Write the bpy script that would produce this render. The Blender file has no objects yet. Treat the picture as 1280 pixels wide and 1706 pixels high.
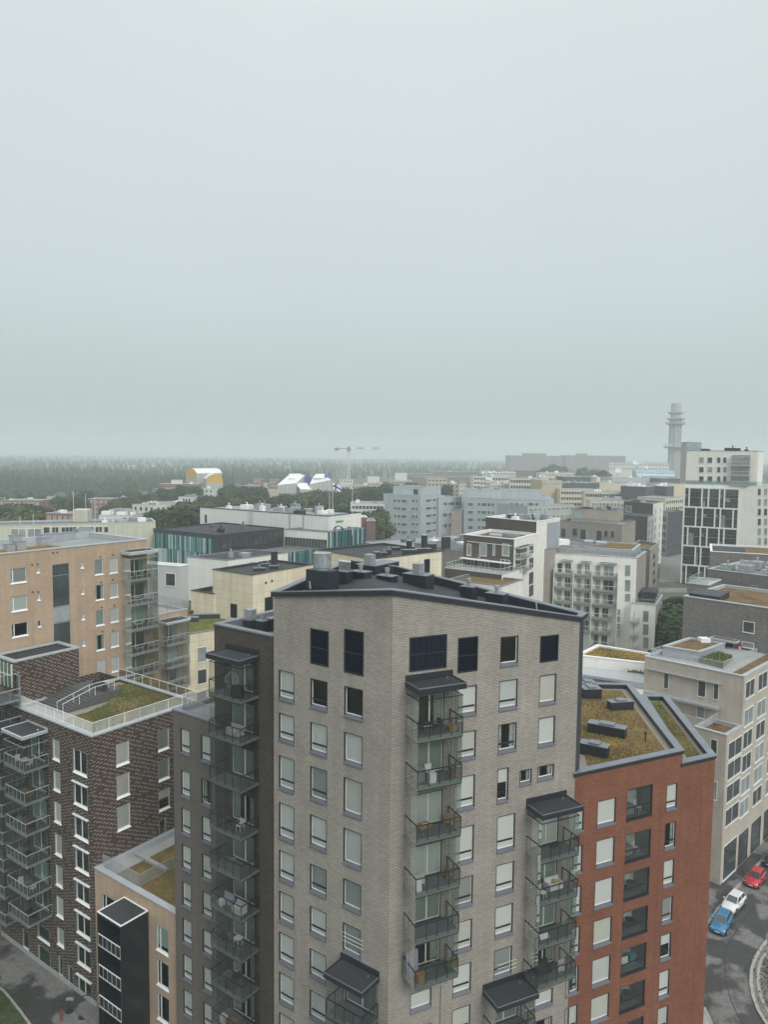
import bpy, math, random
import numpy as np
random.seed(7)
RAD = math.radians
sc = bpy.context.scene
# ------------------------------------------------------------------ camera
EYE = 55.0; FPX = 1250.0; YH = 756.0; ROLL = 0.6
cam_d = bpy.data.cameras.new('camera'); cam = bpy.data.objects.new('camera', cam_d)
sc.collection.objects.link(cam); sc.camera = cam
cam_d.sensor_fit = 'VERTICAL'; cam_d.sensor_height = 36.0; cam_d.lens = FPX / 1706.0 * 36.0
cam_d.clip_start = 0.5; cam_d.clip_end = 30000
_p = math.atan((853 - YH) / FPX); _r = RAD(ROLL)
FW = np.array([0, math.cos(_p), -math.sin(_p)])
_u0 = np.array([0, math.sin(_p), math.cos(_p)]); _r0 = np.array([1.0, 0, 0])
CR = _r0 * math.cos(_r) + _u0 * math.sin(_r); CU = -_r0 * math.sin(_r) + _u0 * math.cos(_r)
import mathutils
_m = mathutils.Matrix(((CR[0], CU[0], -FW[0], 0), (CR[1], CU[1], -FW[1], 0), (CR[2], CU[2], -FW[2], EYE), (0, 0, 0, 1)))
cam.matrix_world = _m
# ------------------------------------------------------------------ sky, sun, exposure
SUN_AZ, SUN_EL = 150.0, 38.0            # compass-like azimuth measured from +Y towards +X
world = bpy.data.worlds.new('World'); sc.world = world; world.use_nodes = True
wn = world.node_tree.nodes; wl = world.node_tree.links; wn.clear()
w_out = wn.new('ShaderNodeOutputWorld'); w_bg = wn.new('ShaderNodeBackground'); w_bg2 = wn.new('ShaderNodeBackground')
w_add = wn.new('ShaderNodeMixShader')
sky = wn.new('ShaderNodeTexSky'); sky.sky_type = 'NISHITA'; sky.sun_disc = False
sky.sun_elevation = RAD(SUN_EL); sky.sun_rotation = RAD(SUN_AZ); sky.dust_density = 6.0; sky.air_density = 1.0
hs = wn.new('ShaderNodeHueSaturation'); hs.inputs['Saturation'].default_value = 0.2
wl.new(sky.outputs[0], hs.inputs['Color']); wl.new(hs.outputs[0], w_bg.inputs['Color']); w_bg.inputs['Strength'].default_value = 0.10
# the cloud deck: overcast luminance rises from the horizon to the zenith
tc = wn.new('ShaderNodeTexCoord'); sx = wn.new('ShaderNodeSeparateXYZ'); wl.new(tc.outputs['Generated'], sx.inputs[0])
rp = wn.new('ShaderNodeValToRGB'); wl.new(sx.outputs['Z'], rp.inputs[0])
e = rp.color_ramp.elements
e[0].position = 0.0; e[0].color = (0.425, 0.49, 0.487, 1)
e[1].position = 1.0; e[1].color = (1.30, 1.36, 1.38, 1)
e2 = rp.color_ramp.elements.new(0.48); e2.color = (0.635, 0.71, 0.722, 1)
e3 = rp.color_ramp.elements.new(0.2); e3.color = (0.555, 0.632, 0.642, 1)
nz = wn.new('ShaderNodeTexNoise'); nz.inputs['Scale'].default_value = 1.6; nz.inputs['Detail'].default_value = 3
wl.new(tc.outputs['Generated'], nz.inputs['Vector'])
mr = wn.new('ShaderNodeMapRange'); mr.inputs[3].default_value = 0.93; mr.inputs[4].default_value = 1.07
wl.new(nz.outputs[0], mr.inputs[0])
vm = wn.new('ShaderNodeVectorMath'); vm.operation = 'SCALE'; wl.new(rp.outputs[0], vm.inputs[0]); wl.new(mr.outputs[0], vm.inputs['Scale'])
wl.new(vm.outputs[0], w_bg2.inputs['Color']); w_bg2.inputs['Strength'].default_value = 1.0
w_add.inputs[0].default_value = 0.90
wl.new(w_bg.outputs[0], w_add.inputs[1]); wl.new(w_bg2.outputs[0], w_add.inputs[2]); wl.new(w_add.outputs[0], w_out.inputs['Surface'])
sun_d = bpy.data.lights.new('sun', 'SUN'); sun_d.energy = 1.5; sun_d.angle = RAD(25); sun_d.color = (1.0, 0.97, 0.92)
sun = bpy.data.objects.new('sun', sun_d); sc.collection.objects.link(sun)
_sd = mathutils.Vector((math.sin(RAD(SUN_AZ)) * math.cos(RAD(SUN_EL)), math.cos(RAD(SUN_AZ)) * math.cos(RAD(SUN_EL)), math.sin(RAD(SUN_EL))))
sun.rotation_euler = _sd.to_track_quat('Z', 'Y').to_euler(); sun.location = (0, -50, 200)
sc.view_settings.view_transform = 'Standard'; sc.view_settings.look = 'None'
sc.view_settings.exposure = 0.2; sc.view_settings.gamma = 1.0; sc.view_settings.use_curve_mapping = False
sc.render.engine = 'CYCLES'
sc.cycles.use_denoising = True; sc.cycles.max_bounces = 8; sc.cycles.transparent_max_bounces = 24
sc.cycles.volume_bounces = 2; sc.cycles.caustics_reflective = False; sc.cycles.caustics_refractive = False
sc.cycles.sample_clamp_indirect = 4.0

# ------------------------------------------------------------------ pixel geometry
def ray(px, py): return FW + CR * (px - 640) / FPX - CU * (py - 853) / FPX
EYEP = np.array([0, 0, EYE])
def onz(px, py, z):
    d = ray(px, py); return EYEP + d * ((z - EYE) / d[2])
def aty(px, py, Y):
    d = ray(px, py); return EYEP + d * (Y / d[1])
def dirv(deg): return np.array([math.sin(RAD(deg)), math.cos(RAD(deg))])
dA, dB, dC = dirv(-54.0), dirv(36.0), dirv(65.0)
def along(p, d, px, py=1200):
    """point p + t*d (in plan) that stands in the picture column px (at row py)"""
    r = ray(px, py); p = np.array(p[:2])
    A = np.array([[d[0], -r[0]], [d[1], -r[1]]]); t, s = np.linalg.solve(A, -p)
    return p + d * t
def z_at(xy, px, py):
    """height on the vertical line xy seen at row py"""
    r = ray(px, py); return EYE + r[2] * (xy[1] / r[1])

# ------------------------------------------------------------------ mesh builder
LINK = sc.collection.objects.link
class MB:
    def __init__(s): s.v = []; s.f = []; s.uv = []; s.mi = []
    def quad(s, a, b, c, d, m=0, uv=None):
        i = len(s.v); s.v += [tuple(a), tuple(b), tuple(c), tuple(d)]; s.f.append((i, i + 1, i + 2, i + 3)); s.mi.append(m)
        s.uv += uv if uv else [(0, 0), (1, 0), (1, 1), (0, 1)]
    def poly(s, pts, m=0, uv=None):
        i = len(s.v); s.v += [tuple(p) for p in pts]; s.f.append(tuple(range(i, i + len(pts)))); s.mi.append(m)
        s.uv += uv if uv else [(p[0], p[1]) for p in pts]
    def box(s, x0, x1, y0, y1, z0, z1, m=0, skip=''):
        i = len(s.v)
        s.v += [(x0, y0, z0), (x1, y0, z0), (x1, y1, z0), (x0, y1, z0), (x0, y0, z1), (x1, y0, z1), (x1, y1, z1), (x0, y1, z1)]
        for k, f, uv in (('b', (0, 3, 2, 1), 'xy'), ('t', (4, 5, 6, 7), 'xy'), ('f', (0, 1, 5, 4), 'xz'), ('r', (1, 2, 6, 5), 'yz'), ('k', (2, 3, 7, 6), 'xz'), ('l', (3, 0, 4, 7), 'yz')):
            if k in skip: continue
            s.f.append(tuple(i + q for q in f)); s.mi.append(m)
            for q in f:
                p = s.v[i + q]; s.uv.append({'xy': (p[0], p[1]), 'xz': (p[0], p[2]), 'yz': (p[1], p[2])}[uv])
    def tube(s, p, q, r, n=6, m=0, r2=None, cap=True):
        p = np.array(p, float); q = np.array(q, float); d = q - p; L = np.linalg.norm(d)
        if L < 1e-6: return
        d /= L; a = np.cross(d, [0, 0, 1.0] if abs(d[2]) < 0.9 else [1.0, 0, 0]); a /= np.linalg.norm(a); b = np.cross(d, a)
        i = len(s.v); r2 = r if r2 is None else r2
        for k in range(n):
            t = 2 * math.pi * k / n; o = a * math.cos(t) + b * math.sin(t)
            s.v.append(tuple(p + o * r)); s.v.append(tuple(q + o * r2))
        for k in range(n):
            k2 = (k + 1) % n
            s.f.append((i + 2 * k, i + 2 * k2, i + 2 * k2 + 1, i + 2 * k + 1)); s.mi.append(m); s.uv += [(0, 0), (1, 0), (1, 1), (0, 1)]
        if cap:
            s.f.append(tuple(i + 2 * k + 1 for k in range(n))); s.mi.append(m); s.uv += [(0, 0)] * n
            s.f.append(tuple(i + 2 * k for k in reversed(range(n)))); s.mi.append(m); s.uv += [(0, 0)] * n
    def prism(s, pts, z0, z1, m=0, bottom=False):
        n = len(pts); z0 = [z0] * n if np.isscalar(z0) else z0; z1 = [z1] * n if np.isscalar(z1) else z1
        acc = 0
        for k in range(n):
            a, b = pts[k], pts[(k + 1) % n]; k2 = (k + 1) % n; L = math.dist(a[:2], b[:2])
            s.quad((a[0], a[1], z0[k]), (b[0], b[1], z0[k2]), (b[0], b[1], z1[k2]), (a[0], a[1], z1[k]), m,
                   [(acc, z0[k]), (acc + L, z0[k2]), (acc + L, z1[k2]), (acc, z1[k])]); acc += L
        s.poly([(p[0], p[1], z1[k]) for k, p in enumerate(pts)], m)
        if bottom: s.poly([(p[0], p[1], z0[k]) for k, p in reversed(list(enumerate(pts)))], m)
    def ball(s, c, r, n=8, m=0, sz=1.0):
        i = len(s.v); R = n // 2
        for a in range(R + 1):
            th = math.pi * a / R
            for b in range(n):
                ph = 2 * math.pi * b / n
                s.v.append((c[0] + r * math.sin(th) * math.cos(ph), c[1] + r * math.sin(th) * math.sin(ph), c[2] + r * sz * math.cos(th)))
        for a in range(R):
            for b in range(n):
                b2 = (b + 1) % n
                s.f.append((i + a * n + b, i + (a + 1) * n + b, i + (a + 1) * n + b2, i + a * n + b2)); s.mi.append(m); s.uv += [(0, 0)] * 4
    def mesh(s, name, mats):
        me = bpy.data.meshes.new(name); me.from_pydata(s.v, [], s.f)
        for m in (mats if isinstance(mats, (list, tuple)) else [mats]): me.materials.append(m)
        if any(s.mi): me.polygons.foreach_set('material_index', s.mi)
        ul = me.uv_layers.new(name='UVMap'); ul.data.foreach_set('uv', [c for uv in s.uv for c in uv])
        me.update(); return me
    def build(s, name, mats, parent=None, loc=(0, 0, 0), rz=0.0):
        return place(s.mesh(name, mats), name, parent, loc, rz)
def base_of(o):
    x = y = z = 0
    while o is not None: x += o.location.x; y += o.location.y; z += o.location.z; o = o.parent
    return x, y, z
def place(me, name, parent=None, loc=(0, 0, 0), rz=0.0, rel=False, scale=None):
    """loc is in world space unless rel; parents are never turned unless rel is used"""
    o = bpy.data.objects.new(name, me); LINK(o); o.parent = parent
    if parent is not None and not rel:
        b = base_of(parent); loc = (loc[0] - b[0], loc[1] - b[1], loc[2] - b[2])
    o.location = loc; o.rotation_euler = (0, 0, rz)
    if scale is not None: o.scale = scale if not np.isscalar(scale) else (scale,) * 3
    return o
def tag(o, label=None, cat=None, group=None, kind=None):
    for k, v in (('label', label), ('category', cat), ('group', group), ('kind', kind)):
        if v: o[k] = v
    return o
def thing(name, loc, label, cat, group=None, rz=0.0):
    o = bpy.data.objects.new(name, None); LINK(o); o.location = loc; o.rotation_euler = (0, 0, rz); o.empty_display_size = 0.5
    return tag(o, label, cat, group)
def copy_tree(o, parent=None):
    c = o.copy(); LINK(c); c.parent = parent
    for ch in list(o.children): copy_tree(ch, c)
    return c

# ------------------------------------------------------------------ materials
MATS = {}
def nodes_of(name):
    m = bpy.data.materials.new(name); m.use_nodes = True; nt = m.node_tree; nt.nodes.clear()
    out = nt.nodes.new('ShaderNodeOutputMaterial'); b = nt.nodes.new('ShaderNodeBsdfPrincipled'); nt.links.new(b.outputs[0], out.inputs[0])
    return m, nt, b, out
def N(nt, t, **kw):
    n = nt.nodes.new(t)
    for k, v in kw.items():
        if k.startswith('i_'): n.inputs[k[2:].replace('_', ' ')].default_value = v
        else: setattr(n, k, v)
    return n
def math_n(nt, op, a, b=None, c=None):
    n = nt.nodes.new('ShaderNodeMath'); n.operation = op
    for i, x in enumerate((a, b, c)):
        if x is None: continue
        if isinstance(x, (int, float)): n.inputs[i].default_value = x
        else: nt.links.new(x, n.inputs[i])
    return n.outputs[0]
def mixc(nt, f, a, b, mode='MIX'):
    n = nt.nodes.new('ShaderNodeMix'); n.data_type = 'RGBA'; n.blend_type = mode
    for i, x in ((0, f), (6, a), (7, b)):
        if isinstance(x, (int, float)): n.inputs[i].default_value = x
        elif isinstance(x, tuple): n.inputs[i].default_value = (*x[:3], 1)
        else: nt.links.new(x, n.inputs[i])
    return n.outputs[2]
def noise(nt, scale, detail=4, vec=None, stretch=None):
    if vec is None: vec = N(nt, 'ShaderNodeNewGeometry').outputs['Position']
    if stretch:
        mp = N(nt, 'ShaderNodeMapping'); mp.inputs['Scale'].default_value = stretch; nt.links.new(vec, mp.inputs[0]); vec = mp.outputs[0]
    n = N(nt, 'ShaderNodeTexNoise'); n.inputs['Scale'].default_value = scale; n.inputs['Detail'].default_value = detail
    nt.links.new(vec, n.inputs['Vector']); return n.outputs[0]
def rng(nt, x, a, b, c, d):
    n = N(nt, 'ShaderNodeMapRange'); nt.links.new(x, n.inputs[0])
    for i, v in enumerate((a, b, c, d)): n.inputs[i + 1].default_value = v
    return n.outputs[0]
def mul(nt, col, f):
    n = N(nt, 'ShaderNodeVectorMath'); n.operation = 'SCALE'
    if isinstance(col, tuple): n.inputs[0].default_value = col[:3]
    else: nt.links.new(col, n.inputs[0])
    nt.links.new(f, n.inputs['Scale']); return n.outputs[0]
def plain(name, col, rough=0.7, metal=0.0, var=0.12, scale=0.7, bump=0.0, bscale=30, spec=0.5, streak=0.0):
    if name in MATS: return MATS[name]
    m, nt, b, out = nodes_of(name)
    b.inputs['Roughness'].default_value = rough; b.inputs['Metallic'].default_value = metal; b.inputs['Specular IOR Level'].default_value = spec
    if var > 0:
        f = rng(nt, noise(nt, scale, 5), 0.25, 0.75, 1 - var, 1 + var)
        if streak: f = math_n(nt, 'MULTIPLY', f, rng(nt, noise(nt, 1.0, 4, stretch=(2.2, 2.2, 0.16)), 0.3, 0.75, 1 - streak, 1 + streak * 0.4))
        nt.links.new(mul(nt, tuple(col), f), b.inputs['Base Color'])
    else: b.inputs['Base Color'].default_value = (*col, 1)
    if bump:
        bp = N(nt, 'ShaderNodeBump'); bp.inputs['Strength'].default_value = bump; bp.inputs['Distance'].default_value = 0.02
        nt.links.new(noise(nt, bscale, 4), bp.inputs['Height']); nt.links.new(bp.outputs[0], b.inputs['Normal'])
    MATS[name] = m; return m
def brick(name, c1, c2, mortar, bw=0.28, rh=0.085, ms=0.011, var=0.12, streak=0.10, bump=0.5, rough=0.85):
    if name in MATS: return MATS[name]
    m, nt, b, out = nodes_of(name)
    uv = N(nt, 'ShaderNodeUVMap').outputs[0]
    t = N(nt, 'ShaderNodeTexBrick'); nt.links.new(uv, t.inputs['Vector'])
    t.inputs['Scale'].default_value = 1; t.inputs['Brick Width'].default_value = bw; t.inputs['Row Height'].default_value = rh
    t.inputs['Mortar Size'].default_value = ms; t.inputs['Mortar Smooth'].default_value = 0.2
    t.inputs['Color1'].default_value = (*c1, 1); t.inputs['Color2'].default_value = (*c2, 1); t.inputs['Mortar'].default_value = (*mortar, 1)
    f = math_n(nt, 'MULTIPLY', rng(nt, noise(nt, 0.35, 5), 0.25, 0.75, 1 - var, 1 + var), rng(nt, noise(nt, 1.0, 4, stretch=(1.6, 1.6, 0.1)), 0.3, 0.75, 1 - streak, 1 + streak * 0.5))
    nt.links.new(mul(nt, t.outputs[0], f), b.inputs['Base Color'])
    bp = N(nt, 'ShaderNodeBump'); bp.inputs['Strength'].default_value = bump; bp.inputs['Distance'].default_value = 0.012; bp.invert = True
    nt.links.new(t.outputs['Fac'], bp.inputs['Height']); nt.links.new(bp.outputs[0], b.inputs['Normal'])
    b.inputs['Roughness'].default_value = rough; b.inputs['Specular IOR Level'].default_value = 0.3
    MATS[name] = m; return m
def fleck_brick(name, base, light):
    """dark brick with staggered light stretchers"""
    m, nt, b, out = nodes_of(name)
    uv = N(nt, 'ShaderNodeUVMap').outputs[0]; s = N(nt, 'ShaderNodeSeparateXYZ'); nt.links.new(uv, s.inputs[0])
    rowv = math_n(nt, 'DIVIDE', s.outputs[1], 0.185); row = math_n(nt, 'FLOOR', rowv)
    off = math_n(nt, 'MULTIPLY', row, 0.43)
    colv = math_n(nt, 'ADD', math_n(nt, 'DIVIDE', s.outputs[0], 0.84), off); col = math_n(nt, 'FLOOR', colv)
    wn_ = N(nt, 'ShaderNodeTexWhiteNoise', noise_dimensions='2D'); cb = N(nt, 'ShaderNodeCombineXYZ')
    nt.links.new(row, cb.inputs[0]); nt.links.new(col, cb.inputs[1]); nt.links.new(cb.outputs[0], wn_.inputs['Vector'])
    fr = math_n(nt, 'FRACT', colv); jit = math_n(nt, 'MULTIPLY', wn_.outputs['Value'], 0.22)
    a = math_n(nt, 'MULTIPLY', math_n(nt, 'GREATER_THAN', fr, jit), math_n(nt, 'LESS_THAN', fr, math_n(nt, 'ADD', jit, 0.38)))
    fv = math_n(nt, 'FRACT', rowv); a = math_n(nt, 'MULTIPLY', a, math_n(nt, 'LESS_THAN', fv, 0.36))
    a = math_n(nt, 'MULTIPLY', a, math_n(nt, 'GREATER_THAN', wn_.outputs['Value'], 0.10))
    t = N(nt, 'ShaderNodeTexBrick'); nt.links.new(uv, t.inputs['Vector'])
    t.inputs['Scale'].default_value = 1; t.inputs['Brick Width'].default_value = 0.28; t.inputs['Row Height'].default_value = 0.0925; t.inputs['Mortar Size'].default_value = 0.01
    t.inputs['Color1'].default_value = (*base, 1); t.inputs['Color2'].default_value = (base[0] * 0.6, base[1] * 0.6, base[2] * 0.65, 1); t.inputs['Mortar'].default_value = (0.05, 0.045, 0.04, 1)
    nt.links.new(mul(nt, mixc(nt, a, t.outputs[0], light), rng(nt, noise(nt, 0.4, 5), 0.25, 0.75, 0.88, 1.12)), b.inputs['Base Color'])
    b.inputs['Roughness'].default_value = 0.85; b.inputs['Specular IOR Level'].default_value = 0.3
    MATS[name] = m; return m
def panels(name, col, pw, ph, gap=0.02, var=0.1, rough=0.6, streak=0.12, dark=0.55, off=0.0):
    """cladding: flat panels with thin joints"""
    m, nt, b, out = nodes_of(name)
    uv = N(nt, 'ShaderNodeUVMap').outputs[0]
    t = N(nt, 'ShaderNodeTexBrick'); nt.links.new(uv, t.inputs['Vector']); t.offset = off
    t.inputs['Scale'].default_value = 1; t.inputs['Brick Width'].default_value = pw; t.inputs['Row Height'].default_value = ph; t.inputs['Mortar Size'].default_value = gap
    k = 1 - var * 0.6
    t.inputs['Color1'].default_value = (*col, 1); t.inputs['Color2'].default_value = (col[0] * k, col[1] * k, col[2] * k, 1); t.inputs['Mortar'].default_value = tuple(c * dark for c in col) + (1,)
    f = math_n(nt, 'MULTIPLY', rng(nt, noise(nt, 0.3, 5), 0.25, 0.75, 1 - var, 1 + var), rng(nt, noise(nt, 1.0, 4, stretch=(1.2, 1.2, 0.08)), 0.3, 0.75, 1 - streak, 1 + streak * 0.4))
    nt.links.new(mul(nt, t.outputs[0], f), b.inputs['Base Color']); b.inputs['Roughness'].default_value = rough
    MATS[name] = m; return m
def glass_m(name, tint=(0.97, 0.985, 0.975), refl=(0.9, 0.95, 0.95), lo=0.05, hi=0.7):
    m, nt, b, out = nodes_of(name); nt.nodes.remove(b)
    tr = N(nt, 'ShaderNodeBsdfTransparent'); tr.inputs[0].default_value = (*tint, 1)
    gl = N(nt, 'ShaderNodeBsdfGlossy'); gl.inputs['Color'].default_value = (*refl, 1); gl.inputs['Roughness'].default_value = 0.02
    lw = N(nt, 'ShaderNodeLayerWeight'); lw.inputs['Blend'].default_value = 0.35
    bp = N(nt, 'ShaderNodeBump'); bp.inputs['Strength'].default_value = 0.05; bp.inputs['Distance'].default_value = 0.05
    nt.links.new(noise(nt, 0.8, 1), bp.inputs['Height']); nt.links.new(bp.outputs[0], gl.inputs['Normal'])
    mx = N(nt, 'ShaderNodeMixShader'); nt.links.new(rng(nt, lw.outputs['Fresnel'], 0.0, 1.0, lo, hi), mx.inputs[0])
    nt.links.new(tr.outputs[0], mx.inputs[1]); nt.links.new(gl.outputs[0], mx.inputs[2]); nt.links.new(mx.outputs[0], out.inputs[0])
    MATS[name] = m; return m
def sedum(name, cols, pos, scale=0.9, fine=7.0):
    m, nt, b, out = nodes_of(name)
    n1 = noise(nt, scale, 6); n2 = noise(nt, fine, 4)
    f = math_n(nt, 'ADD', math_n(nt, 'MULTIPLY', n1, 0.56), math_n(nt, 'MULTIPLY', n2, 0.44))
    r = N(nt, 'ShaderNodeValToRGB'); nt.links.new(f, r.inputs[0]); el = r.color_ramp.elements
    el[0].position = pos[0]; el[0].color = (*cols[0], 1); el[1].position = pos[-1]; el[1].color = (*cols[-1], 1)
    for p, c in list(zip(pos, cols))[1:-1]: k = el.new(p); k.color = (*c, 1)
    nt.links.new(mul(nt, r.outputs[0], rng(nt, noise(nt, 16, 3), 0.3, 0.7, 0.65, 1.25)), b.inputs['Base Color'])
    bp = N(nt, 'ShaderNodeBump'); bp.inputs['Strength'].default_value = 0.9; bp.inputs['Distance'].default_value = 0.12
    nt.links.new(noise(nt, 6, 5), bp.inputs['Height']); nt.links.new(bp.outputs[0], b.inputs['Normal'])
    b.inputs['Roughness'].default_value = 0.95; b.inputs['Specular IOR Level'].default_value = 0.1
    MATS[name] = m; return m
BR_M = brick('brick_warm_grey', (0.44, 0.40, 0.352), (0.35, 0.318, 0.283), (0.17, 0.155, 0.14), bw=0.34, rh=0.11, ms=0.016)
BR_MB = brick('brick_umber', (0.105, 0.085, 0.073), (0.07, 0.058, 0.052), (0.05, 0.044, 0.038), bw=0.3, rh=0.09)
BR_MB2 = brick('brick_taupe', (0.185, 0.162, 0.146), (0.14, 0.124, 0.113), (0.10, 0.09, 0.082), bw=0.3, rh=0.09)
BR_R = brick('brick_red', (0.27, 0.105, 0.060), (0.20, 0.075, 0.045), (0.15, 0.075, 0.056), bw=0.3, rh=0.09, ms=0.009)
BR_D = fleck_brick('brick_flecked', (0.095, 0.064, 0.050), (0.38, 0.33, 0.28))
BR_T = brick('brick_tan', (0.52, 0.385, 0.275), (0.45, 0.33, 0.235), (0.38, 0.29, 0.215), bw=0.3, rh=0.09, ms=0.008)
BR_BE = brick('brick_beige', (0.55, 0.49, 0.42), (0.48, 0.43, 0.365), (0.43, 0.385, 0.335), bw=0.3, rh=0.09, ms=0.008)
BR_GR = brick('brick_grey', (0.27, 0.25, 0.235), (0.17, 0.16, 0.15), (0.12, 0.115, 0.11), bw=0.3, rh=0.13, ms=0.018)
BR_GB = brick('brick_greige', (0.36, 0.32, 0.285), (0.31, 0.275, 0.245), (0.27, 0.245, 0.22), bw=0.4, rh=0.12, ms=0.008)
BR_BR = brick('brick_brown', (0.12, 0.095, 0.085), (0.09, 0.072, 0.065), (0.07, 0.06, 0.055), bw=0.4, rh=0.12, ms=0.008)
BR_RH = brick('brick_rust', (0.30, 0.12, 0.085), (0.25, 0.10, 0.07), (0.2, 0.1, 0.08), bw=0.6, rh=0.2, ms=0.01)
WHITE = plain('white_render', (0.78, 0.765, 0.71), 0.85, var=0.06, streak=0.10)
CREAMW = plain('ivory_render', (0.85, 0.835, 0.785), 0.85, var=0.05, streak=0.06)
CREAM = panels('cream_panel', (0.74, 0.67, 0.51), 3.6, 1.5, 0.02, streak=0.14)
WPANEL = panels('white_sheet', (0.76, 0.76, 0.72), 6.0, 0.6, 0.012, var=0.05, streak=0.08, dark=0.8)
OLIVEP = panels('pale_olive_panel', (0.56, 0.56, 0.46), 0.9, 3.0, 0.02, var=0.05, dark=0.75)
BLUEP = panels('blue_grey_panel', (0.43, 0.48, 0.51), 1.2, 3.3, 0.03, var=0.08, dark=0.75)
SLATE = plain('slate_metal', (0.019, 0.023, 0.032), 0.45, 0.0, 0.15, spec=0.5)
SLATE2 = plain('slate_sill', (0.10, 0.105, 0.13), 0.5, 0.0, 0.1)
NAVY = plain('navy_panel', (0.003, 0.007, 0.014), 0.4, 0.0, 0.1, spec=0.15)
LOUV = plain('louvre_metal', (0.022, 0.024, 0.05), 0.45)
FELT = plain('roof_felt', (0.032, 0.035, 0.040), 0.8, var=0.3, scale=0.5, bump=0.3)
FELT2 = plain('roof_felt_grey', (0.13, 0.135, 0.14), 0.8, var=0.25, scale=0.4)
FELT3 = plain('roof_felt_light', (0.26, 0.28, 0.28), 0.8, var=0.2, scale=0.3)
GRAVEL = plain('gravel', (0.26, 0.225, 0.195), 0.95, var=0.35, scale=9, bump=0.6, bscale=40)
ZINC = plain('zinc', (0.42, 0.45, 0.48), 0.4, 0.35, 0.15, scale=2)
COPE = plain('coping_metal', (0.20, 0.22, 0.245), 0.45, 0.2, 0.12)
COPEL = plain('coping_light', (0.45, 0.48, 0.50), 0.45, 0.15, 0.10)
GALV = plain('galvanised', (0.40, 0.43, 0.44), 0.45, 0.6, 0.3, scale=3)
CHROME = plain('bright_duct', (0.7, 0.72, 0.74), 0.22, 0.9, 0.1)
WFRAME = plain('white_frame', (0.82, 0.83, 0.82), 0.5, var=0.05)
GFRAME = plain('grey_frame', (0.30, 0.32, 0.33), 0.5, var=0.05)
DFRAME = plain('dark_frame', (0.02, 0.022, 0.028), 0.45, var=0.1)
BLIND = plain('blind_white', (0.95, 0.955, 0.92), 0.85, var=0.03, scale=0.25)
BLINDM = plain('blind_mid', (0.80, 0.83, 0.80), 0.85, var=0.06, scale=0.5); BLINDW = plain('blind_warm', (0.84, 0.82, 0.74), 0.85, var=0.06, scale=0.5)
BLINDG = plain('blind_grey', (0.42, 0.45, 0.43), 0.9, var=0.08, scale=0.4)
CURT = plain('curtain_pale', (0.55, 0.57, 0.53), 0.9, var=0.25, scale=2.5)
ROOM = plain('room_shadow', (0.05, 0.05, 0.05), 0.9, var=0.5, scale=1.5)
GLASS = glass_m('window_glass')
GLASSG = glass_m('green_glass', tint=(0.70, 0.84, 0.79), refl=(0.75, 0.92, 0.88), lo=0.10)
GLASSD = glass_m('door_glass', tint=(0.84, 0.885, 0.865), refl=(0.85, 0.93, 0.91), lo=0.08)
GLASSB = glass_m('balcony_glass', tint=(0.86, 0.885, 0.875), lo=0.06, hi=0.6)
GLASSW = glass_m('pale_glass', tint=(0.95, 0.97, 0.96), refl=(0.95, 0.98, 0.97), lo=0.14, hi=0.7)
GLASSF = plain('far_glass', (0.05, 0.058, 0.062), 0.12, var=0.6, scale=0.35, spec=0.8)
GLASSL = plain('far_glass_blind', (0.27, 0.30, 0.30), 0.3, var=0.4, scale=0.3, spec=0.6)
SLABG = plain('balcony_edge', (0.23, 0.26, 0.245), 0.5, var=0.12)
SLABW = plain('balcony_edge_white', (0.76, 0.77, 0.74), 0.6, var=0.08)
SLABF = plain('balcony_floor', (0.12, 0.13, 0.145), 0.7, var=0.15)
LRAIL = plain('rail_light', (0.52, 0.55, 0.54), 0.5, 0.3, 0.1)
SLABD = plain('balcony_edge_grey', (0.42, 0.46, 0.44), 0.6, var=0.08)
CONC = plain('concrete', (0.38, 0.38, 0.37), 0.85, var=0.12, streak=0.1)
SED_R = sedum('sedum_ochre', [(0.09, 0.07, 0.05), (0.18, 0.12, 0.06), (0.13, 0.11, 0.05), (0.25, 0.17, 0.05), (0.22, 0.12, 0.07)], [0.28, 0.42, 0.5, 0.58, 0.72])
SED_G = sedum('sedum_green', [(0.07, 0.075, 0.035), (0.11, 0.12, 0.04), (0.13, 0.15, 0.035), (0.20, 0.18, 0.05), (0.22, 0.14, 0.075)], [0.28, 0.42, 0.5, 0.58, 0.72])
SED_B = sedum('sedum_brown', [(0.09, 0.065, 0.045), (0.14, 0.09, 0.055), (0.19, 0.12, 0.065), (0.22, 0.155, 0.065), (0.12, 0.11, 0.05)], [0.36, 0.45, 0.5, 0.55, 0.64], scale=0.5, fine=2.6)
SED_Y = sedum('sedum_gold', [(0.10, 0.075, 0.045), (0.20, 0.13, 0.06), (0.29, 0.19, 0.06), (0.24, 0.13, 0.06), (0.13, 0.12, 0.04)], [0.30, 0.43, 0.5, 0.57, 0.70], scale=1.3)

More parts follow.
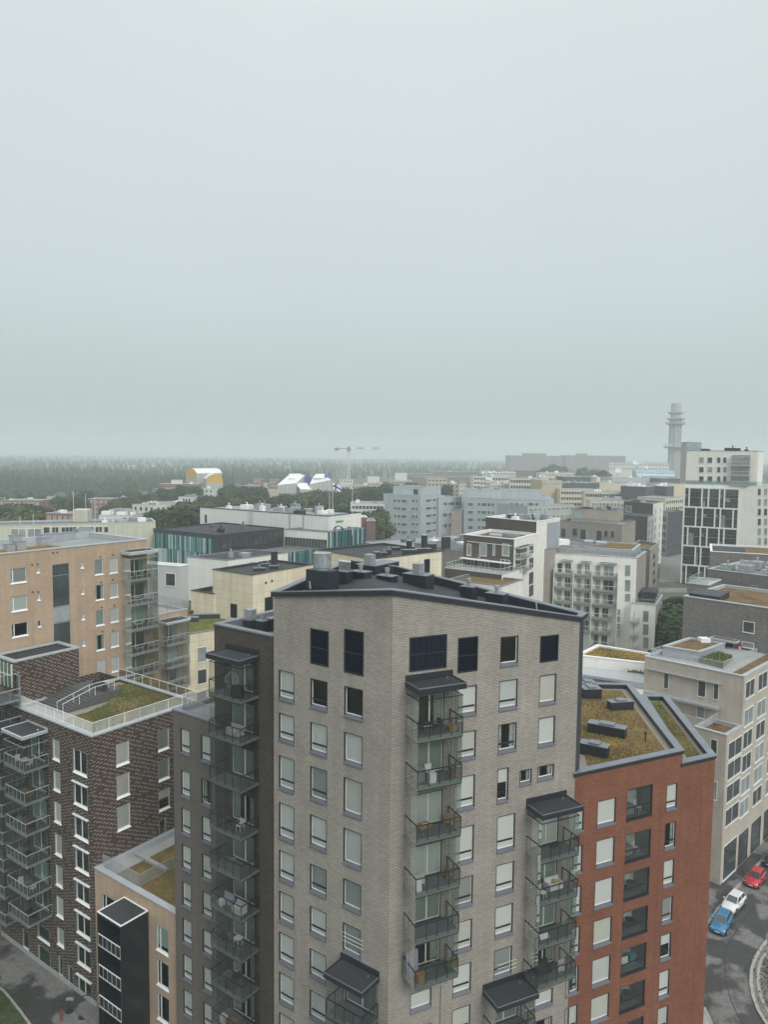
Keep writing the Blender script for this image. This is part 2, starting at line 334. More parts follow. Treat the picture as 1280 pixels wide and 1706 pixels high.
# ------------------------------------------------------------------ building kit
class Face:
    """a vertical wall plane; u runs left to right seen from outside, y inward, z up"""
    def __init__(s, p, q):
        s.p = np.array(p[:2], float); s.q = np.array(q[:2], float); d = s.q - s.p; s.L = float(np.linalg.norm(d)); s.d = d / s.L
        s.n = np.array([s.d[1], -s.d[0]]); s.rz = math.atan2(s.d[1], s.d[0])
    def uz(s, px, py, out=0.0):
        r = ray(px, py); o = s.p + s.n * out; t = (o @ s.n) / (r[:2] @ s.n); h = r * t
        return float((h[:2] - o) @ s.d), EYE + float(h[2])
    def at(s, u, y=0.0): return s.p + s.d * u - s.n * y
def wall(B, fc, u0, u1, z0, z1, holes=(), mat=None, name='wall', rev=0.22, ztop=None, revmat=None):
    z1 = max([z1] + [h[3] + 0.03 for h in holes]) if ztop else z1
    mb = MB(); us = sorted({u0, u1, *[h[0] for h in holes], *[h[1] for h in holes]}); zs = sorted({z0, z1, *[h[2] for h in holes], *[h[3] for h in holes]})
    us = [u for u in us if u0 <= u <= u1]; zs = [z for z in zs if z0 <= z <= z1]
    for i in range(len(us) - 1):
        a, b = us[i], us[i + 1]; cu = (a + b) / 2; run = None
        for j in range(len(zs) - 1):
            c, d = zs[j], zs[j + 1]; cz = (c + d) / 2
            inside = any(h[0] < cu < h[1] and h[2] < cz < h[3] for h in holes)
            if inside:
                if run is not None: mb.quad((a, 0, run), (b, 0, run), (b, 0, c), (a, 0, c), 0, [(a, run), (b, run), (b, c), (a, c)]); run = None
            elif run is None: run = c
        if run is not None:
            t0 = t1 = z1
            if ztop: t0 = ztop[0] + (ztop[1] - ztop[0]) * (a - u0) / (u1 - u0); t1 = ztop[0] + (ztop[1] - ztop[0]) * (b - u0) / (u1 - u0)
            mb.quad((a, 0, run), (b, 0, run), (b, 0, t1), (a, 0, t0), 0, [(a, run), (b, run), (b, t1), (a, t0)])
    for a, b, c, d in [h[:4] for h in holes]:
        mb.quad((a, 0, c), (a, rev, c), (a, rev, d), (a, 0, d), 0, [(a, c), (a + rev, c), (a + rev, d), (a, d)])
        mb.quad((b, rev, c), (b, 0, c), (b, 0, d), (b, rev, d), 0, [(b - rev, c), (b, c), (b, d), (b - rev, d)])
        mb.quad((a, 0, d), (a, rev, d), (b, rev, d), (b, 0, d), 0, [(a, d), (a, d - rev), (b, d - rev), (b, d)])
        mb.quad((a, rev, c), (a, 0, c), (b, 0, c), (b, rev, c), 0, [(a, c + rev), (a, c), (b, c), (b, c + rev)])
    return mb.build(name, mat, B, (fc.p[0], fc.p[1], 0), fc.rz)
WC = {}
STY = {  # lining, sash, sill material, sill height, setback, transom share, vertical bars, glass
    'M': (DFRAME, WFRAME, SLATE2, 0.24, 0.15, 0.22, (), GLASS),
    'Mn': (DFRAME, WFRAME, SLATE2, 0.24, 0.15, None, (), GLASS),
    'D': (GFRAME, WFRAME, WFRAME, 0.16, 0.10, None, (), GLASS),
    'D2': (GFRAME, WFRAME, WFRAME, 0.16, 0.10, None, (0.5,), GLASSG),
    'DD': (GFRAME, GFRAME, WFRAME, 0.14, 0.10, None, (), GLASSG),
    'T': (GFRAME, WFRAME, WFRAME, 0.12, 0.10, None, (), GLASS),
    'T2': (GFRAME, WFRAME, WFRAME, 0.12, 0.10, None, (0.16,), GLASS),
    'LT': (GFRAME, WFRAME, WFRAME, 0.14, 0.10, None, (0.28,), GLASSG),
    'B': (GFRAME, WFRAME, WFRAME, 0.12, 0.10, 0.30, (), GLASS),
    'door': (DFRAME, WFRAME, SLATE, 0.04, 0.10, None, (0.56,), GLASSD),
    'doorw': (GFRAME, WFRAME, GFRAME, 0.04, 0.10, None, (0.5,), GLASSG),
    'stair': (GFRAME, GFRAME, GFRAME, 0.05, 0.10, None, (), GLASSG),
}
def window(B, fc, u0, u1, z0, z1, sty='M', blind=1.0, bm=None, curtain=False, name='window', lintel=False):
    lin, sash, sillm, sh, sb, tr, bars, gl = STY[sty]; w = round(u1 - u0, 2); h = round(z1 - z0, 2)
    key = (sty, w, h, lintel)
    if key not in WC:
        m = MB(); t = 0.045; y1 = sb + 0.07
        m.box(0, t, -0.012, y1, 0, h, 0); m.box(w - t, w, -0.012, y1, 0, h, 0); m.box(t, w - t, -0.012, y1, h - t, h, 0); m.box(t, w - t, sb - 0.03, y1, 0, sh, 0)
        k = 0.055
        m.box(t, t + k, sb - 0.02, sb + 0.04, sh, h - t, 1); m.box(w - t - k, w - t, sb - 0.02, sb + 0.04, sh, h - t, 1)
        m.box(t + k, w - t - k, sb - 0.02, sb + 0.04, h - t - k, h - t, 1); m.box(t + k, w - t - k, sb - 0.02, sb + 0.04, sh, sh + k, 1)
        if tr: zt = sh + (h - sh) * tr; m.box(t + k, w - t - k, sb - 0.035, sb + 0.045, zt - 0.06, zt + 0.06, 0)
        for b in bars: m.box(w * b - 0.05, w * b + 0.05, sb - 0.035, sb + 0.045, sh + k, h - t - k, 1)
        if lintel: m.box(-0.12, w + 0.12, -0.22, 0.0, h + 0.02, h + 0.12, 1)
        p = MB(); p.quad((t + k, sb + 0.01, sh + k), (w - t - k, sb + 0.01, sh + k), (w - t - k, sb + 0.01, h - t - k), (t + k, sb + 0.01, h - t - k))
        s = MB(); s.poly([(-0.02, -0.09, -0.03), (w + 0.02, -0.09, -0.03), (w + 0.02, -0.09, 0.015), (-0.02, -0.09, 0.015)], 0)
        s.quad((-0.02, -0.09, 0.015), (w + 0.02, -0.09, 0.015), (w - 0.0, sb - 0.035, sh), (0.0, sb - 0.035, sh)); s.quad((-0.02, 0.0, -0.03), (w + 0.02, 0.0, -0.03), (w + 0.02, -0.09, -0.03), (-0.02, -0.09, -0.03))
        s.poly([(-0.02, -0.09, -0.03), (-0.02, -0.09, 0.015), (0.0, sb - 0.035, sh), (-0.02, sb - 0.035, -0.03)]); s.poly([(w + 0.02, -0.09, 0.015), (w + 0.02, -0.09, -0.03), (w + 0.02, sb - 0.035, -0.03), (w, sb - 0.035, sh)])
        WC[key] = (m.mesh('window', [lin, sash]), p.mesh('pane', gl), s.mesh('sill', sillm))
    fm, pm, sm = WC[key]; q = fc.at(u0)
    o = place(fm, name, B, (q[0], q[1], z0), fc.rz)
    place(pm, 'pane', o, rel=True); place(sm, 'sill', o, rel=True)
    if blind > 0.03:
        bk = ('b', w, h, sh, sb, round(blind, 1), bm)
        if bk not in WC:
            b = MB(); zb = max(sh + 0.02, h - 0.06 - (h - sh) * blind); b.box(0.05, w - 0.05, sb + 0.02, sb + 0.03, zb, h - 0.05); WC[bk] = b.mesh('blind', MATS[bm] if bm else BLIND)
        place(WC[bk], 'blind', o, rel=True)
    if curtain:
        ck = ('c', w, h)
        if ck not in WC:
            c = MB(); cw = w * 0.26
            for s0 in (0.05, w - cw - 0.05):
                n = 7
                for i in range(n):
                    a = s0 + cw * i / n; b2 = s0 + cw * (i + 1) / n; ya = sb + 0.1 + 0.05 * (i % 2); yb = sb + 0.1 + 0.05 * ((i + 1) % 2)
                    c.quad((a, ya, 0.1), (b2, yb, 0.1), (b2, yb, h - 0.05), (a, ya, h - 0.05))
            WC[ck] = c.mesh('curtains', CURT)
        place(WC[ck], 'curtain', o, rel=True)
    return o
def offs(poly, d):
    """offset a CCW polygon outward by d (negative: inward)"""
    n = len(poly); out = []
    for i in range(n):
        a, b, c = np.array(poly[i - 1][:2], float), np.array(poly[i][:2], float), np.array(poly[(i + 1) % n][:2], float)
        e1 = (b - a) / np.linalg.norm(b - a); e2 = (c - b) / np.linalg.norm(c - b)
        n1 = np.array([e1[1], -e1[0]]); n2 = np.array([e2[1], -e2[0]]); k = 1 + n1 @ n2
        out.append(b + (n1 + n2) * d / max(k, 0.3))
    return out
def ring(B, poly, out, inn, z0, z1, mat, name='coping'):
    n = len(poly); zz0 = [z0] * n if np.isscalar(z0) else z0; zz1 = [z1] * n if np.isscalar(z1) else z1
    po, pi = offs(poly, out), offs(poly, -inn); m = MB()
    for i in range(n):
        j = (i + 1) % n; a, b, c, d = po[i], po[j], pi[j], pi[i]
        m.quad((*a, zz0[i]), (*b, zz0[j]), (*b, zz1[j]), (*a, zz1[i])); m.quad((*a, zz1[i]), (*b, zz1[j]), (*c, zz1[j]), (*d, zz1[i]))
        m.quad((*d, zz1[i]), (*c, zz1[j]), (*c, zz0[j]), (*d, zz0[i])); m.quad((*d, zz0[i]), (*c, zz0[j]), (*b, zz0[j]), (*a, zz0[i]))
    return m.build(name, mat, B)
def roof(B, poly, z, mat, inset=0.0, name='roof'):
    p = offs(poly, -inset) if inset else poly; n = len(p); zz = [z] * n if np.isscalar(z) else z
    m = MB(); m.poly([(q[0], q[1], zz[i]) for i, q in enumerate(p)]); return m.build(name, mat, B)
def shell(B, poly, z0, z1, mat, skip=(), cope=COPE, felt=FELT2, par=0.5, cw=0.4, ch=0.12, over=0.08):
    """walls on every edge but those in skip, a parapet with coping and the roof behind it"""
    n = len(poly); fcs = []
    for i in range(n):
        f = Face(poly[i], poly[(i + 1) % n]); fcs.append(f)
        if i not in skip: wall(B, f, 0, f.L, z0, z1, (), mat)
    ring(B, poly, over, cw, z1 + 0.002, z1 + ch, cope)
    pi = offs(poly, -cw + 0.02); m = MB()
    for i in range(n):
        a, b = pi[i], pi[(i + 1) % n]; m.quad((*b, z1 - par), (*a, z1 - par), (*a, z1 + 0.01), (*b, z1 + 0.01))
    m.build('parapet', cope, B); roof(B, poly, z1 - par, felt, cw - 0.03)
    return fcs
def railing(B, pts, z, h=1.1, mat=None, step=0.12, r=0.012, name='railing', post=1.5, glass=None, rail=0.03, tp=None, close=False):
    m = MB(); g = MB()
    pr = list(zip(pts, pts[1:])) + ([(pts[-1], pts[0])] if close else [])
    for a, b in pr:
        a = np.array(a[:2]); b = np.array(b[:2]); L = np.linalg.norm(b - a); n = max(1, int(round(L / post)))
        m.tube((*a, z + h), (*b, z + h), rail, 4); m.tube((*a, z + 0.1), (*b, z + 0.1), rail * 0.6, 4)
        for i in range(n + 1): q = a + (b - a) * i / n; m.tube((*q, z), (*q, z + h), rail * 0.8, 4)
        if step:
            k = int(L / step)
            for i in range(1, k): q = a + (b - a) * i / k; m.tube((*q, z + 0.1), (*q, z + h - 0.03), r, 3, cap=False)
        if glass: g.quad((*a, z + 0.05), (*b, z + 0.05), (*b, z + h - 0.06), (*a, z + h - 0.06))
    o = m.build(name, mat, B)
    if glass: g.build('glass_panel', glass, o)
    return o
BC = {}
def balcony(B, fc, u0, u1, z, proj, sto, sty='M', glaz=True, name='balcony', corner=False):
    """slab, posts and rail, glass panels, frameless upper glazing; local x along the wall, y inward"""
    w = round(u1 - u0, 2); pj = round(proj, 2); st = round(sto, 2); key = (w, pj, st, sty, glaz)
    if key not in BC:
        em, fm_, rm, gm = {'M': (SLABG, SLABF, DFRAME, GLASSB), 'W': (SLABW, CONC, WFRAME, GLASSW), 'D': (SLABD, SLABF, LRAIL, GLASSB)}[sty]
        s = MB(); s.box(0, w, -pj, -0.01, -0.2, 0.0, 0); s.box(0.05, w - 0.05, -pj + 0.05, -0.02, 0.0, 0.012, 1)
        s.box(0.06, w - 0.06, -pj + 0.06, -pj + 0.12, 0.0, 0.1, 0); s.box(0.02, w - 0.02, -pj + 0.02, -0.03, -0.26, -0.202, 2)
        r = MB(); h = 1.1; t = 0.028
        for a, b in (((t, -pj + t), (w - t, -pj + t)), ((t, -pj + t), (t, -0.02)), ((w - t, -pj + t), (w - t, -0.02))):
            r.box(min(a[0], b[0]) - t, max(a[0], b[0]) + t, min(a[1], b[1]) - t, max(a[1], b[1]) + (t if a[1] == b[1] else 0), h - 0.04, h + 0.03)
        nx = max(2, int(round(w / 0.85))); ny = 2
        for i in range(nx + 1): x = t + (w - 2 * t) * i / nx; r.box(x - 0.022, x + 0.022, -pj - 0.012, -pj + 0.035, -0.02, h - 0.04)
        for i in range(1, ny + 1):
            y = -pj + t + (pj - 0.05) * i / ny
            for x in (t, w - t): r.box(x - 0.02, x + 0.02, y - 0.02, y + 0.02, 0, h - 0.04)
        g = MB(); y = -pj - 0.02
        for i in range(nx): a = w * i / nx + 0.012; b = w * (i + 1) / nx - 0.012; g.quad((a, y, -0.22), (b, y, -0.22), (b, y, h - 0.05), (a, y, h - 0.05))
        for x in (-0.008, w + 0.008): g.quad((x, y, -0.22), (x, -0.02, -0.22), (x, -0.02, h - 0.05), (x, y, h - 0.05))
        up = MB(); zt = st - 0.22; ng = max(3, int(round(w / 0.65)))
        for i in range(ng): a = w * i / ng + 0.008; b = w * (i + 1) / ng - 0.008; up.quad((a, -pj + 0.03, h + 0.04), (b, -pj + 0.03, h + 0.04), (b, -pj + 0.03, zt), (a, -pj + 0.03, zt))
        for x in (0.03, w - 0.03):
            for i in range(2): a = -pj + 0.03 + (pj - 0.05) * i / 2; b = a + (pj - 0.05) / 2 - 0.012; up.quad((x, a, h + 0.04), (x, b, h + 0.04), (x, b, zt), (x, a, zt))
        tk = MB(); tk.box(0.0, w, -pj + 0.0, -pj + 0.06, zt, zt + 0.04); tk.box(0.0, 0.06, -pj + 0.06, -0.02, zt, zt + 0.04); tk.box(w - 0.06, w, -pj + 0.06, -0.02, zt, zt + 0.04)
        BC[key] = (s.mesh('balcony', [em, fm_, DFRAME if sty == 'M' else CONC]), r.mesh('railing', rm), g.mesh('glass_panel', gm), up.mesh('upper_glazing', gm) if glaz else None, tk.mesh('glazing_track', rm) if glaz else None)
    s, r, g, up, tk = BC[key]; q = fc.at(u0)
    o = place(s, name, B, (q[0], q[1], z), fc.rz)
    place(r, 'railing', o, rel=True); place(g, 'glass_panel', o, rel=True)
    if up: place(up, 'upper_glazing', o, rel=True); place(tk, 'glazing_track', o, rel=True)
    return o
def canopy(B, fc, u0, u1, z, proj, mat=SLATE, top=FELT, rim=COPE, th=0.42, up=0.35):
    """balcony roof: deep fascia, sunk felt top and an upstand against the wall; z is the fascia top"""
    w = u1 - u0; m = MB()
    m.box(0, w, -proj, 0.02, -th, -0.07, 0); m.box(0, w, -proj, -proj + 0.1, -0.07, 0, 0); m.box(0, 0.1, -proj + 0.1, 0.0, -0.07, 0, 0); m.box(w - 0.1, w, -proj + 0.1, 0.0, -0.07, 0, 0)
    m.box(0.1, w - 0.1, -proj + 0.1, -0.02, -0.07, -0.05, 1); m.box(0, w, -0.13, -0.005, 0.002, up, 0)
    m.box(-0.015, w + 0.015, -proj - 0.015, -proj + 0.02, -0.05, 0.015, 2); m.box(-0.015, 0.02, -proj + 0.02, -0.13, -0.05, 0.015, 2); m.box(w - 0.02, w + 0.015, -proj + 0.02, -0.13, -0.05, 0.015, 2)
    m.tube((w * 0.82, -proj * 0.25, -0.06), (w * 0.82, -proj * 0.25, 0.06), 0.06, 8, 2)
    q = fc.at(u0); return m.build('canopy', [mat, top, rim], B, (q[0], q[1], z), fc.rz)

# ================================================================== near buildings
def col(B, fc, xl, xr, rows, sty='M', edge='l', spec=None, lintel=False, blind=None, x2=None):
    """a window column: u from the first row, heights from each row's pixel top/bottom at its left or right edge"""
    ex = xl if edge == 'l' else xr; sh = STY[sty][3]; holes = []
    u0 = fc.uz(xl, rows[0][0])[0]; u1 = fc.uz(xr, rows[0][0])[0]
    ue = u0 if edge == 'l' else u1; q = fc.at(ue)
    for i, (yt, yb) in enumerate(rows):
        # the column leans with the picture's vertical vanishing point: find the pixel column again for this row
        zt = z_at(q, ex, yt); zb = z_at(q, ex, yb) - sh
        if (zt - zb) < 0.4: zb = zt - 0.4
        holes.append((u0, u1, zb, zt))
        k = (spec or {}).get(i, 'b')
        bl, bm, cu = {'b': (1.0, None, False), 'g': (1.0, 'blind_grey', False), 'n': (0, None, True), 'h': (0.45, None, False), 'e': (0, None, False), 'l': (0.8, None, False)}[k]
        if k == 'b': bm = random.choice((None, None, None, 'blind_mid', 'blind_warm')); bl = 1.0
        if blind is not None and i not in (spec or {}): bl = blind
        window(B, fc, u0, u1, zb, zt, sty, bl, bm, cu, lintel=lintel and i > 0)
    return holes
# ---------------------------------------------------------------- the warm grey tower
Cc = aty(655, 983, 48.7); zC = Cc[2]
L_ = along(Cc, dA, 456, 985); zL = z_at(L_, 456, 987)
R_ = along(Cc, dC, 967, 1025); zR = z_at(R_, 967, 1028)
R2 = R_ + dB * 0.85; K_ = along(L_, dB, 581, 932); zK = z_at(K_, 581, 934)
N_ = along(K_, dC, 657, 940); zN = z_at(N_, 657, 943)
polyM = [L_, Cc[:2], R_, R2, N_, K_]; zM = [zL, zC, zR, zR + 0.12, zN, zK]
tower = thing('apartment_tower', (float(Cc[0]), float(Cc[1]), 0), 'tall warm grey brick apartment tower with dark sloping roof in the middle foreground', 'building')
fML, fMR = Face(L_, Cc), Face(Cc, R_)
hl = []
hl += col(tower, fML, 464.7, 490.5, [(1115.6, 1160), (1186.9, 1228), (1257.5, 1309), (1335.6, 1391), (1414.9, 1460), (1483.2, 1529), (1551.5, 1597), (1618.3, 1664), (1685.7, 1731), (1753, 1798), (1820, 1866)], 'M')
hl += col(tower, fML, 517.5, 545.7, [(1129.3, 1173), (1201.7, 1248), (1275.3, 1326), (1356.4, 1404.5), (1437.8, 1480), (1508.5, 1550), (1579.1, 1621), (1648, 1690), (1717, 1760), (1786, 1829)], 'M', spec={0: 'e', 2: 'g', 4: 'g'})
hl += col(tower, fML, 574, 605, [(1142.3, 1188), (1219, 1265), (1294, 1349.6), (1378.4, 1432.7), (1462.4, 1505), (1535.8, 1580)], 'Mn', spec={0: 'e', 4: 'g', 5: 'g'})
hr = []
hr += col(tower, fMR, 763.5, 795, [(1140.8, 1185), (1215.7, 1258), (1289.6, 1341), (1373.8, 1430), (1457.7, 1502), (1530, 1576), (1602.2, 1647), (1672.9, 1716), (1742, 1786)], 'M', 'r', spec={4: 'g'})
hr += col(tower, fMR, 834.7, 864.4, [(1061.7, 1106)], 'Mn', spec={0: 'e'})
hr += col(tower, fMR, 832.6, 863, [(1134.7, 1180), (1207.8, 1251)], 'M', spec={1: 'n'})
hr += col(tower, fMR, 829.5, 848, [(1281.6, 1334)], 'M', spec={0: 'h'})
hr += col(tower, fMR, 829, 859, [(1361, 1417), (1442.3, 1487.5), (1512.7, 1560), (1584.4, 1628)], 'M', spec={3: 'g'})
hr += col(tower, fMR, 899.8, 927.6, [(1125.7, 1171), (1197, 1240.5)], 'Mn')
hr += col(tower, fMR, 866.5, 886.5, [(1284, 1305)], 'Mn', spec={0: 'n'})
hr += col(tower, fMR, 896, 923.7, [(1277.6, 1297)], 'Mn', spec={0: 'n'})
hr += col(tower, fMR, 684, 719, [(1645, 1672), (1704, 1740)], 'Mn', 'r')
hr += col(tower, fMR, 890, 922, [(1645, 1668), (1692, 1735)], 'Mn', 'r', spec={1: 'n'})
def panel(B, fc, xl, xr, yt, yb, mid=True, louvre=False):
    u0, z1 = fc.uz(xl, yt); u1, _ = fc.uz(xr, yt); z0 = z_at(fc.at(u0), xl, yb); w, h = u1 - u0, z1 - z0; m = MB()
    t = 0.09
    m.box(0, t, -0.03, 0.1, 0, h, 0); m.box(w - t, w, -0.03, 0.1, 0, h, 0); m.box(t, w - t, -0.03, 0.1, h - t, h, 0); m.box(t, w - t, -0.03, 0.1, 0, t, 0)
    if louvre:
        n = 15
        for i in range(n): x = t + (w - 2 * t) * (i + 0.5) / n; m.quad((x - 0.04, 0.06, t), (x + 0.025, -0.015, t), (x + 0.025, -0.015, h - t), (x - 0.04, 0.06, h - t), 1); m.quad((x + 0.025, -0.015, t), (x + 0.035, 0.06, t), (x + 0.035, 0.06, h - t), (x + 0.025, -0.015, h - t), 1)
        m.box(t, w - t, -0.022, 0.03, h * 0.47, h * 0.50, 1)
    elif mid: m.box(t, w - t, -0.02, 0.03, h * 0.46, h * 0.49, 0)
    m.quad((t, 0.08, t), (w - t, 0.08, t), (w - t, 0.08, h - t), (t, 0.08, h - t), 2)
    q = fc.at(u0); m.build('louvre' if louvre else 'blind_panel', [SLATE, LOUV, NAVY], B, (q[0], q[1], z0), fc.rz)
    return (u0, u1, z0, z1)
hl.append(panel(tower, fML, 517.5, 548, 1046, 1105)); hl.append(panel(tower, fML, 574, 606.5, 1047, 1119.5))
hr.append(panel(tower, fMR, 682.5, 745, 1062.5, 1120, louvre=True)); hr.append(panel(tower, fMR, 763.5, 797, 1063, 1122)); hr.append(panel(tower, fMR, 900.8, 931.4, 1060, 1104.5, mid=False))
def stack(B, fc, back, fl, floors, proj, sty='M', can=None, door=True, glaz=True, dsty='door', blinds=None, storey=None):
    """a stack of balconies: back = px of the slab's ends on the wall at row back[2]; floors = px rows of the slab underside at its front corner fl ('l'/'r')"""
    u0 = fc.uz(back[0], back[2])[0]; u1 = fc.uz(back[1], back[2])[0]
    uc = u0 if fl == 'l' else u1; q = fc.at(uc, -proj); hs = []; zs = []
    for y in floors:
        # column of the front corner at that row
        r0 = ray(640, y); px = 640
        for _ in range(6):
            r = ray(px, y); px += (q[0] / q[1] - r[0] / r[1]) * FPX
        zs.append(z_at(q, px, y) + 0.2)
    for i, z in enumerate(zs):
        up = (zs[i - 1] - z) if i else (storey or 3.0)
        balcony(B, fc, u0, u1, z, proj, up, sty, glaz)
        if door:
            a, b = u0 + 0.12 * (u1 - u0), u0 + 0.86 * (u1 - u0); k = (blinds or {}).get(i, random.choice('bgne'))
            bl, bm, cu = {'b': (1.0, None, False), 'g': (1.0, 'blind_grey', False), 'n': (0, None, True), 'e': (0, None, False)}[k]
            window(B, fc, a, b, z + 0.03, z + 2.35, dsty, bl, bm, cu, name='balcony_door'); hs.append((a, b, z + 0.03, z + 2.35))
    return u0, u1, zs, hs
s1 = stack(tower, fMR, (677.5, 751, 1128), 'l', [1239, 1319, 1409, 1497.6, 1575.7, 1651], 1.75, storey=2.8, blinds={0: 'n', 1: 'g', 2: 'b', 3: 'b', 4: 'g', 5: 'n'}); hr += s1[3]
zc = fMR.uz(676, 1134)[1]; canopy(tower, fMR, s1[0] - 0.08, s1[1] + 0.12, zc, 1.95)
s2 = stack(tower, fMR, (879, 941, 1331), 'l', [1441, 1511.4, 1584, 1651], 1.8, storey=3.0, blinds={0: 'b', 1: 'g', 2: 'g', 3: 'n'}); hr += s2[3]
zc2 = fMR.uz(877.7, 1338)[1]; canopy(tower, fMR, s2[0] - 0.08, s2[1] + 0.12, zc2, 2.0)
zc4 = fMR.uz(805, 1648)[1]; u4 = fMR.uz(806, 1648)[0], fMR.uz(870, 1622)[0]
canopy(tower, fMR, u4[0] - 0.08, u4[1] + 0.12, zc4, 2.0)
zc3 = fML.uz(569.5, 1594)[1]; u3 = fML.uz(571, 1600)[0], fML.uz(631, 1614)[0]
canopy(tower, fML, u3[0] - 0.12, u3[1] + 0.08, zc3, 2.0)
for fc, u, zc_, hh in ((fMR, u4, zc4, hr), (fML, u3, zc3, hl)):
    for i in range(3):
        z = zc_ - 0.25 - 2.85 - i * 3.0; balcony(tower, fc, u[0], u[1], z, 1.8, 2.85, 'M')
        a, b = u[0] + 0.3, u[1] - 0.3; window(tower, fc, a, b, z + 0.03, z + 2.35, 'door', 1.0, 'blind_grey', name='balcony_door'); hh.append((a, b, z + 0.03, z + 2.35))
wall(tower, fML, 0, fML.L, 0, min(zL, zC) - 0.3, hl, BR_M, ztop=(zL - 0.2, zC - 0.2), rev=0.2)
wall(tower, fMR, 0, fMR.L, 0, zR - 0.3, hr, BR_M, ztop=(zC - 0.2, zR - 0.2), rev=0.2)
fEnd = Face(R_, R2)
wall(tower, fEnd, 0, fEnd.L, 0, zR - 0.15, (), panels('slate_cassette', (0.045, 0.05, 0.062), 3.0, 0.28, 0.02, dark=0.5))
for a, b, za, zb in ((R2, N_, zR, zN), (N_, K_, zN, zK), (K_, L_, zK, zL)):
    f = Face(a, b); wall(tower, f, 0, f.L, 0, min(za, zb) - 0.3, (), BR_M, ztop=(za - 0.2, zb - 0.2))
ring(tower, polyM, 0.16, 0.02, [z - 0.32 for z in zM], [z + 0.0 for z in zM], SLATE, 'fascia')
ring(tower, polyM, 0.18, 0.30, [z + 0.003 for z in zM], [z + 0.07 for z in zM], COPE)
pi_ = offs(polyM, -0.3); m = MB()
for i in range(6):
    j = (i + 1) % 6; m.quad((*pi_[j], zM[j] - 0.75), (*pi_[i], zM[i] - 0.75), (*pi_[i], zM[i]), (*pi_[j], zM[j]))
m.build('parapet', SLATE, tower)
m = MB(); zr = [z - 0.62 for z in zM]; po = offs(polyM, -0.28); P3 = [(*po[i], zr[i]) for i in range(6)]
for t in ((0, 1, 5), (1, 4, 5), (1, 2, 4), (2, 3, 4)): m.poly([P3[i] for i in t])
m.build('roof', FELT, tower)
_A = np.array([[p[0], p[1], 1] for p in P3]); _c = np.linalg.lstsq(_A, np.array([p[2] for p in P3]), rcond=None)[0]
def roofpt(px, py):
    r = ray(px, py); t = (_c[2] - EYE + 0) / (r[2] - _c[0] * r[0] - _c[1] * r[1]); return EYEP + r * t
def vent(B, p, w, d, h, rz, cowl=None, lid=True, mat=SLATE):
    m = MB(); m.box(-w / 2, w / 2, -d / 2, d / 2, -0.4, h)
    if lid: m.box(-w / 2 - 0.05, w / 2 + 0.05, -d / 2 - 0.05, d / 2 + 0.05, h + 0.002, h + 0.05, 1)
    o = m.build('ventilation_unit', [mat, COPE], B, tuple(p), rz)
    if cowl == 'pipe':
        c = MB(); c.tube((0, 0, h), (0, 0, h + 0.35), 0.13, 8); c.tube((0, 0, h + 0.35), (0, 0, h + 0.62), 0.2, 8); place(c.mesh('cowl', GALV), 'cowl', o, rel=True)
    if cowl == 'drum':
        c = MB(); c.tube((0, 0, h), (0, 0, h + 0.2), 0.55, 14); c.tube((0, 0, h + 0.2), (0, 0, h + 1.2), 0.66, 16); c.tube((0, 0, h + 1.2), (0, 0, h + 1.25), 0.69, 16); place(c.mesh('cowl', GALV), 'cowl', o, rel=True)
    if cowl == 'box':
        c = MB(); c.box(-0.35, 0.35, -0.35, 0.35, h + 0.08, h + 0.85); c.box(-0.3, 0.3, -0.3, 0.3, h, h + 0.08); place(c.mesh('cowl', GALV), 'cowl', o, rel=True)
    if cowl == 'pipes':
        c = MB()
        for i in range(4): x = -0.45 + 0.3 * i; c.tube((x, 0, h), (x, 0, h + 0.7), 0.1, 8); c.ball((x, 0, h + 0.74), 0.14, 8)
        place(c.mesh('cowl', CHROME), 'cowl', o, rel=True)
    return o
_rz = math.atan2(-dA[1], -dA[0])
for px, py, w, d, h, cw in ((537, 982, 2.0, 1.2, 1.05, 'drum'), (574, 977, 0.9, 0.8, 0.75, 'pipes'), (601, 977, 1.3, 0.9, 0.75, 'pipe'), (645, 981, 1.3, 0.9, 0.62, 'pipe'),
                            (697, 985, 2.0, 1.2, 0.95, 'box'), (616, 966, 1.8, 1.2, 0.85, 'box'), (781, 999, 1.0, 0.8, 0.62, 'pipe'), (828, 1007, 1.4, 0.9, 0.45, 'pipe'), (640, 958, 1.5, 2.2, 0.7, None)):
    p = roofpt(px, py); vent(tower, p, w * 1.08, d, h + 0.42, _rz, cw, lid=cw != 'drum')
m = MB()
for px, py in ((517, 981), (678, 984), (722, 968), (806, 995), (895, 1016)):
    p = roofpt(px, py); m.tube(p, p + np.array([-0.05, 0.1, 0.55]), 0.06, 6)
m.build('vent_pipe', GALV, tower)['kind'] = 'stuff'
m = MB(); u, z = fMR.uz(735, 1640); m.tube((u, -0.1, 0), (u, -0.1, z), 0.045, 6); u2 = fMR.uz(747, 1100)[0]; m.tube((u2 + 0.35, -0.06, z), (u2 + 0.35, -0.06, zc - 0.4), 0.03, 6)
m.build('downpipe', CONC, tower, (fMR.p[0], fMR.p[1], 0), fMR.rz)
for fc, ua, ub, za in ((fML, fML.uz(574, 1545)[0], fML.uz(605, 1545)[0], fML.uz(574, 1552)[1]), (fMR, fMR.uz(829, 1600)[0], fMR.uz(859, 1600)[0], fMR.uz(829, 1607)[1])):
    m = MB()
    for k in range(3): m.tube((ua - 0.05, -0.08, za - 0.3 * k), (ub + 0.05, -0.08, za - 0.3 * k), 0.015, 5)
    m.build('safety_rail', WFRAME, tower, (fc.p[0], fc.p[1], 0), fc.rz)

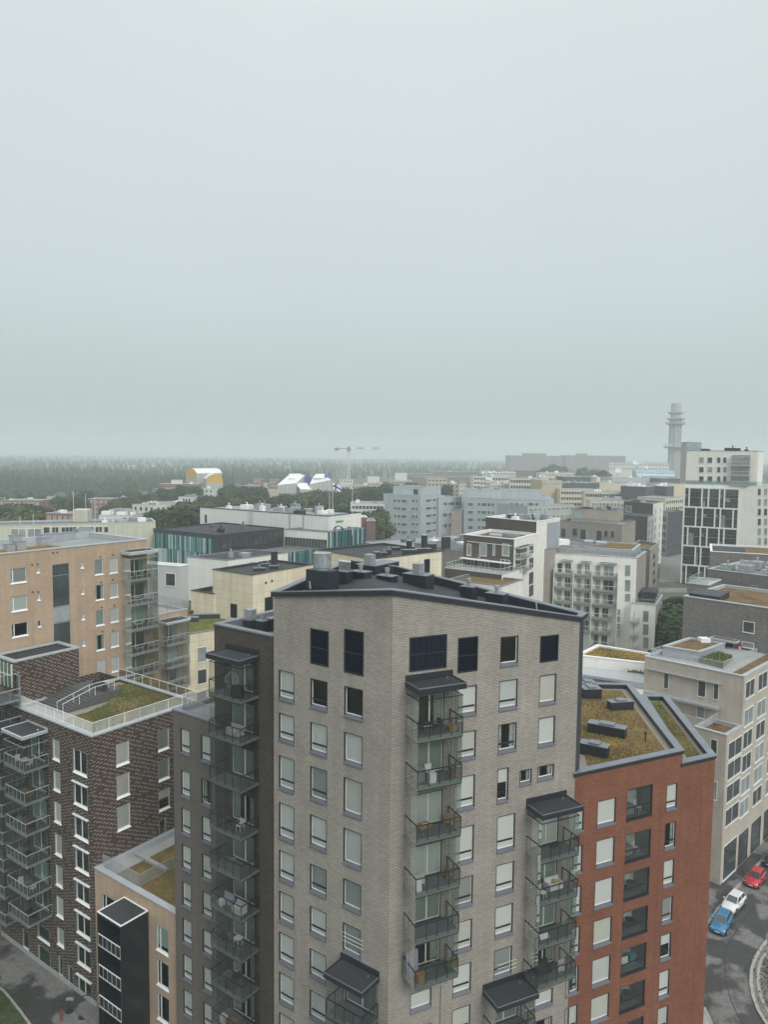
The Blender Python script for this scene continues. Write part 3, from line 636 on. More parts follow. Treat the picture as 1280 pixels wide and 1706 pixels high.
# ---------------------------------------------------------------- dark umber wing left of the tower
Lb = L_ + dB * 0.15
U0 = along(Lb, dA, 357, 1100); zU = z_at(Lb, 455, 1062)
wing = thing('apartment_wing', (float(U0[0]), float(U0[1]), 0), 'narrow dark umber brick wing with glazed balcony stack beside the grey tower', 'building')
polyU = [U0, Lb + dA * (-0.5), Lb + dA * (-0.5) + dB * 8.5, U0 + dB * 8.5]
fU = Face(polyU[0], polyU[1]); hU = []
s5 = stack(wing, fU, (378.5, 431, 1090), 'r', [1174, 1244, 1323, 1403, 1471, 1539, 1606.5, 1672, 1740], 1.9, storey=2.7, blinds={0: 'g', 1: 'g', 2: 'g', 3: 'n', 4: 'g', 5: 'g', 6: 'g', 7: 'n', 8: 'n'}); hU += s5[3]
canopy(wing, fU, s5[0] - 0.12, s5[1] + 0.08, fU.uz(431, 1091)[1], 2.1)
wall(wing, fU, 0, fU.L, 0, zU, hU, BR_MB)
shell(wing, polyU, 0, zU, BR_MB, skip=(0,), felt=GRAVEL, par=0.6, cw=0.5, cope=COPE)
for px, py, w, h, cw in ((417, 1046, 0.8, 0.7, 'box'), (438, 1050, 0.8, 0.8, 'pipe'), (453, 1048, 0.6, 0.9, None)):
    vent(wing, onz(px, py, zU - 0.5), w, 0.8, h, _rz, cw)
# its lower step with the terrace
V0 = along(Lb + dB * 0.04, dA, 288, 1180); zV = z_at(V0, 288, 1183)
step = thing('apartment_block', (float(V0[0]), float(V0[1]), 0), 'taupe brick block with two window columns and a railed roof terrace beside the umber wing', 'building')
polyV = [V0, along(Lb + dB * 0.04, dA, 357.5, 1200) - dA * 1.2, along(Lb + dB * 0.04, dA, 357.5, 1200) - dA * 1.2 + dB * 9, V0 + dB * 9]
fV = Face(polyV[0], polyV[1]); hV = []
hV += col(step, fV, 300.5, 316, [(1212, 1250), (1282, 1322), (1344.5, 1384), (1406, 1443), (1467, 1505), (1528, 1566), (1588, 1626), (1647, 1686), (1706, 1745), (1766, 1804)], 'M')
hV += col(step, fV, 334.5, 351, [(1223, 1263), (1296, 1336), (1358.5, 1397), (1421, 1459), (1484, 1521), (1547, 1584), (1608, 1645), (1668, 1705), (1729, 1766)], 'M', spec={1: 'n', 7: 'b'})
wall(step, fV, 0, fV.L, 0, zV, hV, BR_MB2)
shell(step, polyV, 0, zV, BR_MB2, skip=(0,), felt=CONC, par=0.25, cw=0.45)
q = offs(polyV, -0.6); railing(step, [q[3], q[0], q[1]], zV - 0.2, 1.25, GFRAME, 0.1, 0.02)
# ---------------------------------------------------------------- red brick building
Q1 = along(Cc, dC, 1139, 1247); Q2 = along(Cc, dC, 1193, 1256)
zr1 = z_at(Q1, 1139, 1250); zr2 = z_at(Q2, 1193, 1259)
red = thing('apartment_building', (float(R_[0]), float(R_[1]), 0), 'red brick apartment building with sedum roof to the right of the grey tower', 'building')
fR = Face(R_ + dC * 0.02, Q2); uq = float((Q1 - fR.p) @ dC); hR = []
hR += col(red, fR, 952, 974, [(1340, 1380), (1407, 1449.6), (1475, 1518), (1542.5, 1584.5), (1608, 1649.6), (1672.7, 1715)], 'M', 'r', spec={4: 'n'})
hR += col(red, fR, 996.6, 1027.6, [(1328, 1367.6), (1393, 1434), (1459.7, 1502), (1525.5, 1566), (1589.8, 1631), (1653, 1692), (1718, 1758)], 'Mn', 'r')
hR += col(red, fR, 1112, 1130, [(1304, 1343), (1367.6, 1408), (1430, 1470), (1492, 1531), (1553, 1592), (1614, 1655), (1674, 1715)], 'M', 'r', spec={1: 'n', 3: 'g', 4: 'h'})
ua, ub = fR.uz(1046, 1320)[0], fR.uz(1088.7, 1306)[0]; LOG = []
for yt, yb in ((1305.8, 1356), (1380, 1425), (1443.7, 1487.6), (1507.5, 1550), (1569, 1611), (1631, 1672), (1692, 1735)):
    z1 = z_at(fR.at(ub), 1088, yt); z0 = z_at(fR.at(ub), 1088, yb); hR.append((ua, ub, z0, z1)); w, h = ub - ua, z1 - z0; LOG.append((z0, z1))
    m = MB(); d = 1.7
    m.quad((0, 0.2, 0), (0, d, 0), (0, d, h), (0, 0.2, h)); m.quad((w, d, 0), (w, 0.2, 0), (w, 0.2, h), (w, d, h)); m.quad((0, 0.2, 0), (w, 0.2, 0), (w, d, 0), (0, d, 0), 1); m.quad((0, 0.2, h), (0, d, h), (w, d, h), (w, 0.2, h))
    m.quad((0, d, 0), (w, d, 0), (w, d, h), (0, d, h), 2); m.box(w * 0.5, w * 0.95, d - 0.05, d - 0.01, 0.05, h - 0.25, 3); m.box(w * 0.1, w * 0.4, d - 0.05, d - 0.01, 0.5, h - 0.25, 4)
    q = fR.at(ua); lo = m.build('loggia', [CONC, SLABF, GFRAME, CURT, GLASSF], red, (q[0], q[1], z0), fR.rz)
    r = MB(); r.box(0, w, 0.02, 0.08, h * 0.36, h * 0.40); r.box(0, w, 0.02, 0.08, 0, 0.06); r.box(0, 0.05, 0.02, 0.1, 0.06, h); r.box(w - 0.05, w, 0.02, 0.1, 0.06, h); r.box(0.05, w - 0.05, 0.02, 0.1, h - 0.07, h); r.box(-0.02, w + 0.02, -0.06, 0.02, -0.12, 0.0)
    place(r.mesh('railing', SLATE), 'railing', lo, rel=True)
    g = MB(); g.quad((0.05, 0.05, 0.06), (w - 0.05, 0.05, 0.06), (w - 0.05, 0.05, h * 0.36), (0.05, 0.05, h * 0.36)); place(g.mesh('glass_panel', GLASSB), 'glass_panel', lo, rel=True)
    g = MB()
    for i in range(3): a = 0.05 + (w - 0.1) * i / 3; b = a + (w - 0.1) / 3 - 0.015; g.quad((a, 0.06, h * 0.40), (b, 0.06, h * 0.40), (b, 0.06, h - 0.07), (a, 0.06, h - 0.07))
    place(g.mesh('upper_glazing', GLASSB), 'upper_glazing', lo, rel=True)
wall(red, fR, 0, uq, 0, zr1 - 0.25, [h for h in hR if h[1] < uq], BR_R)
wall(red, fR, uq, fR.L, 0, zr2 - 0.25, [h for h in hR if h[1] >= uq], BR_R)
m = MB()
for u in (fR.uz(1043, 1400)[0], fR.uz(1099, 1400)[0], fR.uz(1166, 1400)[0]): m.box(u - 0.012, u + 0.012, -0.004, 0.01, 0.0, zr2 - 2.2)
m.build('expansion_joint', SLATE, red, (fR.p[0], fR.p[1], 0), fR.rz)
BR1 = onz(1051, 1139, zr1)[:2]; BL1 = onz(930, 1137, zr1)[:2]; polyR1 = [R_ + dC * 0.02, Q1, BR1, BL1]
BR2 = onz(1111, 1158, zr2)[:2]; BL2 = onz(1068, 1158, zr2)[:2]; polyR2 = [Q1 + dC * 0.02, Q2, BR2, BL2]
for pl, zz, nm in ((polyR1, zr1, 0), (polyR2, zr2, 1)):
    for i in (1, 2, 3):
        f = Face(pl[i], pl[(i + 1) % 4]); wall(red, f, 0, f.L, 0, zz - 0.25, (), BR_R)
    ring(red, pl, 0.1, 0.02, zz - 0.26, zz - 0.002, SLATE, 'fascia'); ring(red, pl, 0.11, 0.55, zz, zz + 0.06, COPE)
    pp = offs(pl, -0.55); m = MB()
    for i in range(4): a, b = pp[i], pp[(i + 1) % 4]; m.quad((*b, zz - 0.6), (*a, zz - 0.6), (*a, zz), (*b, zz))
    m.build('parapet', SLATE, red)
    roof(red, pl, zz - 0.42, GRAVEL, 0.5, 'gravel_border'); roof(red, pl, zz - 0.38, SED_R if nm == 0 else SED_G, 1.15 if nm == 0 else 0.9, 'sedum_bed')
def tufts(B, poly, z, n, cols, size=(0.08, 0.2), name='sedum_tufts', keep=None):
    """small upright plants in several colours, one joined mesh"""
    m = MB(); xs = [p[0] for p in poly]; ys = [p[1] for p in poly]
    def inside(x, y):
        c = False
        for i in range(len(poly)):
            x1, y1 = poly[i - 1][:2]; x2, y2 = poly[i][:2]
            if (y1 > y) != (y2 > y) and x < (x2 - x1) * (y - y1) / (y2 - y1) + x1: c = not c
        return c
    ctr = [(random.uniform(min(xs), max(xs)), random.uniform(min(ys), max(ys)), random.randrange(len(cols)), random.uniform(0.4, 1.6)) for _ in range(26)]
    k = 0; tries = 0
    while k < n and tries < n * 6:
        tries += 1
        if random.random() < 0.75: c = random.choice(ctr); x, y, mi = random.gauss(c[0], c[3]), random.gauss(c[1], c[3]), c[2]
        else: x, y, mi = random.uniform(min(xs), max(xs)), random.uniform(min(ys), max(ys)), random.randrange(len(cols))
        if not inside(x, y): continue
        s = random.uniform(*size); a = random.uniform(0, 6.28); k += 1
        for j in range(3):
            b = a + 2.09 * j; dx, dy = math.cos(b) * s * 0.7, math.sin(b) * s * 0.7
            m.poly([(x - dy * 0.5, y + dx * 0.5, z), (x + dy * 0.5, y - dx * 0.5, z), (x + dx, y + dy, z + s * random.uniform(0.5, 1.0))], mi)
    o = m.build(name, cols, B); o['kind'] = 'stuff'; return o
YEL = plain('sedum_flower', (0.46, 0.33, 0.06), 0.9, var=0.3, scale=5); OCH = plain('sedum_rust', (0.26, 0.13, 0.05), 0.9, var=0.3, scale=5); OLV = plain('sedum_olive', (0.12, 0.13, 0.035), 0.9, var=0.3, scale=5); PUR = plain('sedum_plum', (0.10, 0.06, 0.055), 0.9, var=0.3, scale=5); STR = plain('dry_straw', (0.30, 0.24, 0.12), 0.9, var=0.3, scale=5)
GRN = plain('sedum_leaf', (0.10, 0.15, 0.035), 0.9, var=0.3, scale=5)
tufts(red, offs(polyR1, -1.2), zr1 - 0.38, 5200, [YEL, OCH, OLV, STR, YEL, PUR], (0.05, 0.14)); tufts(red, offs(polyR2, -0.95), zr2 - 0.38, 1500, [OLV, OCH, GRN, STR], (0.05, 0.14))
for (px, py, w, d, h, a) in ((1034, 1181, 2.4, 0.9, 0.8, 12), (1012, 1223, 3.2, 1.0, 0.85, -30), (991, 1257, 2.2, 1.0, 0.9, -30), (984, 1161, 1.8, 1.5, 1.0, 5), (978, 1148, 1.6, 1.4, 0.8, 5)):
    p = onz(px, py, zr1 - 0.4); o = vent(red, p, w, d, h, RAD(a))
    c = MB(); c.box(-w * 0.2, w * 0.2, -d * 0.42, d * 0.42, h + 0.06, h + 0.2); place(c.mesh('lid', COPE), 'lid', o, rel=True)
m = MB(); p = onz(1076, 1235, zr1 - 0.4); m.tube(p, p + np.array([0, 0, 0.7]), 0.06, 8); m.tube(p + np.array([0, 0, 0.62]), p + np.array([0, 0, 0.85]), 0.1, 8); m.build('vent_pipe', DFRAME, red)

# ---------------------------------------------------------------- flecked dark brick building, lower left
Dg = onz(162, 1690, -0.7); D0 = Dg[:2]; zD = z_at(D0, 153.5, 1228)
D1 = along(D0, dA, 24, 1172); DW = 18.6; DL = D0 + dA * DW; DR = D0 + dB * 13.0
dark = thing('apartment_building', (float(D0[0]), float(D0[1]), 0), 'dark brown brick apartment building flecked with pale bricks, green roof terrace and white railing', 'building')
fDL, fDR = Face(DL, D0), Face(D0, DR); hDL = []; hDR = []
hDL += col(dark, fDL, 121, 144, [(1246, 1283), (1301, 1336), (1356, 1390), (1409, 1444), (1464, 1496), (1516, 1550), (1569, 1601), (1622, 1649)], 'D2', lintel=True, blind=0)
hDL += col(dark, fDL, 87, 98.5, [(1230, 1262), (1282.5, 1313), (1334, 1366), (1387, 1420), (1439, 1471), (1491, 1522), (1543, 1570)], 'D')
hDL += col(dark, fDL, 62, 82, [(1537, 1559), (1572, 1600)], 'DD', blind=0)
hDL += col(dark, fDL, 97, 104, [(1592, 1622)], 'DD', blind=0); hDL += col(dark, fDL, 113, 121, [(1607, 1640)], 'DD', blind=0); hDL += col(dark, fDL, 37, 47, [(1546, 1576)], 'DD', blind=0)
hDR += col(dark, fDR, 192.5, 215, [(1241, 1276), (1294, 1330), (1346, 1384)], 'D')
hDR += col(dark, fDR, 262.5, 281.5, [(1219, 1251), (1269, 1301), (1319, 1351)], 'D', spec={0: 'g', 1: 'g', 2: 'h'}); hDR += col(dark, fDR, 265, 276, [(1367, 1400)], 'DD', blind=0)
s6 = stack(dark, fDL, (46, 79, 1214), 'r', [1290, 1343.5, 1395, 1448, 1499, 1547], 2.6, 'D', storey=2.7, dsty='doorw'); hDL += s6[3]
canopy(dark, fDL, s6[0] - 0.1, s6[1] + 0.05, fDL.uz(79, 1215)[1], 2.75, COPEL, FELT, WFRAME, 0.35, 0.15)
uD1 = float((D1 - DL) @ fDL.d)
us = max(0.1, s6[0] - 5.4), s6[0] - 1.2
zb = zD + 4.8
for i in range(9):
    z = zD + 1.2 - i * 3.0
    if z < 3: break
    balcony(dark, fDL, us[0], us[1], z, 2.4, 3.0, 'D'); window(dark, fDL, us[0] + 0.5, us[1] - 0.5, z + 0.03, z + 2.35, 'doorw', 0, None, True, name='balcony_door'); hDL.append((us[0] + 0.5, us[1] - 0.5, z + 0.03, z + 2.35))
wall(dark, fDL, 0, uD1, 0, zb, [h for h in hDL if h[1] <= uD1], BR_D); wall(dark, fDL, uD1, fDL.L, 0, zD, [h for h in hDL if h[0] >= uD1], BR_D)
wall(dark, fDR, 0, fDR.L, 0, zD, hDR, BR_D)
Dm = D1 + dB * 13.0
polyD = [D1, D0, DR, Dm]
for a, b, z in ((DR, Dm, zD), (Dm, DL + dB * 13.0, zD), (DL + dB * 13.0, DL, zD), (DL + dB * 7.6, DL + dB * 0.02, zb)):
    f = Face(a, b); wall(dark, f, 0, f.L, 0, z, (), BR_D)
ring(dark, polyD, 0.12, 0.5, zD + 0.002, zD + 0.14, COPEL); zg = zD - 0.15
roof(dark, polyD, zg - 0.1, GRAVEL, 0.4)
bed = [D0 + dA * 0.9 + dB * 0.9, D0 + dB * 12.2 + dA * 0.9, D0 + dB * 12.2 + dA * 12, D0 + dB * 10 + dA * 12, D0 + dB * 8.6 + dA * 9.3, D0 + dB * 6.6 + dA * 7.4, D0 + dB * 4 + dA * 6.6, D0 + dB * 0.9 + dA * 6.4]
m = MB(); m.prism([tuple(p) for p in bed], zg - 0.1, zg + 0.12); m.build('sedum_bed', SED_G, dark)
tufts(dark, bed, zg + 0.12, 6000, [GRN, OLV, GRN, OLV, OCH, STR, PUR], (0.06, 0.2))
fx = Face(D1, D1 + dB * 7.6); wall(dark, fx, 0, fx.L, zD - 1, zb, (), BR_D)
f = Face(D1 + dB * 7.6, DL + dB * 7.6); wall(dark, f, 0, f.L, zD - 1, zb, (), BR_D)
polyX = [DL + dA * 0.0, D1, D1 + dB * 7.6, DL + dB * 7.6]
ring(dark, polyX, 0.12, 0.45, zb + 0.002, zb + 0.16, COPEL); roof(dark, polyX, zb - 0.1, FELT, 0.4)
f = Face(DL, D1)
m = MB(); a = DL * 0.0 + D1 + dA * 4.8
fz = Face(DL - dA * 0.1, D1 + dA * 0.3)
for k in range(1):
    gz = MB(); gz.box(0, fz.L, -0.12, -0.02, zD + 2.2, zb - 0.25); gz.build('upper_glazing', GLASSG, dark, (fz.p[0], fz.p[1], 0), fz.rz)
    gz = MB()
    for i in range(6): x = fz.L * i / 5; gz.box(x - 0.04, x + 0.04, -0.16, -0.01, zD + 2.0, zb - 0.2)
    gz.box(0, fz.L, -0.17, -0.01, zD + 3.3, zD + 3.4); gz.build('glazing_frame', WFRAME, dark, (fz.p[0], fz.p[1], 0), fz.rz)
# terrace stairs, landing and railings
st = MB(); o_ = D1 - dA * 2.7 + dB * 2.2
for i in range(9):
    z0 = zg - 0.1; zt = zg + 0.06 + 0.1 * i; a = o_ + dB * (0.42 * i); q = [a, a - dA * 3.0, a - dA * 3.0 + dB * 0.42, a + dB * 0.42]
    q = [q[0] + dA * 2.5, q[1], q[2], q[3] + dA * 2.5]
    st.prism([tuple(p) for p in q], z0, zt)
a = o_ + dB * 3.78 + dA * 2.5; st.prism([tuple(p) for p in (a, a - dA * 5.5, a - dA * 5.5 + dB * 3.2, a + dB * 3.2)], zg - 0.1, zg + 0.95)
st.build('terrace_stairs', plain('dark_paver', (0.09, 0.09, 0.092), 0.8, var=0.2, scale=3), dark)
r1 = [o_ - dA * 2.7, o_ - dA * 2.7 + dB * 3.8]
m = MB()
for k in (0, 1.1):
    a0 = o_ - dA * (2.9 - k); b0 = a0 + dB * 3.8
    m.tube((*a0, zg + 1.0), (*b0, zg + 1.9), 0.03, 5); m.tube((*b0, zg + 1.9), (*(b0 + dB * 2.4), zg + 1.9), 0.03, 5)
    for t in (0, 0.5, 1.0): p = a0 + (b0 - a0) * t; m.tube((*p, zg), (*p, zg + 1.0 + 0.9 * t), 0.025, 5)
    p = b0 + dB * 2.4; m.tube((*p, zg + 0.9), (*p, zg + 1.9), 0.025, 5)
m.build('stair_handrail', WFRAME, dark)
q = offs(polyD, -0.28)
rl = railing(dark, [q[0] - dA * 0.3, q[1], q[1] + dB * 12.5], zD + 0.1, 1.15, WFRAME, 0.13, 0.02, post=1.7)
railing(dark, [q[1] + dB * 12.5, q[1] + dB * 12.5 + dA * 14], zD + 0.1, 1.15, WFRAME, 0.0, post=1.6, glass=GLASSB)
# kerb plinth along the foot
m = MB(); m.box(0, fDL.L, -0.1, -0.003, 0, 0.6); m.build('plinth', CONC, dark, (fDL.p[0], fDL.p[1], 0), fDL.rz)

# ---------------------------------------------------------------- low tan building with the black glazed bay
E0 = D0 + dA * -0.02; E1 = along(D0, dA, 300, 1530); zE = z_at(D0, 157, 1446)
low = thing('apartment_building', (float(E0[0]), float(E0[1]), 0), 'low tan brick building with black glazed balcony bay and planted roof at lower left', 'building')
polyE = [E0, E1 - dA * 3, E1 - dA * 3 + dB * 16, E0 + dB * 16]; fE = Face(polyE[0], polyE[1]); hE = []
hE += col(low, fE, 169, 190, [(1487, 1512)], 'LT', blind=0)
hE += col(low, fE, 260, 280, [(1539, 1579), (1596, 1637), (1652, 1694), (1709, 1750)], 'LT', blind=0, spec={0: 'l'})
wall(low, fE, 0, fE.L, 0, zE, hE, BR_T); shell(low, polyE, 0, zE, BR_T, skip=(0,), cope=COPEL, felt=SED_R, par=0.5, cw=0.55)
b0 = [offs(polyE, -1.2)[0] + dB * 0.3]
q0 = E0 - dA * 6.2 + dB * 0.7
railing(low, [E0 - dA * 0.3 + dB * 0.7, q0, q0 + dB * 12], zE, 1.2, GFRAME, 0.11, 0.02)
m = MB(); m.prism([tuple(p) for p in (E0 - dA * 0.5 + dB * 4.2, E0 - dA * 5.5 + dB * 4.2, E0 - dA * 5.5 + dB * 4.6, E0 - dA * 0.5 + dB * 4.6)], zE - 0.5, zE - 0.2); m.prism([tuple(p) for p in (E0 - dA * 0.05 + dB * 0.7, E0 - dA * 1.9 + dB * 0.7, E0 - dA * 1.9 + dB * 14, E0 - dA * 0.05 + dB * 14)], zE - 0.5, zE - 0.43); m.build('paving', CONC, low)
ub0, ub1 = fE.uz(207, 1492)[0], fE.uz(247, 1516)[0]; zbx = z_at(fE.at(ub1), 247, 1517); w = ub1 - ub0; pj = 2.9
m = MB()
m.box(0, w, -pj, -0.01, zbx - 0.3, zbx - 0.06, 0); m.box(0, w, -pj, -pj + 0.12, zbx - 0.06, zbx + 0.02, 1); m.box(0, 0.12, -pj + 0.12, -0.01, zbx - 0.06, zbx + 0.02, 1); m.box(w - 0.12, w, -pj + 0.12, -0.01, zbx - 0.06, zbx + 0.02, 1); m.box(0.12, w - 0.12, -0.13, -0.01, zbx - 0.06, zbx + 0.02, 1); m.box(0.12, w - 0.12, -pj + 0.12, -0.13, zbx - 0.06, zbx - 0.03, 2)
m.box(w - 0.1, w, -pj + 0.1, -0.01, 0, zbx - 0.3, 0); m.box(0, 0.1, -pj + 0.1, -0.01, 0, zbx - 0.3, 0); m.box(w - 0.14, w, -pj, -pj + 0.1, 0, zbx - 0.3, 0); m.box(0, 0.14, -pj, -pj + 0.1, 0, zbx - 0.3, 0)
bay = m.build('glazed_bay', [plain('black_panel', (0.012, 0.014, 0.018), 0.3, var=0.1), WFRAME, FELT], low, (fE.p[0] + fE.d[0] * ub0, fE.p[1] + fE.d[1] * ub0, 0), fE.rz)
for i in range(4):
    zf = zbx - 3.05 - 2.95 * i
    m = MB(); m.box(0.14, w - 0.14, -pj + 0.02, -0.02, zf - 0.2, zf); place(m.mesh('slab', SLATE), 'slab', bay, rel=True)
    m = MB(); m.box(0.14, w - 0.14, -pj - 0.02, -pj + 0.04, zf + 1.0, zf + 1.07); m.box(0.14, w - 0.14, -pj - 0.02, -pj + 0.04, zf - 0.1, zf + 0.0)
    for k in range(6): x = 0.16 + (w - 0.32) * k / 5; m.box(x - 0.02, x + 0.02, -pj - 0.01, -pj + 0.03, zf, zf + 1.0)
    place(m.mesh('railing', WFRAME), 'railing', bay, rel=True)
    m = MB(); m.quad((0.14, -pj - 0.03, zf), (w - 0.14, -pj - 0.03, zf), (w - 0.14, -pj - 0.03, zf + 1.0), (0.14, -pj - 0.03, zf + 1.0)); place(m.mesh('glass_panel', GLASSB), 'glass_panel', bay, rel=True)

# ---------------------------------------------------------------- tan building behind, upper left
T1 = along(D0 + dA * 19.1, dB, 245, 898); zT = z_at(T1, 245, 899); T1 = np.array([T1[0], T1[1], zT]); T0 = along(T1, dB, -60, 930)
tan = thing('apartment_building', (float(T1[0]), float(T1[1]), 0), 'tan brick apartment building with flat sedum roof and corner balconies at the upper left', 'building')
polyT = [T0, T1[:2], T1[:2] + dA * 13, T0 + dA * 13]; fT = Face(T0, T1); hT = []
hT += col(tan, fT, 16, 44, [(947.8, 972), (994.3, 1019), (1040, 1062), (1086, 1110)], 'T2', spec={0: 'g', 2: 'e'})
hT += col(tan, fT, 60, 66, [(944, 954), (989.5, 999.5), (1034, 1044), (1079, 1089)], 'T', spec={2: 'e'})
hT += col(tan, fT, 133.6, 139.5, [(936, 946), (979.5, 989.5), (1022, 1032), (1066, 1076)], 'T')
hT += col(tan, fT, 157, 172, [(932.5, 957.6), (975, 1000), (1017.5, 1042.6), (1058.6, 1084), (1101, 1127)], 'T', spec={0: 'g', 1: 'n', 2: 'g', 3: 'n'})
hT += col(tan, fT, 181.4, 196, [(929.8, 955), (971.5, 996), (1013, 1037), (1053, 1078.5), (1095, 1120)], 'T')
u0, z1 = fT.uz(86, 941); u1 = fT.uz(115, 939)[0]; z0 = z_at(fT.at(u0), 86, 1180); hT.append((u0, u1, z0, z1)); w = u1 - u0
for i, (a, b, mm) in enumerate([(0, 1.3, GLASSF), (1.36, 5.0, GLASSF), (5.06, 7.0, ZINC), (7.06, 10.5, GLASSF), (10.56, 12.4, ZINC), (12.5, z1 - z0, GLASSF)]):
    if z1 - b < z0: b = z1 - z0
    m = MB(); m.box(0.06, w - 0.06, 0.08, 0.14, z1 - b, z1 - a - 0.05, 0); m.box(0, w, 0.02, 0.1, z1 - a - 0.05, z1 - a + 0.01, 1); m.box(0, 0.06, 0.02, 0.12, z1 - b, z1 - a - 0.05, 1); m.box(w - 0.06, w, 0.02, 0.12, z1 - b, z1 - a - 0.05, 1)
    q = fT.at(u0); m.build('stair_window', [mm, ZINC], tan, (q[0], q[1], 0), fT.rz)
s7 = stack(tan, fT, (201.5, 247, 960), 'l', [970, 1011, 1053, 1094, 1131], 2.0, 'D', storey=2.9, dsty='doorw'); hT += s7[3]
canopy(tan, fT, s7[0] - 0.1, s7[1] + 0.1, fT.uz(200.5, 918)[1], 2.1, COPEL, FELT, WFRAME, 0.4, 0.1)
hT = [h for h in hT if h[1] < fT.L]
wall(tan, fT, 0, fT.L, 0, zT, hT, BR_T); shell(tan, polyT, 0, zT, BR_T, skip=(0,), cope=COPEL, felt=FELT3, par=0.6, cw=0.5)
m = MB(); bd = [T0 + dA * 1.2 + dB * 1, T0 + dB * (fT.L - 9) + dA * 1.2, T0 + dB * (fT.L - 9) + dA * 8, T0 + dB + dA * 8]; m.prism([tuple(p) for p in bd], zT - 0.6, zT - 0.5); m.build('sedum_bed', SED_Y, tan)
for px, py, w, d, h in ((15, 919, 1.0, 1.0, 0.9), (26, 913, 1.2, 1.0, 1.6), (32, 917, 1.2, 1.0, 1.1), (72, 909, 1.2, 1.2, 1.0), (79, 902, 2.6, 1.6, 1.0), (104, 899, 3.0, 1.6, 0.9), (138, 894, 2.4, 1.6, 1.1)):
    vent(tan, onz(px, py, zT - 0.6), w, d, h, fT.rz, None, mat=ZINC)
vm_ = MB()
for x, y in ((88, 921), (95, 920.5), (53, 941), (62, 940), (167, 928), (188, 924.5), (168, 970), (188, 966), (54, 986.5), (63, 986), (169, 1012), (190, 1009), (170, 1052), (188, 1050)):
    u, z = fT.uz(x, y); vm_.tube((u, -0.03, z), (u, 0.02, z), 0.13, 8)
vm_.build('wall_vents', plain('rust_vent', (0.14, 0.075, 0.04), 0.7), tan, (fT.p[0], fT.p[1], 0), fT.rz)['kind'] = 'stuff'
# lower wing of the tan building
Tw1 = along(T1, dB, 312, 1012); zTw = z_at(Tw1, 312, 1015)
polyTw = [T1[:2] + dB * 0.02, Tw1, Tw1 + dA * 13, T1[:2] + dB * 0.02 + dA * 13]; fTw = Face(polyTw[0], polyTw[1])
wallh = []
sw = stack(tan, fTw, (262, 300, 1040), 'l', [1078, 1116, 1152], 2.0, 'D', storey=2.9, dsty='doorw'); wallh += [h for h in sw[3] if h[1] < fTw.L and h[0] > 0]
canopy(tan, fTw, sw[0] - 0.1, sw[1] + 0.1, fTw.uz(263, 1034)[1], 2.1, COPEL, FELT, WFRAME, 0.3, 0.1)
wall(tan, fTw, 0, fTw.L, 0, zTw, wallh, BR_T); shell(tan, polyTw, 0, zTw, BR_T, skip=(0,), cope=COPEL, felt=CONC, par=0.3, cw=0.4)
q = offs(polyTw, -0.2); railing(tan, [q[0], q[1], q[2]], zTw + 0.1, 1.1, GFRAME, 0.14, 0.018)

# ================================================================== middle distance
FC = {}
def fwin(B, fc, u, z, w, h, n=1, dark=None, fr=None, name='window', out=0.0):
    """simple far window: proud frame, n sashes, glass set back inside the frame"""
    dark = dark if dark is not None else random.choice('dddll'); fr = fr or WFRAME; w = round(w, 2); h = round(h, 2)
    key = (w, h, n, dark, fr.name)
    if key not in FC:
        m = MB(); t = min(0.07, w * 0.06); d = 0.07
        m.box(-t, 0, -d, 0, -t, h + t, 0, 'k'); m.box(w, w + t, -d, 0, -t, h + t, 0, 'k'); m.box(0, w, -d, 0, h, h + t, 0, 'k'); m.box(-t, w + t, -d * 1.8, 0, -t * 1.6, -0.001, 0, 'k')
        for i in range(1, n): x = w * i / n; m.box(x - t * 0.45, x + t * 0.45, -d * 0.8, 0, 0, h, 0, 'k')
        for i in range(n):
            g = {'d': 1, 'l': 2, 'm': 1 + ((i * 7 + int(w * 10)) % 5 < 2)}[dark]
            m.quad((w * i / n, -0.012, 0), (w * (i + 1) / n, -0.012, 0), (w * (i + 1) / n, -0.012, h), (w * i / n, -0.012, h), g)
        FC[key] = m.mesh(name, [fr, GLASSF, GLASSL])
    q = fc.at(u, -out); return place(FC[key], name, B, (q[0], q[1], z), fc.rz)
def pfw(B, fc, xl, xr, yt, yb, n=1, dark=None, fr=None):
    u0, z1 = fc.uz(xl, yt); u1 = fc.uz(xr, yt)[0]; z0 = z_at(fc.at(u0), xl, yb); return fwin(B, fc, u0, z0, u1 - u0, z1 - z0, n, dark, fr)
def gwin(B, fc, u0, u1, nu, ztop, dz, nz, w, h, n=1, dark=None, fr=None, skip=None):
    for i in range(nu):
        for j in range(nz):
            if skip and skip(i, j): continue
            u = u0 + (u1 - u0) * (i + 0.5) / nu - w / 2; fwin(B, fc, u, ztop - dz * j - h, w, h, n, dark, fr)
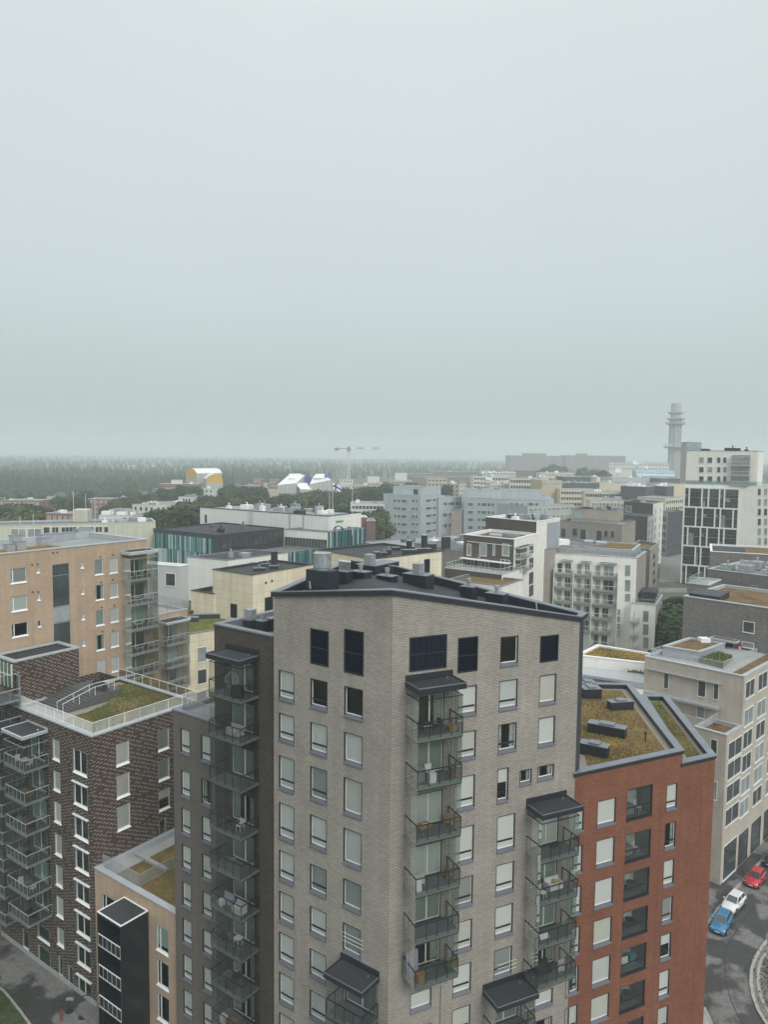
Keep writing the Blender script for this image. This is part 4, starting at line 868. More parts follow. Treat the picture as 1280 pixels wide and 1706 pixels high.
def blk(name, label, pts, iref, Y, mat, z0=0.0, dep=12, felt=FELT2, cope=COPE, par=0.5, cw=0.4, mats=None, cat='building', group=None, B=None, ch=0.12, plan=None):
    """a flat-roofed block whose roof corners are seen at the pixels pts (two: one face, three: two faces)"""
    P = aty(*pts[iref], Y); z = float(P[2]); q = plan or [onz(x, y, z)[:2] if (abs(z - EYE) > 5 and Y < 600) else aty(x, y, Y)[:2] for x, y in pts]
    if len(q) == 3: poly = [q[0], q[1], q[2], q[0] + q[2] - q[1]]
    else:
        f = Face(q[0], q[1]); poly = [q[0], q[1], q[1] - f.n * dep, q[0] - f.n * dep]
    if B is None: B = thing(name, (float(P[0]), float(P[1]), 0), label, cat, group)
    n = len(poly); fcs = [Face(poly[i], poly[(i + 1) % n]) for i in range(n)]
    for i, f in enumerate(fcs): wall(B, f, 0, f.L, z0, z, (), (mats or {}).get(i, mat))
    ring(B, poly, 0.08, cw, z + 0.002, z + ch, cope)
    pi = offs(poly, -cw + 0.02); m = MB()
    for i in range(n): a, b = pi[i], pi[(i + 1) % n]; m.quad((*b, z - par), (*a, z - par), (*a, z + 0.01), (*b, z + 0.01))
    m.build('parapet', cope, B); roof(B, poly, z - par, felt, cw - 0.03)
    return B, poly, z, fcs
def clutter(B, poly, z, n, mats=(ZINC, SLATE, GALV), size=(0.6, 2.0), hh=(0.4, 1.3), name='ventilation_unit', tall=0):
    p = [np.array(q[:2]) for q in poly]
    for k in range(n):
        a, b = random.uniform(0.15, 0.85), random.uniform(0.15, 0.85)
        q = (p[0] * (1 - a) + p[1] * a) * (1 - b) + (p[-1] * (1 - a) + p[2] * a) * b
        w, d, h = random.uniform(*size), random.uniform(*size), random.uniform(*hh); m = MB(); m.box(-w / 2, w / 2, -d / 2, d / 2, 0, h)
        if random.random() < 0.5: m.tube((0, 0, h), (0, 0, h + 0.5), 0.15, 8); m.tube((0, 0, h + 0.5), (0, 0, h + 0.75), 0.26, 8)
        m.build(name, random.choice(mats), B, (q[0], q[1], z), Face(poly[0], poly[1]).rz)
def dbox(B, name, mat, pts, z0, h, dep=None):
    """a box part standing at height z0 on pixel base corners"""
    q = [onz(x, y, z0)[:2] for x, y in pts]
    if len(q) == 3: q.append(q[0] + q[2] - q[1])
    else: f = Face(q[0], q[1]); q += [q[1] - f.n * dep, q[0] - f.n * dep]
    m = MB(); m.prism([tuple(p) for p in q], z0, z0 + h); return m.build(name, mat, B), q
# --- long pale olive building
LOB, pC, zC_, fC_ = blk('apartment_building', 'long pale olive panel building with a bend and rooftop box behind the tan building', [(-60, 878), (40, 875.5), (158, 872)], 1, 176, OLIVEP, cope=COPEL, felt=FELT2)
f1 = Face(onz(-60, 877, zC_), onz(158, 872, zC_)); f2 = Face(onz(158, 872, zC_), onz(259, 869.5, zC_))
for f in (f1, f2):
    po = [f.p, f.q, f.q - f.n * 11, f.p - f.n * 11]
for o in list(LOB.children): bpy.data.objects.remove(o)
pts = [f1.p, f2.p, f2.q, f2.q - f2.n * 11, f2.p - f1.n * 11, f1.p - f1.n * 11]
shell(LOB, pts, 0, zC_, OLIVEP, cope=COPEL, felt=FELT2, par=0.3)
for xl, xr, dk in ((18, 30, 'l'), (31, 42, 'l'), (45.5, 56, 'l'), (57, 68, 'l')): pfw(LOB, f1, xl, xr, 881.5, 896, 1, dk)
for xl, xr, n in ((72, 82, 1), (86, 97, 2), (102, 127, 4), (131, 155, 4)): pfw(LOB, f1, xl, xr, 878.5, 888.5, n, 'd')
for xl, xr, n in ((158.5, 169.5, 2), (173, 180, 1)): pfw(LOB, f2, xl, xr, 878, 887, n, 'd')
dbox(LOB, 'plant_room', OLIVEP, [(121, 869), (146, 869.5), (153, 866.5)], zC_ - 0.3, 3.0)
m = MB()
for px, y0, h in ((122.5, 869, 7.5), (143, 868, 7.0), (158, 868, 6), (55, 874, 2.5), (33, 874, 1.8)):
    p = onz(px, y0, zC_); m.tube(p, p + np.array([0, 0, h]), 0.05, 5)
m.build('antenna', WFRAME, LOB); clutter(LOB, pts[1:4] + [pts[4]], zC_ - 0.3, 9, (FELT3, ZINC, WFRAME), (0.8, 2.4), (0.3, 1.0))
# --- teal finned building
TEALS = [plain('fin_teal', (0.055, 0.19, 0.20), 0.4, var=0.2), plain('fin_aqua', (0.13, 0.30, 0.31), 0.4, var=0.15), plain('fin_pale', (0.48, 0.57, 0.56), 0.45, var=0.1), plain('fin_black', (0.012, 0.018, 0.022), 0.3, var=0.1), plain('fin_deep', (0.03, 0.095, 0.11), 0.4, var=0.2)]
def fins(B, fc, u0, u1, z0, z1, step=0.42, rows=1, wts=(3, 3, 2, 2, 3), dep=0.2):
    m = MB(); n = int((u1 - u0) / step); dz = (z1 - z0) / rows
    for j in range(rows):
        for i in range(n):
            x = u0 + (u1 - u0) * (i + 0.5) / n; k = random.choices(range(5), wts)[0]; w = step * random.choice((0.3, 0.5, 0.8, 0.8)) / 2
            m.box(x - w, x + w, -dep * random.uniform(0.4, 1), -0.01, z0 + dz * j + 0.04, z0 + dz * (j + 1) - 0.04, k, 'kb')
    o = m.build('cladding_fins', TEALS, B, (fc.p[0], fc.p[1], 0), fc.rz); o['kind'] = 'stuff'
TB, pT, zT_, fT_ = blk('office_building', 'low office building clad in teal and white vertical fins with flat black roof', [(255, 881), (361, 892), (473, 880)], 1, 172, plain('fin_backing', (0.03, 0.05, 0.055), 0.5), felt=FELT, cope=plain('black_band', (0.03, 0.032, 0.034), 0.6), par=0.2, cw=0.3, mats={1: plain('black_band', (0.03, 0.032, 0.034), 0.6)})
fins(TB, fT_[0], 0.2, fT_[0].L - 1.6, zT_ - 26, zT_ - 0.9, 0.36, 7, (3, 4, 4, 1, 2))
for j in range(2): gwin(TB, fT_[1], 1.5, fT_[1].L - 0.5, 12, zT_ - 1.0 - 3.6 * j, 3, 1, fT_[1].L / 13, 2.3, 1, 'd', DFRAME)
clutter(TB, pT, zT_ - 0.2, 4, (FELT2, SLATE))
_, pT2, zT2, fT2 = blk('', '', [(473, 882), (546.5, 887), (609, 880)], 1, 184, WPANEL, felt=FELT2, par=0.2, cw=0.3, B=TB, mats={1: plain('fin_backing', (0, 0, 0))})
fins(TB, fT2[1], 0.1, fT2[1].L, zT2 - 16, zT2 + 0.1, 0.36, 4, (3, 2, 1, 1, 4))
gwin(TB, fT2[0], 0.3, fT2[0].L - 0.3, 14, zT2 - 1.9, 3, 1, fT2[0].L / 15, 2.2, 1, 'd', GFRAME)
zw = z_at(fT2[1].p, 546.5, 914); w0 = along(fT2[1].p, fT2[1].d, 400, 940); wv = [w0, fT2[1].p - fT2[1].d * 0.05, fT2[1].p - fT2[1].d * 0.05 - fT2[1].n * 14, w0 - fT2[1].n * 14]
m = MB(); m.prism([tuple(p) for p in wv], 0, zw - 0.3); m.build('low_wing', FELT2, TB); fw_ = Face(wv[0], wv[1]); fins(TB, fw_, 0, fw_.L, zw - 12, zw + 0.4, 0.36, 3, (3, 2, 1, 1, 4))
# roof arch sculpture and flag poles
c = onz(564, 884, zT2)
for k in range(3):
    m = MB(); a0 = None
    for i in range(9):
        t = math.pi * i / 8; p = c + np.array([-1.35 * math.cos(t) * (1 - 0.2 * k), 0.4 * k, 1.15 * math.sin(t)])
        if a0 is not None: m.tube(a0, p, 0.09, 5)
        a0 = p
    m.build('roof_arch', SLATE, TB)
# --- big white hall with the green sign
WW, pW, zW, fW = blk('hall', 'big white sheet clad hall with green lettering behind the teal office building', [(333, 845.5), (547, 860.5), (602, 854)], 1, 190, WPANEL, felt=FELT3, cope=plain('black_band', (0, 0, 0)), par=0.3, cw=0.25, ch=0.2)
clutter(WW, pW, zW - 0.3, 22, (SLATE, SLATE, ZINC, WFRAME, GFRAME), (0.8, 3.0), (0.6, 2.2))
m = MB()
for px in (483, 506): u = fW[0].uz(px, 870)[0]; m.box(u - 0.12, u + 0.12, -0.15, -0.01, zW - 9, zW)
u = fW[0].uz(418, 860)[0]; m.box(u - 0.05, u + 0.05, -0.5, -0.4, zW - 7, zW + 1.5); m.box(u + 0.7, u + 0.8, -0.5, -0.4, zW - 7, zW + 1.5)
m.build('downpipe', GFRAME, WW, (fW[0].p[0], fW[0].p[1], 0), fW[0].rz)
fwin(WW, fW[0], fW[0].uz(341, 855)[0], zW - 4.2, 0.9, 2.2, 1, 'd', GFRAME)
def lettering(txt, B, fc, px, py, hgt, mat, wid=None, out=0.06):
    cu = bpy.data.curves.new('lettering', 'FONT'); cu.body = txt; cu.size = hgt; cu.extrude = 0.04; o = bpy.data.objects.new('tmp', cu); LINK(o)
    me = bpy.data.meshes.new_from_object(o.evaluated_get(bpy.context.evaluated_depsgraph_get())); bpy.data.objects.remove(o)
    k = [v.co.copy() for v in me.vertices]; wmax = max(v.x for v in k)
    s = (wid / wmax) if wid else 1.0
    for v in me.vertices: v.co = (v.co.x * s, -v.co.z - out, v.co.y)
    me.materials.append(mat); me.flip_normals(); u, z = fc.uz(px, py); q = fc.at(u); return place(me, 'lettering', B, (q[0], q[1], z), fc.rz)
SIGN = plain('sign_green', (0.03, 0.36, 0.10), 0.5, var=0.0)
lettering('tennuo', WW, fW[1], 559, 871.5, 1.3, SIGN, 3.6)
# --- cream penthouse block, white panelled block and low roof
WP, pP, zP, fP = blk('office_building', 'small white panelled block between the teal building and the cream block', [(311.5, 928), (379, 934), (480, 921)], 1, 146, WPANEL, felt=FELT, par=0.2, cw=0.3)
clutter(WP, pP, zP - 0.2, 3)
CRM, pK, zK_, fK = blk('penthouse_block', 'cream panelled block with flat black roof and dark door left of the grey tower', [(354, 949), (421, 958.5), (522, 941)], 1, 123, CREAM, felt=FELT, cope=plain('black_band', (0, 0, 0)), par=0.3, cw=0.35)
def dark_door(B, fc, xl, xr, yt, yb):
    u0, z1 = fc.uz(xl, yt); u1 = fc.uz(xr, yt)[0]; z0 = z_at(fc.at(u0), xl, yb); m = MB(); w, h = u1 - u0, z1 - z0
    m.box(0, w, -0.05, 0, 0, h, 0, 'k'); m.box(w * 0.12, w * 0.88, -0.07, -0.05, 0.1, h - 0.12, 1, 'k'); q = fc.at(u0); m.build('door', [DFRAME, NAVY], B, (q[0], q[1], z0), fc.rz)
dark_door(CRM, fK[0], 384, 395, 1005, 1028); dark_door(CRM, fK[1], 441, 455, 996, 1022)
m = MB()
for x, y in ((443, 971), (453, 968)): u, z = fK[1].uz(x, y); m.box(u - 0.2, u + 0.2, -0.04, 0.02, z - 0.2, z + 0.2)
m.build('vent_grille', DFRAME, CRM, (fK[1].p[0], fK[1].p[1], 0), fK[1].rz)
def roofunit(B, px, py, z, w, d, h, mat=SLATE, cowl=None): return vent(B, onz(px, py, z), w, d, h, RAD(10), cowl, mat=mat)
for px, py, w, d, h, cw in ((432, 951, 2.0, 0.9, 0.5, 'pipe'), (456, 948, 1.7, 1.1, 0.6, None), (446, 943, 2.4, 0.8, 0.4, 'pipe'), (423, 941, 1.4, 0.8, 0.4, None)): roofunit(CRM, px, py, zK_ - 0.3, w, d, h, SLATE, cw)
m = MB(); p = onz(457, 944, zK_ - 0.3); m.tube(p, p + np.array([0, 0, 2.7]), 0.62, 14); m.tube(p + np.array([0, 0, 2.7]), p + np.array([0, 0, 2.75]), 0.66, 14); m.build('cooling_stack', SLATE, CRM)
_, pl, zl, fl_ = blk('', '', [(318, 984), (356, 990)], 1, 128, CREAM, dep=7, felt=FELT, cope=plain('black_band', (0, 0, 0)), B=CRM)
GW, pG, zG, fG = blk('apartment_building', 'cream rendered apartment wall with green roof squeezed between tan building and umber wing', [(296, 1060), (460, 1033)], 0, 113, CREAM, dep=24, felt=SED_G, cope=COPE, par=0.4)
pfw(GW, fG[0], 328.5, 343.5, 1080, 1104, 1, 'l', WFRAME); pfw(GW, fG[0], 329, 343.5, 1117, 1140, 1, 'd', WFRAME); pfw(GW, fG[0], 329, 343.5, 1154, 1177, 1, 'l', WFRAME)
for px, py, w, d, h in ((318, 1035, 2.5, 1.4, 0.7), (345, 1030, 5.0, 0.6, 0.7), (360, 1022, 6.0, 0.6, 0.7), (384, 1026, 0.8, 0.6, 1.0), (330, 1022, 3.0, 0.6, 0.6)): roofunit(GW, px, py, zG - 0.4, w, d, h, plain('planter_dark', (0.03, 0.035, 0.035), 0.7))
WS, pS, zS, fS = blk('apartment_building', 'small pale grey house with one teal tinted window behind the tan balconies', [(225, 938), (299, 944)], 1, 134, plain('pale_grey_render', (0.48, 0.50, 0.51), 0.8, var=0.06), dep=2.5, felt=COPEL, cope=WFRAME)
pfw(WS, fS[0], 276, 291.5, 955, 975, 1, 'd', WFRAME)
# --- cream block with black roof behind the tower
CB, pB, zB, fB = blk('penthouse_block', 'cream panelled block with black roof plant and dark door behind the grey tower roof', [(621, 932.2), (736.5, 919)], 1, 136, CREAM, dep=16, felt=FELT, cope=plain('black_band', (0, 0, 0)), par=0.3)
dark_door(CB, fB[0], 707, 716.5, 932, 955)
for px, py, w, d, h, cw in ((683, 924, 2.4, 1.4, 0.9, None), (705, 921, 2.8, 1.4, 0.8, None), (640, 928, 1.0, 0.8, 0.8, 'pipe'), (648, 924, 0.8, 0.8, 0.9, 'pipe'), (720, 913, 1.6, 1.0, 0.8, None), (660, 917, 1.4, 1.0, 0.6, None), (628, 929, 1.0, 1.4, 1.0, None)): roofunit(CB, px, py, zB - 0.3, w, d, h, SLATE, cw)
for px, py, r, h in ((682, 920, 0.55, 2.2), (707, 917, 0.6, 2.9)):
    m = MB(); p = onz(px, py, zB - 0.3); m.tube(p, p + np.array([0, 0, h]), r, 14); m.tube(p + np.array([0, 0, h]), p + np.array([0, 0, h + 0.06]), r + 0.05, 14, 1)
    m.build('cooling_stack', [SLATE, COPEL], CB)
LR, pR_, zR_, fR_ = blk('workshop', 'low grey roofed building with beige wall between the teal building and grey office', [(600, 903), (690, 919)], 0, 205, BR_GB, dep=42, felt=FELT3, cope=COPE, par=0.1); clutter(LR, pR_, zR_ - 0.1, 9, (FELT2, ZINC, WFRAME), (1, 5), (0.4, 1.2))
LR2, p2_, z2_, f2_ = blk('workshop', 'low beige brick building with cluttered grey roof behind the brown terrace', [(690, 905), (800, 925)], 0, 175, BR_GB, dep=40, felt=FELT2, cope=COPE, par=0.1); clutter(LR2, p2_, z2_ - 0.1, 10, (FELT3, ZINC, WFRAME), (1, 4), (0.4, 1.2))
m = MB(); p = onz(743, 914, z2_); m.box(p[0] - 1.0, p[0] + 1.0, p[1] - 0.5, p[1] + 0.5, z2_ - 0.2, z2_ + 2.6); m.build('chimney', SLATE, LR2)
# --- blue grey office building
GO, pO, zO, fO = blk('office_building', 'blue grey panelled office block with ribbon windows, its left wing', [(639, 823), (701, 826), (735.5, 823.5)], 1, 320, BLUEP, felt=FELT3, cope=COPEL, cw=0.6)
rows5 = [(831.5, 836.5), (844.5, 849.5), (857, 862), (870, 875), (883, 888)]
for yt, yb in rows5:
    pfw(GO, fO[0], 656.5, 680, yt, yb, 7, 'm'); pfw(GO, fO[0], 684.5, 696.5, yt + 0.5, yb + 0.5, 4, 'm'); pfw(GO, fO[1], 710, 733.5, yt + 0.5, yb, 6, 'm')
_, pO2, zO2, fO2 = blk('', '', [(655.5, 810), (705, 811.5), (735, 810)], 1, 326, BLUEP, felt=FELT3, cope=COPEL, B=GO); clutter(GO, pO2, zO2 - 0.5, 6, (ZINC, FELT3))
pfw(GO, fO2[0], 689.5, 697, 815, 823.5, 1, 'd', GFRAME)
GO2, pO3, zO3, fO3 = blk('office_building', 'blue grey panelled office wing with ribbon windows and rooftop plant storey', [(774, 829), (908, 834)], 0, 322, BLUEP, dep=16, felt=FELT3, cope=COPEL)
for k, (yt, yb) in enumerate(rows5):
    for xl, xr, n in ((778, 791, 4), (796.5, 824, 8), (848, 872, 7), (878, 900, 6)): pfw(GO2, fO3[0], xl, xr, yt + 6, yb + 6.3, n, 'm')
_, pO5, zO5, fO5 = blk('', '', [(731, 829.5), (775, 828)], 0, 330, BLUEP, dep=14, felt=FELT3, cope=COPEL, B=GO2)
for yt, yb in ((837, 842.5), (855, 861.5), (873, 879.5), (891, 896)): pfw(GO2, fO5[0], 736.5, 772, yt, yb, 9, 'm')
_, pO4, zO4, fO4 = blk('', '', [(770, 815), (903, 817.5)], 0, 329, BLUEP, dep=10, felt=FELT3, cope=COPEL, B=GO2); clutter(GO2, pO4, zO4 - 0.5, 8, (ZINC, FELT3))
ST, pS_, zS_, fS_ = blk('stair_tower', 'tan brick stair tower standing against the blue grey office', [(752, 849), (770.5, 849.5), (773, 848)], 1, 300, BR_GB, felt=FELT2, mats={1: SLATE})
# --- brown terrace building
BT, pb, zb_, fb = blk('apartment_building', 'dark brown and white stepped apartment building with glass railed terrace', [(773, 891), (857, 899), (897, 889)], 1, 150, BR_BR, felt=SED_B, cope=WFRAME, mats={1: WHITE}, cw=0.5)
for xl, xr in ((779, 785.5), (800, 811), (822, 825.5), (838, 849)): pfw(BT, fb[0], xl, xr, 906, 925, 1, 'l')
for xl, xr in ((779, 790), (803, 815), (835, 849)): pfw(BT, fb[0], xl, xr, 932, 950, 2, 'd')
m = MB(); ua_, ub_ = fb[0].uz(772, 928)[0], fb[0].uz(853, 934)[0]; zaw = fb[0].uz(772, 928)[1]
m.box(ua_, ub_, -1.6, 0, zaw - 0.12, zaw); m.box(ua_ + 1, ub_, -0.15, 0, zaw + 3.4, zaw + 3.5); m.build('awning', WFRAME, BT, (fb[0].p[0], fb[0].p[1], 0), fb[0].rz)
for yt, yb in ((908, 922), (931, 946), (955, 973), (977, 993)): pfw(BT, fb[1], 882.5, 888.5, yt, yb, 1, 'd', DFRAME)
s8 = [fb[1].uz(858, 930)[0], fb[1].uz(878, 930)[0]]
for y in (931, 953): z = z_at(fb[1].at(s8[0]), 858, y); balcony(BT, fb[1], s8[0], s8[1], z, 1.2, 2.9, 'W', False); fwin(BT, fb[1], s8[0] + 0.3, z + 0.05, s8[1] - s8[0] - 0.6, 2.2, 2, 'd')
canopy(BT, fb[1], s8[0] - 0.1, s8[1] + 0.1, z_at(fb[1].at(s8[0]), 858, 912), 1.4, COPEL, FELT, WFRAME, 0.2, 0.05)
_, pb2, zb2, fb2 = blk('', '', [(741.5, 946.5), (836.5, 958), (871, 948)], 1, 143, BR_BR, felt=CONC, cope=COPEL, B=BT, mats={1: WHITE}, par=0.3)
q = offs(pb2, -0.25); railing(BT, [q[3], q[0], q[1], q[2]], zb2, 1.1, WFRAME, 0, post=1.3, glass=GLASSB)
for yt, yb in ((966, 980),): pfw(BT, fb2[1], 842, 846, yt, yb, 1, 'd')
_, pb3, zb3, fb3 = blk('', '', [(810, 861.5), (894.5, 869.5), (933.5, 864)], 1, 162, BR_BR, felt=FELT3, cope=WFRAME, B=BT, mats={1: WHITE}); clutter(BT, pb3, zb3 - 0.5, 16, (ZINC, WFRAME, ZINC, SLATE), (0.6, 2.2), (0.5, 1.5))
m = MB(); u0_, u1_ = fb3[1].uz(912, 880)[0], fb3[1].uz(932, 880)[0]; m.box(u0_, u1_, -0.08, -0.01, zb3 - 9, zb3 - 0.6); m.build('zinc_panel', ZINC, BT, (fb3[1].p[0], fb3[1].p[1], 0), fb3[1].rz)
dbox(BT, 'roof_box', ZINC, [(815, 896), (835, 898), (838, 895)], zb_ - 0.5, 0.7); dbox(BT, 'roof_box', ZINC, [(840, 894), (864, 896.5), (866, 893)], zb_ - 0.5, 0.8)
LB, plb, zlb, flb = blk('garage', 'low white garage with yellow sedum roof in front of the brown terrace building', [(745, 966), (838, 977)], 1, 134, WHITE, dep=9, felt=SED_R, cope=COPE, par=0.3)
# --- white balcony building
WB, pw, zw_, fw = blk('apartment_building', 'ivory apartment building with rows of white balconies behind the grey tower', [(888, 919.5), (1062, 930.5), (1078, 919)], 1, 160, CREAMW, felt=CONC, cope=COPEL, mats={1: BR_GB}, cw=0.5)
for k, (y, dy) in enumerate(((932, 14), (955, 15.5), (977.5, 15), (999, 14), (1022, 14), (1044, 14))):
    pfw(WB, fw[0], 902, 909, y, y + dy, 1, 'd', GFRAME); pfw(WB, fw[0], 914.5, 921.5, y + 0.5, y + dy + 0.5, 1, 'd', GFRAME)
for y, dy in ((942, 16), (966.5, 17), (989.5, 11)): pfw(WB, fw[0], 1043, 1050.5, y, y + dy, 1, 'l', GFRAME)
edges = [fw[0].uz(x, 960)[0] for x in (925.5, 958, 989, 1032)]; zf = [z_at(fw[0].at(edges[0]), 925, y) for y in (953, 976, 998.5, 1021, 1043.5, 1066)]
for k, z in enumerate(zf):
    for i in range(3):
        a, b = edges[i] + 0.02, edges[i + 1] - 0.02
        if k >= 3 and i == 2: b -= 1.2
        if k == 5 and i == 1: continue
        balcony(WB, fw[0], a, b, z, 1.5, 2.85, 'W', False); fwin(WB, fw[0], a + 0.5, z + 0.03, 1.0, 2.1, 1, random.choice('dlll'), WFRAME); fwin(WB, fw[0], a + 2.2, z + 0.03, max(0.8, (b - a - 2.6) * 0.75), 2.1, 2, random.choice('dllm'), WFRAME)
    if k == 0:
        for i in range(3): canopy(WB, fw[0], edges[i] + 1.3, edges[i + 1] - 0.3, z + 2.95, 1.3, COPEL, SLATE, WFRAME, 0.15, 0.05)
cm = MB()
for e_ in edges: cm.box(e_ - 0.07, e_ + 0.07, -1.66, -0.02, zf[-1] - 0.5, zf[0] + (1.1 if e_ not in (edges[0], edges[3]) else 1.1))
cm.build('balcony_fins', SLABW, WB, (fw[0].p[0], fw[0].p[1], 0), fw[0].rz)['kind'] = 'stuff'
q = offs(pw, -0.3); railing(WB, [q[0], q[1], q[2]], zw_ + 0.1, 1.2, COPEL, 0, post=1.2, glass=GLASSB)
_, pw2, zw2, fw2 = blk('', '', [(922, 907.5), (1055, 917.5), (1068, 907)], 1, 166, ZINC, felt=SED_R, cope=COPEL, B=WB, par=0.1, cw=0.4); dbox(WB, 'roof_box', ZINC, [(973, 905), (988, 906), (990, 903)], zw2, 0.5); dbox(WB, 'roof_box', ZINC, [(993, 907), (1010, 908), (1012, 905)], zw2, 0.5)
_, pw3, zw3, fw3 = blk('', '', [(1052, 1005.5), (1093.5, 1009), (1105, 991.5)], 1, 157, CREAMW, felt=CONC, cope=COPEL, B=WB, mats={1: BR_GB}, par=0.3); q = offs(pw3, -0.25); railing(WB, [q[0], q[1], q[2]], zw3, 1.1, COPEL, 0, post=1.2, glass=GLASSB)
for y in (1018, 1040, 1062): pfw(WB, fw3[0], 1073, 1081, y, y + 16, 1, 'l', GFRAME)
a, b = fw3[0].uz(1033, 1030)[0], fw3[0].uz(1066, 1030)[0]; a = max(a, 0.1)
for k, y in enumerate((1034, 1057, 1079)):
    z = z_at(fw3[0].at(a), 1040, y); balcony(WB, fw3[0], a, b, z, 1.5, 2.85, 'W', False); fwin(WB, fw3[0], a + 0.6, z + 0.03, b - a - 1.6, 2.1, 3, 'm', WFRAME)
dbox(WB, 'terrace_screen', SLATE, [(1068, 1001), (1093, 1002.5), (1096, 994)], zw3, 2.0)
for y in (1015, 1027, 1039, 1051): pfw(WB, fw3[0], 1028, 1034, y, y + 9, 1, 'l', GFRAME)
_, pw4, zw4, fw4 = blk('', '', [(1050, 910), (1084, 916.5), (1098, 906)], 1, 176, BR_GB, felt=SED_B, cope=COPE, B=WB)
for y in (925, 938, 952, 966): pfw(WB, fw4[1], 1089, 1091.5, y, y + 6, 1, 'd', DFRAME)
# --- greige stepped block, brown/white block and navy block behind
GB, pg, zg_, fg = blk('apartment_building', 'greige brick block with roof terrace and taller rear box behind the ivory balconies', [(933, 867.5), (1037, 875), (1060, 868.5)], 1, 212, BR_GB, felt=CONC, cope=COPE)
for xl, xr, yt, yb, n in ((936, 943, 880, 895, 1), (955, 962.5, 880, 892, 1), (968, 986, 882, 898, 2), (995, 1003, 884, 900, 1), (1008, 1024, 884, 894, 3), (956, 962, 899, 906, 1), (968, 986, 901, 910, 2)): pfw(GB, fg[0], xl, xr, yt, yb, n, 'm', GFRAME)
q = offs(pg, -0.3); railing(GB, [q[0], q[1], q[2]], zg_, 1.1, DFRAME, 0, post=2, glass=GLASSB)
_, pg2, zg2, fg2 = blk('', '', [(953, 847.5), (1029, 850.5), (1040, 847)], 1, 222, BR_GB, felt=FELT2, cope=COPE, B=GB); clutter(GB, pg2, zg2 - 0.5, 7, (ZINC, SLATE)); pfw(GB, fg2[0], 958, 970, 852, 864, 2, 'l', GFRAME)
BW, pd, zd, fd = blk('apartment_building', 'dark brown apartment block with a white glazed side behind the greige block', [(1040, 835), (1089, 839.5), (1106, 836)], 1, 268, BR_BR, felt=FELT2, cope=COPE, mats={1: WHITE}); clutter(BW, pd, zd - 0.5, 6)
pfw(BW, fd[0], 1043, 1053, 842, 852, 1, 'l'); gwin(BW, fd[1], 0.8, fd[1].L - 1, 2, zd - 2, 3.0, 11, 1.6, 1.9, 1, 'm', WFRAME)
_, pd2, zd2, fd2 = blk('', '', [(1036, 857), (1080, 861), (1091, 858)], 1, 256, BR_BR, felt=FELT2, cope=COPE, B=BW, mats={1: WHITE}); gwin(BW, fd2[1], 0.4, fd2[1].L - 0.4, 2, zd2 - 1.5, 3.0, 11, 0.9, 2.2, 1, 'm', WFRAME)
NV, pn, zn, fn = blk('apartment_building', 'navy clad apartment block with a pale glazed strip by the white tower', [(1103, 851), (1114, 853.5), (1139, 851)], 1, 298, plain('navy_clad', (0.055, 0.06, 0.075), 0.6, var=0.1), felt=SED_G, cope=COPE, mats={0: CONC})
gwin(NV, fn[0], 0.5, fn[0].L - 0.5, 1, zn - 2, 3.1, 9, fn[0].L * 0.6, 2.3, 2, 'm', WFRAME); gwin(NV, fn[1], 1, fn[1].L - 1, 6, zn - 3, 3.1, 8, 0.5, 0.7, 1, 'd', GFRAME, skip=lambda i, j: (i + j) % 2)
# --- white tower with the glazed grid
WT, pt, zt_, ft = blk('apartment_tower', 'white apartment tower with a staggered white grid of dark balconies at the right edge', [(1140.5, 806.5), (1330, 812)], 0, 236, WHITE, dep=22, felt=CONC, cope=WFRAME)
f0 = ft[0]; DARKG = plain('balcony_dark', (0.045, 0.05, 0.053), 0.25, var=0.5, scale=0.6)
ug0, ug1 = f0.uz(1141.5, 830)[0], f0.uz(1232.5, 830)[0]; zg1 = zt_ - 1.0; ms = 6.1; wdt = ug1 - ug0
PAT = [[0.09, 0.24, 0.12, 0.20, 0.09, 0.26], [0.23, 0.12, 0.23, 0.10, 0.23, 0.09], [0.09, 0.24, 0.12, 0.22, 0.09, 0.24], [0.25, 0.10, 0.24, 0.10, 0.09, 0.22], [0.09, 0.24, 0.11, 0.22, 0.10, 0.24]]
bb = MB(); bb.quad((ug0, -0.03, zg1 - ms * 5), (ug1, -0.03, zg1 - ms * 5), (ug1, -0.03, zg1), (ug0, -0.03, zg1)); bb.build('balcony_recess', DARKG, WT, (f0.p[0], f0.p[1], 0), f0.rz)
g = MB()
